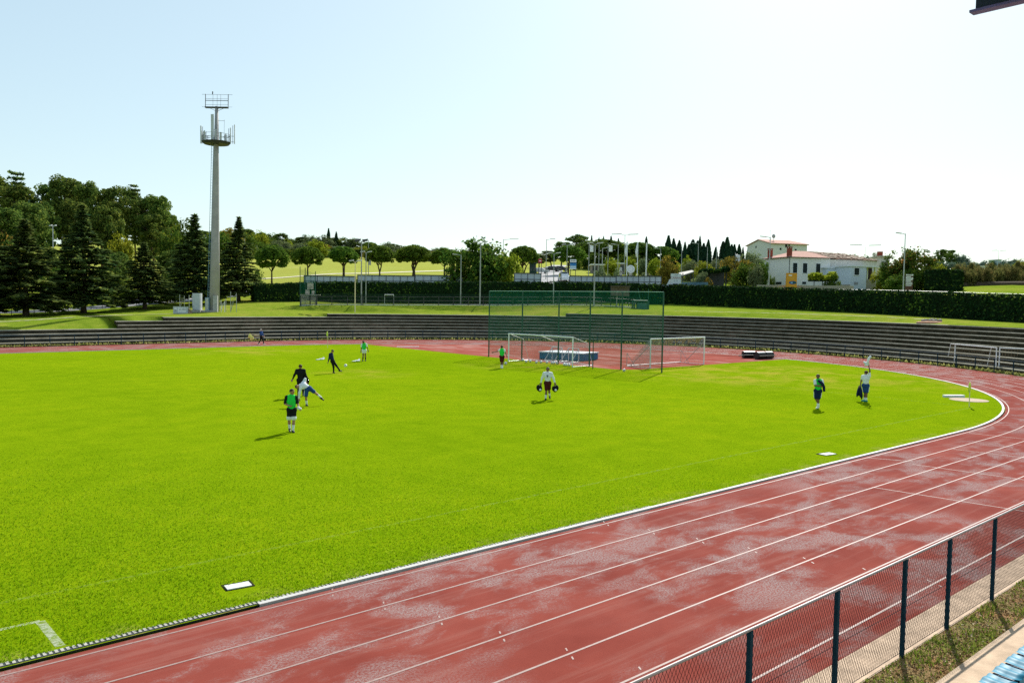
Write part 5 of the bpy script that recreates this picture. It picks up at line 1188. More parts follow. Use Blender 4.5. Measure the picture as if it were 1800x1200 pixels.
mb = MB(); mb.tube([P_(zt_+1.9, -.62), P_(zt_+2.15, -.62)], .07, 6); mb.ball(P_(zt_+2.25, -.60), .1, 8, 5); mb.build('beacon', MAT['dark'], mo_)
mb = MB(); mb.obox(P_(-.1, .10, -.82), _r0*.62, _fh*.3, (0, 0, 2.35)); mb.build('base_casing', M('mast_casing', (.42, .41, .40), .7, .2), mo_)
def bx(name, x, d, w, dp, hh, mt, label, cat, extra=None, z=0., rz=0.):
    p = at_px(x, d); o = empty(name, p+[0, 0, z], math.atan2(_r0[1], _r0[0])+rz, label, cat); mb = MB(); mb.box((-w/2, -dp/2, 0), (w/2, dp/2, hh)); mb.build('casing', mt, o); return o
GC = M('pale_grey_cabinet', (.50, .53, .56), .55, .3, var=.1)
o = bx('equipment_cabinet', 347, 114, 1.05, .9, 2.35, GC, 'tall pale grey equipment cabinet left of the mast', 'cabinet', z=.35)
mb = MB(); mb.box((-.49, -.475, .08), (.49, -.452, 2.27)); mb.build('door', GC, o); mb = MB(); mb.box((-.75, -.6, -.5), (.6, .6, -.003)); mb.build('plinth', MAT['concrete'], o); mb = MB(); mb.box((-.66, -.3, 1.7), (-.527, .2, 2.0)); mb.build('side_box', GC, o)
o = bx('control_box', 365, 114.4, .5, .5, 1.8, M('blue_grey_box', (.22, .34, .44), .5, .3), 'narrow blue-grey box between cabinet and mast', 'cabinet', z=.25)
mb = MB(); mb.box((-.8, -.5, -.4), (1.2, .4, -.003)); mb.build('plinth', MAT['concrete'], o); mb = MB(); mb.box((-.2, -.275, .1), (.2, -.252, 1.7)); mb.build('door', MAT['galv'], o)
o = bx('fallen_box', 318, 111.5, 1.9, .5, .95, GC, 'pale grey box with marked panels lying on the grass left of the cabinet', 'box', rz=.15)
mb = MB(); mb.box((-.8, -.27, .25), (-.45, -.253, .75)); mb.box((-.35, -.27, .2), (.75, -.253, .8)); mb.build('panel', MAT['white'], o)
mb = MB(); mb.box((-.78, -.285, .3), (-.5, -.272, .36)); mb.box((-.78, -.285, .45), (-.5, -.272, .52)); mb.box((-.2, -.285, .56), (.15, -.272, .62)); mb.box((.25, -.285, .56), (.7, -.272, .64)); mb.build('marking', MAT['navy'], o)
mb = MB(); mb.add([(1., -.2, 0), (1.6, -.1, .02), (1.2, .1, .75), (.97, .2, .6)], [(0, 1, 2, 3)]); mb.tube([(1.0, 0, .8), (1.55, -.1, .05)], .05, 4); mb.build('prop', M('weathered_wood', (.34, .24, .15), .85, .1), o)
def frame_post(x, d, hh, label, x2=None, brace=True, mt='pole'):
    p = at_px(x, d); q = at_px(x2, d) if x2 else None; mb = MB(); mb.tube([(0, 0, -.2), (0, 0, hh)], .045, 5)
    if q is not None:
        e = (q-p); mb.tube([e+[0, 0, -.2], e+[0, 0, hh*.92]], .045, 5)
        if brace: mb.tube([(0, 0, .05), e*.85+[0, 0, hh*.8]], .03, 4); mb.tube([(0, 0, hh*.05), e*.5+[0, 0, hh*.75]], .025, 4)
    return tag(mb.build('fence_post', MAT[mt], None, False, p), label, 'post')
frame_post(388.5, 113.5, 1.7, 'pale braced fence frame touching the mast on its right', 394.5, mt='offwhite'); frame_post(397, 114, 1.9, 'thin grey post just right of the braced frame')
frame_post(405.5, 113.5, 2.9, 'taller braced fence frame right of the mast', 415.5); frame_post(316, 119, 2.2, 'braced fence frame behind the fallen box', 324); frame_post(332.5, 116, 2.3, 'thin post between fallen box and cabinet'); frame_post(339, 113.5, 1., 'short post at the foot of the cabinet')
# roadside post-and-rail behind the cedars
o = empty('roadside_fence', at_px(150, 115), 0, 'thin dark post and wire fence along the road behind the cedars', 'fence'); O_ = np.array(o.location); rp = [at_px(x, 103.8+.0975*x) for x in range(-40, 441, 20)]
for p in rp:
    mb = MB(); mb.tube([p-O_+[0, 0, -.2], p-O_+[0, 0, 1.25]], .05, 4); mb.build('post', MAT['dark'], o)
for zz in (.6, 1.15):
    mb = MB(); mb.tube([p-O_+[0, 0, zz] for p in rp], .014, 3); mb.build('wire', MAT['dark'], o)
# ================================================================== LAMP POSTS
HEAD = M('lamp_housing', (.55, .56, .55), .45, .4)
def lamp(x, ytop, d, kind, label, r=.09, mt='pole', group=None, cat='lamp post', arm=1.3, ybase=None, head='lamp_head'):
    p = at_px(x, d); hh = W(x, ytop, d)[2]-p[2]; o = empty('lamp_post', p, math.atan2(_r0[1], _r0[0]), label, cat, group)
    mb = MB(); mb.tube([(0, 0, -.3), (0, 0, hh*.5), (0, 0, hh)], [r, r*.85, r*.65], 7); mb.build('pole', MAT[mt], o)
    def hd(x0, x1, z0, z1, y=0., ph=.13):
        m2 = MB(); m2.tube([(0, 0, hh-.15), (x0, y, z0)], r*.5, 5); m2.build('arm', MAT[mt], o)
        m3 = MB(); m3.obox((min(x0, x1), y-.16, z0), (abs(x1-x0), 0, z1-z0), (0, .32, 0), (0, 0, ph)); m3.build(head, HEAD, o)
    if kind == 'one_r': hd(arm*.5, arm*1.2, hh+.05, hh+.1)
    elif kind == 'one_l': hd(-arm*.5, -arm*1.2, hh+.05, hh-.05)
    elif kind == 'two': hd(arm*.25, arm, hh, hh+.12, 0, .17); hd(-arm*.25, -arm, hh, hh+.12, 0, .17)
    elif kind == 'flood':
        for s in (-1, 1):
            m2 = MB(); m2.tube([(0, 0, hh-.25), (s*.55, 0, hh-.1)], r*.5, 5); m2.build('arm', MAT[mt], o)
            m3 = MB(); m3.obox((s*.55-.4, -.25, hh-.15), (.8, 0, .12), (0, .5, .1), (0, 0, .32)); m3.build('floodlight', MAT['dark'], o)
    elif kind == 'box':
        m3 = MB(); m3.box((.2, -.25, hh-1.9), (.95, .25, hh-.5)); m3.build('light_box', MAT['white'], o); m2 = MB(); m2.tube([(0, 0, hh-.4), (.6, 0, hh-.45)], .04, 5); m2.build('arm', MAT[mt], o)
    return o
lamp(624, 460, 121, 'two', 'slim cream-coloured pole in front of the clipped hedge', .085, 'cream', arm=.9)
lamp(635, 424, 125.5, 'flood', 'tall floodlight pole with two dark heads, in front of the upper pitch rail', .11)
lamp(643, 444, 145, 'two', 'shorter lamp pole right of the double floodlight', .10, arm=1.)
lamp(647.5, 422, 192, 'one_l', 'thin lamp pole on the slope behind the double floodlight', .10)
lamp(809.5, 448, 147, 'one_l', 'lamp pole in front of the big leafy tree, left of the taller pole', .11)
lamp(843.5, 427, 127.5, 'two', 'tall double-armed lamp pole in front of the big leafy tree', .115, arm=1.1)
lamp(972.5, 446, 148, 'two', 'lamp pole with two small heads left of the approach road van', .10, arm=1.2)
lamp(1044, 429, 128, 'two', 'tall pole with two broad white lamp heads behind the ball net', .12, arm=1.25)
lamp(884, 421, 205, 'one_r', 'pole with one arm above the yellow-green bush', .1, arm=3.2); lamp(959.5, 421, 178, 'one_r', 'thin pole with one arm at the edge of the approach road', .09, arm=1.6)
lamp(962, 470, 172, 'none', 'short bare pole beside the thin one-armed pole', .07); lamp(996, 431, 176, 'two', 'lamp pole left of the blue and white sign', .09, arm=1.2)
lamp(986, 462, 168, 'none', 'dark short post beside the van', .09, 'dark'); lamp(1034.5, 428, 182, 'box', 'lamp pole carrying a white box light, nearer the blue sign', .09); lamp(1052, 430, 178, 'none', 'plain thin pole right of the tall double lamp', .08)
lamp(1058, 436, 176, 'one_r', 'street lamp with a curved head right of the tall double lamp', .1, 'galv', arm=1.5); lamp(1068, 428, 188, 'box', 'lamp pole carrying a white box light, right of the curved street lamp', .08)
lamp(1085.5, 430, 180, 'one_l', 'lamp pole left of the flagpoles', .1, arm=1.3); lamp(1097, 413, 195, 'two', 'very tall pole with a wide double arm behind the flagpoles', .09, arm=3.2)
for x, y, d, k, lb in ((1197, 430, 175, 'none', 'grey pole in front of the tall cypress clump'), (1226, 428, 185, 'one_l', 'lamp pole among the cypresses right of the grey pole'), (1242, 434, 180, 'none', 'plain pole right of the cypress lamp pole'), (1258, 432, 178, 'none', 'pole before the gap in the cypress line'), (1160, 437, 190, 'one_l', 'lamp pole right of the bare flagpole'), (1291, 444, 172, 'box', 'pole with a small white box above the rusty shrub'),
                       (430, 420, 160, 'none', 'thin pole between the slender cedar and the first umbrella pine')):
    lamp(x, y, d, k, lb, .09)
lamp(1351, 417, 152, 'one_l', 'tall street lamp in front of the white house corner', .11, 'galv', arm=1.6); lamp(1587, 411, 125, 'one_l', 'tall grey street lamp in front of the rusty-tipped tree', .10, 'galv', arm=1.2)
lamp(95, 399, 124, 'two', 'street lamp glimpsed between the two tall cedars', .1, 'galv', arm=.5)
lamp(1754, 441, 300, 'two', 'far T-shaped pole above the distant wood', .08, arm=2.6); lamp(1519, 432, 210, 'two', 'far T-shaped pole behind the tiled roof', .05, arm=4.)
for x, yf0, yf1, yt, lb, flag in ((1101, 427, 452, 425, 'white flagpole with a limp white flag, left one', 1), (1119.5, 428, 452, 426, 'white flagpole with a limp white flag, right one', 1), (1135, 0, 0, 427, 'thicker bare white flagpole', 0)):
    d = 172; p = at_px(x, d); hh = W(x, yt, d)[2]-p[2]; o = empty('flagpole', p, math.atan2(_r0[1], _r0[0]), lb, 'flagpole')
    mb = MB(); mb.tube([(0, 0, -.2), (0, 0, hh)], .09 if flag else .13, 7); mb.build('pole', MAT['white'], o)
    if flag:
        mb = MB(); z1 = hh-.1; z0 = z1-3.1; mb.tube([(-.10, 0, z1), (-.2, .05, z1-1), (-.28, -.05, z1-2), (-.22, 0, z0)], [.05, .16, .26, .12], 7); mb.build('flag', MAT['white'], o, True)
# ================================================================== UPPER PITCH
pit = [at_px(x, d) for x, d in ((528, 123.5), (600, 124.8), (700, 126.3), (800, 127.6), (900, 128.2), (1000, 128.6), (1080, 128.5), (1125, 128))]
def along(pts, step):
    out = []; carry = 0.
    for a, c in zip(pts, pts[1:]):
        l = np.linalg.norm(c-a); t = carry
        while t < l: out.append(a+(c-a)*t/l); t += step
        carry = t-l
    return out
o = empty('pitch_railing', pit[3], 0, 'dark wire railing with posts along the edge of the upper pitch', 'fence'); O_ = np.array(o.location)
for p in along(pit, 2.35):
    mb = MB(); mb.tube([p-O_+[0, 0, -.2], p-O_+[0, 0, 1.35]], .06, 5); mb.build('post', MAT['dark'], o)
for zz, r_ in ((1.32, .03), (.72, .03), (.22, .035)):
    mb = MB(); mb.tube([p-O_+[0, 0, zz] for p in pit], r_, 5); mb.build('rail', MAT['dark'], o)
mb = MB(); mb.tube([p-O_+[0, .25, .06] for p in pit], .11, 4); mb.build('kerb', MAT['offwhite'], o)
gb = MB()
for a, c in zip(pit, pit[1:]): net_patch(gb, a-O_+[0, .05, .25], c-O_+[0, .05, .25], c-O_+[0, .05, 1.75], a-O_+[0, .05, 1.75], .11, .014)
gb.build('wire_net', M('dark_green_wire', (.02, .05, .03), .7, .1), o)
# wooden score frame with green net, left end of the pitch
p = at_px(547, 125.5); o = empty('scoreboard_frame', p, math.atan2(_r0[1], _r0[0]), 'white slatted wooden stand with green net at the end of the upper pitch', 'stand'); s_ = 125.5/F
WD = M('whitewashed_slats', (.55, .50, .44), .8, .15, var=.25, vs=5)
def slats(x0, x1, z0, z1, n, y, th=.04, fill=.55):
    mb = MB(); st = (z1-z0)/n
    for i in range(n): mb.box((x0, y, z0+i*st), (x1, y+th, z0+i*st+st*fill))
    mb.build('slat_panel', WD, o)
for x0, x1, y0, y1, n in ((530, 544, 534, 517, 5), (547, 556, 533, 517, 5), (536, 543, 516, 507, 4), (547, 551.5, 516, 508, 4), (539, 550, 506, 495, 5)):
    slats((x0-547)*s_, (x1-547)*s_, (534-y0)*s_, (534-y1)*s_, n, -.3 if y0 > 520 else .3)
mb = MB(); mb.box(((528.5-547)*s_, -.4, 17.2*s_), ((563-547)*s_, .2, 18.2*s_)); mb.build('shelf', WD, o)
for x in (529, 545.5, 557):
    mb = MB(); mb.box(((x-547)*s_-.08, -.22, -.2), ((x-547)*s_+.08, -.06, 17*s_)); mb.build('post', MAT['dark'], o)
for x, y in ((526, 468), (535, 470), (553, 476)):
    mb = MB(); mb.tube([((x-547)*s_, .5, -.2), ((x-547)*s_, .5, (535-y)*s_)], .06, 5); mb.build('net_pole', MAT['green_steel'], o)
mb = MB(); net_patch(mb, ((526-547)*s_, .5, 1.4), ((535-547)*s_, .9, 1.4), ((535-547)*s_, .9, 5.4), ((526-547)*s_, .5, 5.4), .12, .008); net_patch(mb, ((535-547)*s_, .9, 1.4), ((553-547)*s_, .6, 1.4), ((553-547)*s_, .6, 4.9), ((535-547)*s_, .9, 5.3), .12, .008); mb.build('net', MAT['net_g'], o)
# bench shelter, goal and box at the right end of the pitch
p = at_px(1098, 131); o = empty('bench_shelter', p, math.atan2(_r0[1], _r0[0]), 'grey-brown slatted shelter with a flat top behind the ball net', 'shelter'); s_ = 131/F
SL = M('brown_grey_boards', (.16, .13, .12), .85, .1, var=.2, vs=5); mb = MB()
for i in range(8): mb.box((-23*s_, 1.2, 1.75+i*.19), (9.5*s_, 1.26, 1.75+i*.19+.165))
mb.build('back_boards', SL, o); mb = MB(); mb.box((-24*s_, .0, 3.28), (10*s_, 1.3, 3.36)); mb.build('roof', SL, o)
for x in (-23, -7, 9):
    mb = MB(); mb.box((x*s_-.06, 1.27, -.2), (x*s_+.06, 1.39, 3.27)); mb.build('post', MAT['dark'], o)
p = at_px(1131, 127.4); o = empty('green_bench_box', p, math.atan2(_r0[1], _r0[0]), 'green netted box with a white rail at the right end of the upper pitch', 'bench'); s_ = 127.4/F
mb = MB(); mb.box((-11*s_, -.2, 0), (6*s_, .9, 11*s_)); mb.build('box_body', M('dull_green_sheet', (.06, .14, .11), .7, .2, var=.2), o)
mb = MB(); mb.box((-17*s_, -.25, 14.5*s_), (6.5*s_, .95, 16*s_)); mb.build('top_rail', MAT['offwhite'], o)
for x in (-19, -16, 7, 9):
    mb = MB(); mb.box((x*s_-.1, 0, -.1), (x*s_+.1, .2, 15*s_)); mb.build('post', MAT['green_steel'], o)
mb = MB(); mb.tube([(-5*s_, .4, 16*s_), (-10*s_, .4, 37*s_)], .05, 5); mb.tube([(9*s_, .4, 0), (9*s_, .4, 36*s_)], .05, 5); mb.build('stay_pole', MAT['green_steel'], o)
o = empty('pitch_goal', at_px(1090, 133), math.atan2(_r0[1], _r0[0]), 'white goal frame seen end-on behind the ball net', 'goal'); s_ = 133/F
mb = MB()
for x in (-6, 4): mb.tube([(x*s_, 0, -.1), (x*s_, 0, 2.4)], .07, 6)
mb.tube([(-6*s_, 0, 2.4), (12*s_, .5, 2.4)], .07, 6); mb.tube([(-1*s_, 0, 2.35), (4*s_, .3, 1.9)], .05, 6); mb.build('goal_frame', MAT['white'], o)
o = empty('pitch_goal', at_px(684, 146), math.atan2(_r0[1], _r0[0]), 'white goal crossbar showing above the upper pitch railing', 'goal'); s_ = 146/F
mb = MB()
for x in (-8, 8): mb.tube([(x*s_, 0, -.1), (x*s_, 0, 1.62)], .05, 6)
mb.tube([(-8*s_, 0, 1.62), (8*s_, 0, 1.62)], .08, 6); mb.build('goal_frame', MAT['white'], o)
# billboards seen from behind
BBM = M('billboard_back_sheet', (.50, .54, .58), .6, .25, var=.12, vs=1.)
def billboard(x0, x1, yt, d0, d1, label, ncol, drop=3.1):
    a, c = at_px(x0, d0), at_px(x1, d1); a[2] = c[2] = min(a[2], c[2]); zt = W((x0+x1)/2, yt, (d0+d1)/2)[2]; e = c-a; L = np.linalg.norm(e); hh = zt-a[2]; zb = hh-drop
    o = empty('billboard', a, math.atan2(e[1], e[0]), label, 'billboard', 'billboards along the road')
    mb = MB(); mb.box((0, -.02, zb), (L, .04, hh)); mb.build('panel', BBM, o)
    mb = MB()
    mb.box((-.12, -.14, hh), (L+.12, .1, hh+.16)); mb.box((-.12, -.14, zb-.1), (0, .1, hh)); mb.box((L, -.14, zb-.1), (L+.12, .1, hh)); mb.build('border', MAT['dark'], o)
    mb = MB()
    for i in range(1, ncol*2): mb.box((L*i/(2*ncol)-(.05 if i % 2 == 0 else .02), -.10, zb), (L*i/(2*ncol)+(.05 if i % 2 == 0 else .02), -.023, hh-.003))
    for z in (zb+drop*.36, zb+drop*.66): mb.box((0, -.13, z), (L, -.103, z+.10))
    mb.build('backing_bars', MAT['dark'], o)
    for i in range(ncol):
        mb = MB(); q = L*(i+.5)/ncol; mb.box((q-.14, -.45, -.3), (q+.14, -.15, zb+drop*.62)); mb.build('support_post', MAT['dark'], o)
billboard(535, 625, 485.8, 160, 161.5, 'billboard back behind the hedge, lowest and leftmost of three joined panels', 4)
billboard(629, 728, 485.0, 161.5, 162.5, 'billboard back behind the hedge, middle of three joined panels', 4)
billboard(730, 812, 484.8, 162.5, 163, 'billboard back partly hidden by the big leafy tree', 3)
billboard(904, 950, 481.0, 160, 160, 'single tall white billboard back beside the approach road', 2, 3.4)
billboard(1001, 1082, 486.2, 160, 159.5, 'billboard back in front of the roundabout flowers, lighter half', 4)
billboard(1083, 1161, 486.2, 159.5, 158.5, 'billboard back seen through the green net, darker half', 4)
# ================================================================== SIGNS
def text(body, parent, loc, size, mt, name='lettering', rx=PI/2, sx=1.):
    cu = bpy.data.curves.new(name, 'FONT'); cu.body = body; cu.size = size; cu.extrude = .004; cu.align_x = 'CENTER'; cu.align_y = 'CENTER'
    t = bpy.data.objects.new(name, cu); COL.objects.link(t); dg = bpy.context.evaluated_depsgraph_get(); me = bpy.data.meshes.new_from_object(t.evaluated_get(dg)); bpy.data.objects.remove(t)
    me.materials.clear(); me.materials.append(mt); q = link(name, me, parent); q.location = loc; q.rotation_euler = (rx, 0, 0); q.scale = (sx, 1, 1); return q
def board(name, x0, x1, yt, yb, d, mt, label, legs=True, th=.12):
    xc = (x0+x1)/2; p = at_px(xc, d); s = d/F; zt = W(xc, yt, d)[2]-p[2]; zb = W(xc, yb, d)[2]-p[2]; w = (x1-x0)*s
    o = empty(name, p, math.atan2(_r0[1], _r0[0]), label, 'sign'); mb = MB(); mb.box((-w/2, 0, zb), (w/2, th, zt)); mb.build('panel', mt, o)
    if legs:
        for sx in (-1, 1):
            m2 = MB(); m2.box((sx*w*.4-.06, th, -.3), (sx*w*.4+.06, th+.12, zt-.05)); m2.build('leg', MAT['dark'], o)
    return o, w, zb, zt
RD = M('dark_red_lettering', (.22, .03, .03), .6, .2); DK = M('black_lettering', (.02, .02, .025), .6, .2)
WB = M('white_sign_board', (.62, .65, .70), .55, .3, var=.08)
o, w, zb, zt = board('lettered_sign', 1178, 1196, 481, 502, 154, WB, 'white board lettered in red and black above the clipped hedge')
h_ = zt-zb; text('LA DI', o, (0, -.004, zb+h_*.87), h_*.13, DK); text('CARING', o, (0, -.004, zb+h_*.64), h_*.27, RD, sx=.9); text('&  CO', o, (0, -.004, zb+h_*.40), h_*.13, DK)
mb = MB(); mb.box((-w*.28, -.012, zb+h_*.10), (w*.2, -.003, zb+h_*.17)); mb.build('bar', DK, o)
mb = MB(); mb.add([(-w/2-.9, .25, zb-.3), (-w/2-.02, .2, zb-.3), (-w/2-.02, .2, zb+h_*.55), (-w/2-.2, .25, zb+h_*.5)], [(0, 1, 2, 3)]); mb.add([(-w/2-.9, .3, zb-.3), (-w/2-.02, .3, zb-.3), (-w/2-.02, .3, zb+h_*.55), (-w/2-.2, .3, zb+h_*.5)], [(3, 2, 1, 0)]); mb.build('side_panel', WB, o)
OR = M('orange_sign_paint', (.62, .27, .015), .5, .3, var=.1)
o, w, zb, zt = board('orange_sign', 1381.5, 1400, 480, 509, 147, OR, 'tall orange sign with a blue and white oval in front of the white house', th=.35); h_ = zt-zb
mb = MB(); mb.box((-w*.30, -.012, zt-h_*.17), (w*.02, -.003, zt-h_*.10)); mb.build('caption_bar', MAT['white'], o)
def disc(o, name, cx, cz, rx_, rz_, y, mt, n=24, th=.01):
    mb = MB(); mb.add([(cx+rx_*math.cos(2*PI*i/n), y, cz+rz_*math.sin(2*PI*i/n)) for i in range(n)], [tuple(range(n))]); return mb.build(name, mt, o)
disc(o, 'blue_oval', w*.10, zb+h_*.42, w*.36, h_*.10, -.006, M('sign_blue', (.01, .06, .25), .5, .3)); disc(o, 'pale_oval', w*.10, zb+h_*.42, w*.20, h_*.045, -.010, M('sign_pale_blue', (.30, .50, .75), .5, .3)); 
mb = MB(); mb.box((w*.10, -.016, zb+h_*.36), (w*.46, -.012, zb+h_*.47)); mb.build('green_block', M('sign_dark_green', (.01, .08, .09), .5, .3), o)
mb = MB()
for q in (.62, .68, .74): mb.box((-w*.3, -.01, zb+h_*q), (w*.3, -.004, zb+h_*(q+.018)))
mb.build('text_lines', M('sign_pale_orange', (.70, .40, .08), .5, .3), o)
o, w, zb, zt = board('blue_sign', 1001.5, 1012.5, 456, 473, 172, MAT['white'], 'white and blue information sign at the head of the approach road'); h_ = zt-zb
mb = MB(); mb.box((-w/2, -.03, zb+h_*.38), (w/2, -.003, zb+h_*.62)); mb.build('blue_band', M('band_blue', (.015, .16, .42), .5, .3), o)
mb = MB(); mb.box((-w/2, -.03, zb+h_*.10), (w/2, -.003, zb+h_*.36)); mb.build('pale_blue_band', M('band_pale_blue', (.12, .35, .55), .5, .3), o)
mb = MB(); mb.box((-w/2, -.03, zb+h_*.62), (w/2, -.003, zb+h_*.70)); mb.build('navy_band', MAT['navy'], o)
mb = MB(); mb.box((-w*.40, -.012, zb+h_*.84), (w*.38, -.003, zb+h_*.90)); mb.build('text_line', DK, o)
mb = MB()
for i in range(5): mb.box((-w*.42+i*w*.18, -.036, zb+h_*.16), (-w*.42+i*w*.18+w*.10, -.031, zb+h_*.30))
mb.build('pictograms', MAT['white'], o)
o, w, zb, zt = board('direction_sign', 1591, 1603.5, 482, 511, 121, M('brown_sign', (.10, .045, .03), .6, .2), 'brown direction sign with rows of white plates beside the grey street lamp'); h_ = zt-zb
for i, (f0, f1, x1) in enumerate(((.94, 1.03, .5), (.84, .89, .15), (.73, .83, .5), (.655, .70, .45), (.57, .62, .2), (.49, .535, .4), (.40, .445, .42), (.31, .355, .3))):
    mb = MB(); mb.box((-w*.5, -.04, zb+h_*f0*.97), (w*x1, -.003, zb+h_*f1*.97)); mb.build('plate', MAT['white'], o)
mb = MB()
for f0 in (.965, .76): mb.box((-w*.38, -.046, zb+h_*f0), (w*.3, -.041, zb+h_*(f0+.025)))
mb.build('plate_text', DK, o)
o, w, zb, zt = board('red_sign', 946, 952, 455, 462, 182, M('red_sign_paint', (.42, .03, .06), .5, .3), 'small red sign on a pole at the left side of the approach road')
mb = MB(); mb.box((-w*.3, -.02, zb+(zt-zb)*.4), (w*.3, -.003, zb+(zt-zb)*.6)); mb.build('white_bar', MAT['white'], o)
o, w, zb, zt = board('red_sign', 648, 652, 457, 466, 190, MAT['galv'], 'small grey plate on the slope pole behind the floodlight', False)
# round white emblem stone and white letter on the roundabout
o = empty('round_emblem', at_px(1108, 172), math.atan2(_r0[1], _r0[0]), 'round white disc standing among the roundabout flowers', 'emblem'); s_ = 172/F; zc = W(1108, 473, 172)[2]-o.location.z
mb = MB(); k = 32; rr_ = 7.*s_
mb.add([(rr_*math.cos(2*PI*i/k), y, zc+rr_*math.sin(2*PI*i/k)) for y in (0, .3) for i in range(k)], [tuple(range(k)), tuple(range(2*k-1, k-1, -1))]+[(i, k+i, k+(i+1) % k, (i+1) % k) for i in range(k)]); mb.build('disc', MAT['white'], o)
mb = MB(); mb.tube([(rr_*.6*math.cos(2*PI*i/24), -.01, zc+rr_*.6*math.sin(2*PI*i/24)) for i in range(25)], .05, 4); mb.build('ring', MAT['galv'], o)
mb = MB(); mb.box((-.3, .05, -.3), (.3, .25, zc-rr_*.95)); mb.build('foot', MAT['concrete'], o)
o = empty('letter_sign', at_px(1091, 172), math.atan2(_r0[1], _r0[0]), 'white letter R standing left of the round disc', 'sign'); zc = W(1091, 474, 172)[2]-o.location.z
text('R', o, (0, 0, zc), 1.25, MAT['white'], 'letter'); mb = MB(); mb.box((-.3, -.02, -.3), (.3, .1, zc-.5)); mb.build('foot', MAT['concrete'], o)
# flower bed and dark shrubs of the roundabout
rg = np.random.default_rng(21)
def low_bed(name, x0, x1, d, w, hgt, mt, label, cat, n=2600, size=.22):
    a, c = at_px(x0, d), at_px(x1, d); e = c-a; L = Leaves(); t = rg.random(n); hv = hgt*(.65+.3*np.sin(t*9+n)+.18*np.sin(t*23)); P = a+e*t[:, None]+np.array([0, 0, 1.])*(rg.random(n)*hv)[:, None]-a; P = P+_fh*((rg.random(n)-.5)*w)[:, None]
    L.add(*cards(P, rg.normal(size=(n, 3))+[0, 0, .5], size, rg)); m_ = L.mesh('foliage', mt); o = empty(name, a, 0, label, cat); link('foliage', m_, o)
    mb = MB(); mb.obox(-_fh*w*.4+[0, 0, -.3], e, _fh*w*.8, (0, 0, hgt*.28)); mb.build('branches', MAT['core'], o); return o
low_bed('shrub_bed', 1046, 1156, 169, 2.2, 1.0, LM['hedge'], 'low dark green shrub bed behind the long billboards', 'shrubs')
low_bed('flower_bed', 1042, 1088, 175, 2.5, 3.3, LM['olive'], 'pale flowering bed left of the white letter', 'flowers')
low_bed('flower_bed', 1096, 1134, 177, 2., 2.6, LM['olive'], 'pale flowering bed behind the round disc', 'flowers')
low_bed('flower_bed', 1022, 1036, 182, 1.6, .5, leaf_mat('orange_flowers', (.35, .12, .02), (.55, .25, .03), .3), 'small bed of orange flowers on the roundabout lawn', 'flowers', 600)
drape('roundabout_lawn', [at_px(1003, 174)[:2], at_px(1045, 176)[:2]], 10., MAT['grass'], .1)
# kiosk buildings behind the flags
def block(name, x0, x1, yt, d, dp, mt, label, cat, roof=None, extra=0):
    a, c = at_px(x0, d), at_px(x1, d); a[2] = c[2] = min(a[2], c[2]); e = c-a; L = np.linalg.norm(e); hh = W((x0+x1)/2, yt, d)[2]-a[2]; o = empty(name, a, math.atan2(e[1], e[0]), label, cat)
    mb = MB(); mb.box((0, 0, -.5), (L, dp, hh)); mb.build('wall', mt, o); mb = MB(); mb.box((-.25, -.4, hh+.002), (L+.25, dp+.3, hh+.28)); mb.build('roof', roof or MAT['white'], o)
    n = max(2, int(L/2.2))
    for i in range(n): m2 = MB(); m2.box((L*(i+.18)/n, -.03, hh*.35), (L*(i+.82)/n, -.002, hh*.85)); m2.build('window', MAT['glass'], o)
    return o
PW = M('pale_plaster', (.52, .50, .47), .8, .2, var=.1); BW = M('brownish_wall', (.22, .19, .17), .8, .2)
block('kiosk', 1040, 1062, 466, 212, 5, BW, 'long low kiosk with pale roof left of the yellow-green bush', 'kiosk'); block('kiosk', 1082, 1118, 464, 214, 6, BW, 'long low building with pale roof behind the flagpoles', 'kiosk'); block('kiosk', 1136, 1155, 468, 206, 5, BW, 'low building with a thick white roof edge right of the bare flagpole', 'kiosk')
block('kiosk', 931, 942, 463, 200, 4, M('dark_green_kiosk', (.015, .05, .045), .6, .2), 'dark green kiosk under the thick umbrella pine', 'kiosk', MAT['dark'])
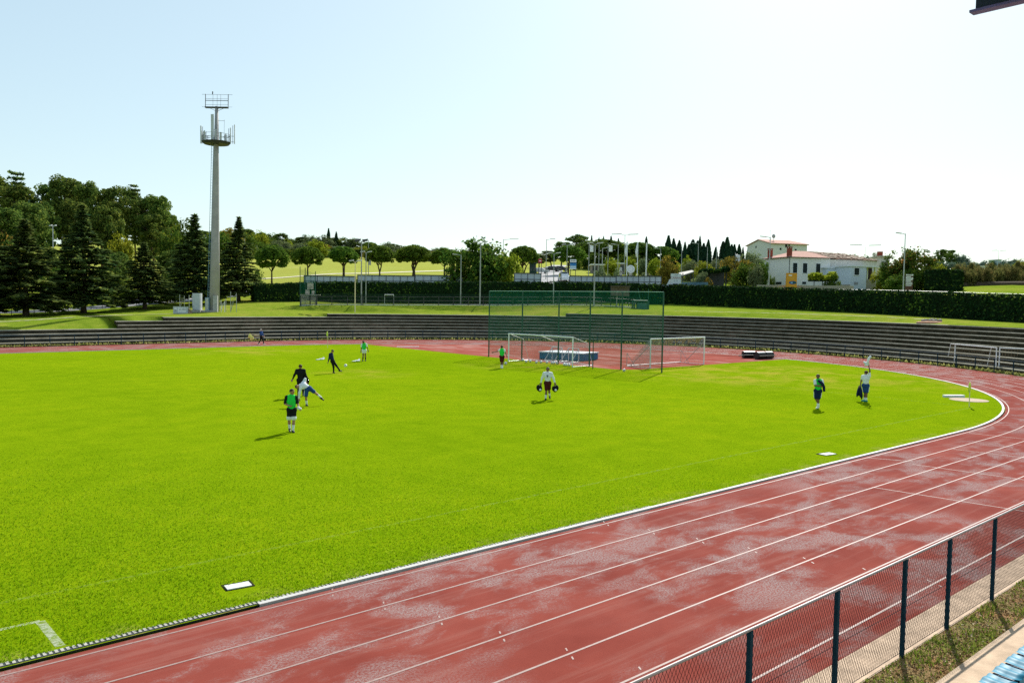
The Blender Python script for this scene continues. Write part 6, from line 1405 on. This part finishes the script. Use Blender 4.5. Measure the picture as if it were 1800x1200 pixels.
# vehicles
def car(x, d, hdg, mt, label, kind='car', lift=.08):
    p = at_px(x, d); o = empty('car' if kind == 'car' else 'van', p+[0, 0, lift], hdg, label, 'car' if kind == 'car' else 'van'); L, Wd, Hh = (4.2, 1.75, 1.45) if kind == 'car' else (4.8, 1.9, 2.0)
    pr = [(-L/2, .35), (-L/2+.02, .78), (-L/2+.35, .92), (-L/2+.95, Hh*.98), (L*.10, Hh), (L*.26, .95), (L/2-.1, .80), (L/2, .55), (L/2-.02, .3)] if kind == 'car' else [(-L/2, .35), (-L/2, 1.1), (-L/2+.15, Hh*.97), (L*.18, Hh), (L*.34, 1.15), (L/2-.1, .95), (L/2, .6), (L/2, .3)]
    mb = MB(); n = len(pr); sec = [(-1, 1.), (-.86, 1.), (.86, 1.), (1, 1.)]
    vs = []
    for t, _ in sec:
        for x_, z_ in pr:
            tuck = (1-.16*max(0, (z_-.9)/.6)); vs.append((x_*(1 if abs(t) < .9 else .985), t*Wd/2*tuck, z_ if abs(t) < .9 else .35+(z_-.35)*.96))
    fs = [(s*n+j, s*n+(j+1) % n, (s+1)*n+(j+1) % n, (s+1)*n+j) for s in range(3) for j in range(n)]+[tuple(range(n))[::-1], tuple(3*n+j for j in range(n))]
    mb.add(vs, fs); mb.build('body', mt, o, False)
    for sy in (-1, 1):
        m2 = MB(); y = sy*(Wd/2*.93); z0 = .95; z1 = Hh-.16; m2.add([(-L*.30, y, z0), (L*.20, y, z0), (L*.07, y*.93, z1), (-L*.22, y*.93, z1)], [(0, 1, 2, 3)]); m2.add([(-L*.30, y*1.01, z0), (L*.20, y*1.01, z0), (L*.07, y*.95, z1), (-L*.22, y*.95, z1)], [(3, 2, 1, 0)]); m2.build('side_window', MAT['glass'], o)
        for sx in (-.3, .3):
            m3 = MB(); m3.tube([(sx*L, sy*(Wd/2-.18), .32), (sx*L, sy*(Wd/2+.02), .32)], .32, 14); wo_ = m3.build('wheel', MAT['black'], o); m4 = MB(); m4.tube([(sx*L, sy*(Wd/2-.02), .32), (sx*L, sy*(Wd/2+.03), .32)], .18, 10); m4.build('hubcap', MAT['galv'], wo_)
    fx = L*.30 if kind == 'car' else L*.27
    m2 = MB(); m2.add([(fx-.02, -Wd*.36, 1.0 if kind == 'car' else 1.2), (fx-.02, Wd*.36, 1.0 if kind == 'car' else 1.2), (L*.13 if kind == 'car' else L*.21, Wd*.32, Hh-.08), (L*.13 if kind == 'car' else L*.21, -Wd*.32, Hh-.08)], [(0, 1, 2, 3)])
    for v_ in range(len(m2.v)): m2.v[v_] = (m2.v[v_][0]+.07, m2.v[v_][1], m2.v[v_][2]+.03)
    m2.build('windscreen', MAT['glass'], o)
    m2 = MB(); bx_ = -L/2-.012 if kind != 'car' else -L/2+.18; m2.box((bx_-.01, -Wd*.36, 1.0), (bx_, Wd*.36, Hh*.86)) if kind != 'car' else m2.add([(-L/2+.30, -Wd*.35, .98), (-L/2+.30, Wd*.35, .98), (-L/2+.72, Wd*.31, Hh-.12), (-L/2+.72, -Wd*.31, Hh-.12)], [(3, 2, 1, 0)]); m2.build('rear_window', MAT['glass'], o)
    for sy in (-1, 1):
        m2 = MB(); m2.box((L/2-.06, sy*Wd*.36-.16, .58), (L/2+.015, sy*Wd*.36+.16, .74)); m2.build('headlight', MAT['white'], o)
        m2 = MB(); m2.box((-L/2-.02, sy*Wd*.38-.12, .68), (-L/2+.05, sy*Wd*.38+.12, .86)); m2.build('tail_light', M('tail_red', (.35, .02, .02), .3, .5) if 'tail_red' not in bpy.data.materials else bpy.data.materials['tail_red'], o)
    return o
SV = M('silver_car_paint', (.50, .52, .54), .3, .5, .3, var=.05); WH = M('white_car_paint', (.72, .72, .72), .3, .5, var=.04); BK = M('black_car_paint', (.02, .02, .025), .3, .5, var=.05)
rd = math.atan2(_r0[1], _r0[0]); fd = math.atan2(_fh[1], _fh[0])
car(991, 172, fd+PI+.1, WH, 'white van coming down the approach road beside the dark post', 'van'); car(972, 216, rd+.1, BK, 'dark car far up the approach road, left of the others'); car(986, 217, rd, BK, 'dark car far up the approach road, under the pines')
car(1147, 178, rd+.2, WH, 'white car behind the low roof right of the bare flagpole'); car(226, 131.5, rd-.25, BK, 'black car half hidden by the shorter spreading cedar'); car(244, 134.5, rd-.25, SV, 'silver car on the road behind the shorter spreading cedar'); car(950, 205, rd, WH, 'white car at the left edge of the approach road')
car(1167, 165, rd+.3, WH, 'white car glimpsed between the long billboards and the lettered board')
# ================================================================== HOUSES
TR = M('pink_roof_tiles', (.42, .22, .17), .85, .1, var=.18, vs=2); TB = M('old_brown_tiles', (.17, .095, .065), .9, .05, var=.55, vs=1.6); HW = M('white_house_wall', (.80, .775, .74), .9, .05, var=.05); HB = M('bluish_white_wall', (.62, .68, .78), .9, .05, var=.05); SH_ = M('dark_shutter', (.012, .022, .022), .6, .2); BR = M('red_brick', (.30, .07, .045), .85, .1, var=.25, vs=8)
d0 = 163.; t_ = math.radians(15); ex_ = _r0*math.cos(t_)+_fh*math.sin(t_); c0 = W(1386, 520, d0); g0_ = T(c0); c0[2] = g0_-.4
ho = empty('white_house', c0, math.atan2(ex_[1], ex_[0]), 'white two-storey house with a pink and a brown tiled roof behind the right hedge', 'house')
Z = lambda y, x=1386, d=d0: W(x, y, d)[2]-c0[2]
ey_ = np.array([-ex_[1], ex_[0], 0.])
def lx(xp, y=0.):
    lo, hi = -5., 60.
    for _ in range(50):
        mid = (lo+hi)/2
        if proj(c0+ex_*mid+ey_*y)[0] < xp: lo = mid
        else: hi = mid
    return lo
px = lx
ze = Z(451.5); L1, DP = lx(1457), 9.; L2 = lx(1540)
mb = MB(); mb.box((0, 0, -.5), (L1, DP, ze)); mb.build('wall', HW, ho)
mb = MB(); mb.box((L1+.003, .15, -.5), (L2, DP-.2, ze-.25)); mb.build('side_wall', M('grey_white_wall', (.66, .63, .58), .9, .05, var=.15), ho)
rz_ = ze+1.55; ov = .35
mb = MB(); mb.add([(-ov, -ov, ze+.02), (L1+.2, -ov, ze+.02), (L1+.2, DP+ov, ze+.02), (-ov, DP+ov, ze+.02), (4.2, DP/2, rz_), (L1-2.2, DP/2, rz_)], [(0, 1, 5, 4), (1, 2, 5), (2, 3, 4, 5), (3, 0, 4), (3, 2, 1, 0)]); ro = mb.build('roof', TR, ho)
mb = MB(); mb.add([(L1-.6, -.4, ze-.1), (L2+.3, -.4, ze-.3), (L2+.3, DP+.3, ze-.3), (L1-.6, DP+.3, ze-.1), (L1-2.4, DP/2, rz_+.03), (L2-5.6, DP/2, rz_-.25)], [(0, 1, 5, 4), (1, 2, 5), (2, 3, 4, 5), (3, 0, 4), (3, 2, 1, 0)]); ob = mb.build('old_roof', TB, ho)
mb = MB(); rr = random.Random(8)
for i in range(170):
    u_, f_ = rr.uniform(L1-1.5, L2-.5), rr.random()*.9; y = -.4+f_*(DP/2+.4); z = ze-.1+(rz_-ze)*f_*.98+.05; z -= .15*(u_-L1)/(L2-L1)
    if u_ > L2-5.6 and f_ > 1-(u_-(L2-5.6))/5.9: continue
    if u_ < L1-.6 and f_ < .5: continue
    mb.obox((u_, y, z), (rr.uniform(.3, .7), 0, 0), (0, .35, .14), (0, -.02, .06))
mb.build('loose_tiles', M('pale_old_tile', (.34, .25, .19), .9, .1, var=.4, vs=3), ob)
mb = MB(); mb.box((-.42, -.42, ze-.12), (L1+.2, -.3, ze+.015)); mb.box((-.42, -.3, ze-.12), (-.3, DP+.3, ze+.015)); mb.tube([(-.06, -.08, 0), (-.06, -.08, ze-.1)], .07, 6); mb.build('gutter', MAT['dark'], ho)
for (x0, y0, z1, z0) in ((.15, -.15, 436, 450), (-2.2, 5.5, 437, 450)):
    if x0 > 0: cx, cy = .3, .6
    else: cx, cy = .5, 7.8
    mb = MB(); zt_ = ze+1.75; mb.box((cx-.38, cy-.38, ze-.2), (cx+.38, cy+.38, zt_)); co = mb.build('chimney', BR, ro)
    mb = MB(); mb.box((cx-.45, cy-.45, zt_+.2), (cx+.45, cy+.45, zt_+.32)); [mb.box((cx+a-.07, cy+b-.07, zt_+.002), (cx+a+.07, cy+b+.07, zt_+.2)) for a in (-.3, .3) for b in (-.3, .3)]; mb.build('chimney_cap', BR, co)
def window(x0, x1, z0, z1, y=0., fr=True, mt=None):
    mb = MB(); mb.box((x0, y-.05, z0), (x1, y-.004, z1)); o_ = mb.build('window', mt or SH_, ho)
    if fr:
        m2 = MB(); f = .13; m2.box((x0-f, y-.07, z0-f), (x0, y-.005, z1+f)); m2.box((x1, y-.07, z0-f), (x1+f, y-.005, z1+f)); m2.box((x0, y-.07, z1), (x1, y-.005, z1+f)); m2.box((x0, y-.09, z0-f), (x1, y-.005, z0)); m2.build('frame', MAT['white'], o_)
    return o_
for x0, x1 in ((1392, 1399.5), (1409.5, 1417), (1432.5, 1440)): window(px(x0), px(x1), Z(479.5), Z(462))
window(px(1409), px(1416), Z(499), Z(494.5))
mb = MB(); mb.box((-.06, 2.6, Z(499.5)), (-.004, 4.6, Z(495))); mb.build('cellar_window', SH_, ho)
window(px(1448), px(1453), Z(481), Z(470), 0, False, M('blue_white_frame', (.40, .45, .55), .6, .2)); window(px(1458), px(1462), Z(482), Z(473), -.005, False)
# annex that comes forward, with porch
ay = -6.; ax0, ax1 = lx(1494, ay), lx(1521.5, ay); za = Z(466)
mb = MB(); mb.box((ax0, ay, -2.), (ax1, .147, za-.25)); mb.build('annex_wall', HB, ho)
mb = MB(); mb.box((ax0-2.2, -1.3, Z(482)), (ax0-.003, -.003, za-.5)); mb.build('entry_wall', HB, ho); mb = MB(); mb.box((ax0-2.5, -1.5, za-.48), (ax0-.26, -.01, za-.3)); mb.build('entry_roof', MAT['white'], ho)
mb = MB(); mb.box((ax0-.25, ay-.25, za-.248), (ax1+4.2, .14, za-.02)); mb.build('annex_roof', MAT['white'], ho)
mb = MB(); mb.box((ax0-.03, ay+.01, -2.), (ax0-.002, .1, Z(499))); mb.build('stone_base', MAT['stone'], ho)
window(lx(1500, ay), lx(1508.5, ay), Z(482.5), Z(470.5), ay); window(lx(1500.5, ay), lx(1507, ay), Z(499), Z(494.5), ay, False, M('grey_vent', (.3, .3, .32), .6, .2))
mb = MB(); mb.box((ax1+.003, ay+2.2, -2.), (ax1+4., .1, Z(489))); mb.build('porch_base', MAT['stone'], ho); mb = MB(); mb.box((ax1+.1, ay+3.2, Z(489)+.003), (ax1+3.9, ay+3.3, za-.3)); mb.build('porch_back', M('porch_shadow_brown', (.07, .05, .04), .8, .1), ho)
for q in (ax1+2.1, ax1+3.9):
    mb = MB(); mb.box((q-.13, ay+2.3, Z(489)+.003), (q+.13, ay+2.56, za-.25)); mb.build('porch_post', MAT['white'], ho)
# garden wall, vine arbour, pergola, fence by the sign
a_, b_ = at_px(1330, 150), at_px(1500, 146); e_ = b_-a_; o = empty('garden_wall', a_, math.atan2(e_[1], e_[0]), 'low rubble wall in front of the white house', 'wall'); zt_ = W(1415, 502.5, 148)[2]-a_[2]
mb = MB(); mb.box((0, 0, -1.), (np.hypot(e_[0], e_[1]), .45, zt_)); mb.build('stonework', MAT['stone'], o); mb = MB(); mb.box((0, -.05, zt_+.002), (np.hypot(e_[0], e_[1]), .5, zt_+.1)); mb.build('coping', MAT['concrete'], o)
tree('broad', 1462, 487, 30, 149, 'dark shrub under the vine arbour in front of the house', 2, None, 'bush', 'bush', sink=1.2)
vo = low_bed('vine_arbour', 1424, 1466, 150, 3.2, 1.3, LM['lime'], 'leafy vine arbour spreading in front of the house', 'vine', 2400, .3); vo.location.z = W(1445, 492, 150)[2]
for q in (.15, .5, .85):
    e = at_px(1466, 150)-at_px(1424, 150); mb = MB(); mb.tube([e*q+[0, 0, -4.], e*q+[0, 0, .3]], .07, 6); mb.build('post', MAT['bark'], vo)
po = low_bed('pergola', 1230, 1278, 160, 4., .8, LM['hedge'], 'dark leafy pergola roof left of the house garden', 'pergola', 2400, .3); po.location.z = W(1250, 481, 160)[2]
e = at_px(1278, 160)-at_px(1230, 160)
for q in (.05, .35, .65, .95):
    mb = MB(); mb.box((e[0]*q-.1, e[1]*q-.1, -5.), (e[0]*q+.1, e[1]*q+.1, .3)); mb.build('post', MAT['dark'], po)
mb = MB(); mb.obox(_fh*2.5+[0, 0, -5.], e, _fh*.1, (0, 0, 4.8)); mb.build('back_wall', MAT['dark'], po)
a_, b_ = at_px(1197, 156), at_px(1244, 153); e_ = b_-a_; o = empty('panel_fence', a_, math.atan2(e_[1], e_[0]), 'bluish corrugated panel fence right of the lettered board', 'fence'); zt_ = W(1220, 496, 155)[2]-a_[2]; L = np.hypot(e_[0], e_[1]); mb = MB()
for i in range(26): mb.box((L*i/26, .0 if i % 2 else .05, -.5), (L*(i+1)/26-.01, .05 if i % 2 else .1, zt_))
mb.build('panels', M('blue_grey_sheet', (.10, .19, .24), .6, .3, var=.2), o); mb = MB(); mb.box((0, .12, zt_-.3), (L, .18, zt_-.2)); mb.build('rail', MAT['dark'], o)
o = empty('shed', at_px(1197, 162), rd, 'open shed with a sloping pale roof behind the lettered board', 'shed'); s_ = 162/F; zt_ = W(1210, 478, 162)[2]-o.location.z
mb = MB(); mb.add([(0, -1, zt_-.7), (20*s_, -1, zt_+.1), (24*s_, 3, zt_+.5), (0, 3, zt_-.1), (0, -1, zt_-.85), (20*s_, -1, zt_-.05), (24*s_, 3, zt_+.35), (0, 3, zt_-.25)], [(0, 1, 2, 3), (7, 6, 5, 4), (0, 4, 5, 1), (1, 5, 6, 2), (2, 6, 7, 3), (3, 7, 4, 0)]); mb.build('roof', M('pale_sheet_roof', (.42, .40, .36), .7, .2), o)
for q in ((.1, -.9), (19*s_, -.9), (.1, 2.9), (22*s_, 2.9)): mb = MB(); mb.box((q[0]-.08, q[1]-.08, -.3), (q[0]+.08, q[1]+.08, zt_-.3)); mb.build('post', MAT['dark'], o)
tree('olive', 1232, 481, 30, 157, 'pale straggly bush in front of the shed', 2, None, 'bush', 'bush', sink=.8); tree('autumn', 1244, 488, 20, 155, 'small yellowish bush at the end of the panel fence', 0, None, 'bush', 'bush', sink=.8)
# big pale block behind
d1 = 205.; c1 = W(1353.5, 470, d1); c1[2] = T(c1)-.5; bo = empty('apartment_block', c1, math.atan2(ex_[1], ex_[0]), 'big pale block with a low pink roof and satellite dish behind the house', 'building'); Z1 = lambda y: W(1353, y, d1)[2]-c1[2]; AP = M('cream_block_wall', (.66, .66, .60), .9, .05, var=.06)
zb_ = Z1(428); zr2 = Z1(420); La, Da = 10.6, 11.
mb = MB(); mb.add([(0, 0, -.5), (La, 0, -.5), (La, Da, -.5), (0, Da, -.5), (0, 0, zb_), (La, 0, zb_), (La, Da, zb_), (0, Da, zb_), (0, Da/2, zr2), (La, Da/2, zr2)], [(0, 1, 5, 4), (2, 3, 7, 6), (3, 0, 4, 8, 7), (1, 2, 6, 9, 5), (0, 3, 2, 1)]); mb.build('wall', AP, bo)
mb = MB(); mb.add([(-.3, -.5, zb_-.1), (La+.3, -.5, zb_-.1), (La-1.6, Da/2, zr2+.08), (-.3, Da/2, zr2+.08), (-.3, Da+.5, zb_-.1), (La+.3, Da+.5, zb_-.1), (-.3, -.5, zb_+.08), (La+.3, -.5, zb_+.08), (La-1.6, Da/2, zr2+.26), (-.3, Da/2, zr2+.26), (-.3, Da+.5, zb_+.08), (La+.3, Da+.5, zb_+.08)],
    [(6, 7, 8, 9), (9, 8, 11, 10), (1, 0, 3, 2), (2, 3, 4, 5), (0, 1, 7, 6), (0, 6, 9, 3), (3, 9, 10, 4), (1, 5, 11, 7), (7, 11, 8)]); r2 = mb.build('roof', TR, bo)
mb = MB(); mb.tube([(3.0, 3.5, zb_+.5), (3.0, 3.5, zr2+1.2)], .05, 5); mb.ball((2.9, 3.3, zr2+1.0), .55, 14, 8, (.95, .25, 1)); mb.build('satellite_dish', MAT['pole'], r2, True)
mb = MB(); mb.tube([(2.6, 4.5, zr2), (2.6, 4.5, zr2+2.6)], .03, 4); mb.tube([(2.2, 4.5, zr2+2.5), (3., 4.5, zr2+2.5)], .02, 4); mb.build('aerial', MAT['dark'], r2)
for x0, z0, w_, hh in ((4.2, Z1(431), .6, .9), (2.6, Z1(437), .5, .5), (5.1, Z1(430), .45, .45), (7.0, Z1(438), .5, .5)):
    mb = MB(); mb.box((x0, -.05, z0-hh/2), (x0+w_, -.004, z0+hh/2)); mb.build('window', SH_, bo)
for y0, z0 in ((6.5, Z1(431.5)), (6.5, Z1(446))):
    mb = MB(); mb.box((-.05, y0, z0-.25), (-.004, y0+.5, z0+.25)); mb.build('window', SH_, bo)
o = block('small_house', 1547, 1562, 452, 176, 6, PW, 'pale house wall just behind the porch with a dark chimney', 'house', MAT['concrete']); mb = MB(); q = W(1549, 450, 176); s = T(q); mb.box((-.1, 1, 0), (.8, 1.9, 1.)); ch = mb.build('chimney', BR, o); ch.location.z = W(1549, 452, 176)[2]-o.location.z+.28
block('far_building', 1730, 1734, 468, 300, 5, MAT['white'], 'tiny white building among the distant trees', 'building'); block('far_building', 1753, 1759, 457, 310, 6, M('bluish_far_wall', (.45, .55, .6), .8, .1), 'small bluish building under the far T-shaped pole', 'building')
# right-hand field: wire fence, field wall
ff = [at_px(x, d) for x, d in ((1450, 125), (1540, 118.5), (1620, 112.5), (1700, 107), (1800, 101), (1900, 96))]; o = empty('field_fence', ff[2], 0, 'thin rail fence along the top of the hedge on the right', 'fence'); O_ = np.array(o.location)
zadd = [W(x, y, d)[2]-p[2] for (x, y, d), p in zip(((1450, 508.5, 125), (1540, 509.5, 118.5), (1620, 511.5, 112.5), (1700, 514, 107), (1800, 517, 101), (1900, 521, 96)), ff)]
mb = MB(); mb.tube([p-O_+[0, 0, z] for p, z in zip(ff, zadd)], .03, 5); mb.build('rail', MAT['pole'], o)
tops = [p+[0, 0, z] for p, z in zip(ff, zadd)]
for p in along(tops, 4.2): mb = MB(); mb.tube([p-O_+[0, 0, -2.6], p-O_+[0, 0, .12]], .06, 4); mb.build('post', MAT['dark'], o)
fw = [at_px(x, d) for x, d in ((1690, 163), (1740, 160), (1800, 155), (1880, 148))]; o = empty('field_wall', fw[0], 0, 'dark dry-stone wall between the meadow and the orchard', 'wall'); O_ = np.array(o.location); mb = MB(); mb.tube([p-O_+[0, 0, .25] for p in fw], .5, 6); mb.build('stonework', M('dark_dry_stone', (.10, .07, .05), .9, .1, var=.5, vs=4, bump=.5, bs=8), o)
# heap of rubble and soil on the bank
p = at_px(1637, 89.5); o = empty('rubble_heap', p, 0, 'small heap of stones and bare soil on the grass above the terrace', 'heap'); rr = random.Random(4); mb = MB()
for i in range(26): mb.ball((rr.gauss(0, .5), rr.gauss(0, .35), rr.uniform(0, .25)), rr.uniform(.1, .26), 6, 4, (1.2, .9, .7))
mb.build('stones', MAT['stone'], o); mb = MB(); mb.ball((0, 0, -.05), 1., 16, 6, (2.6, 1.3, .16)); mb.build('soil', M('bare_soil', (.26, .13, .07), .9, .1, var=.3), o)
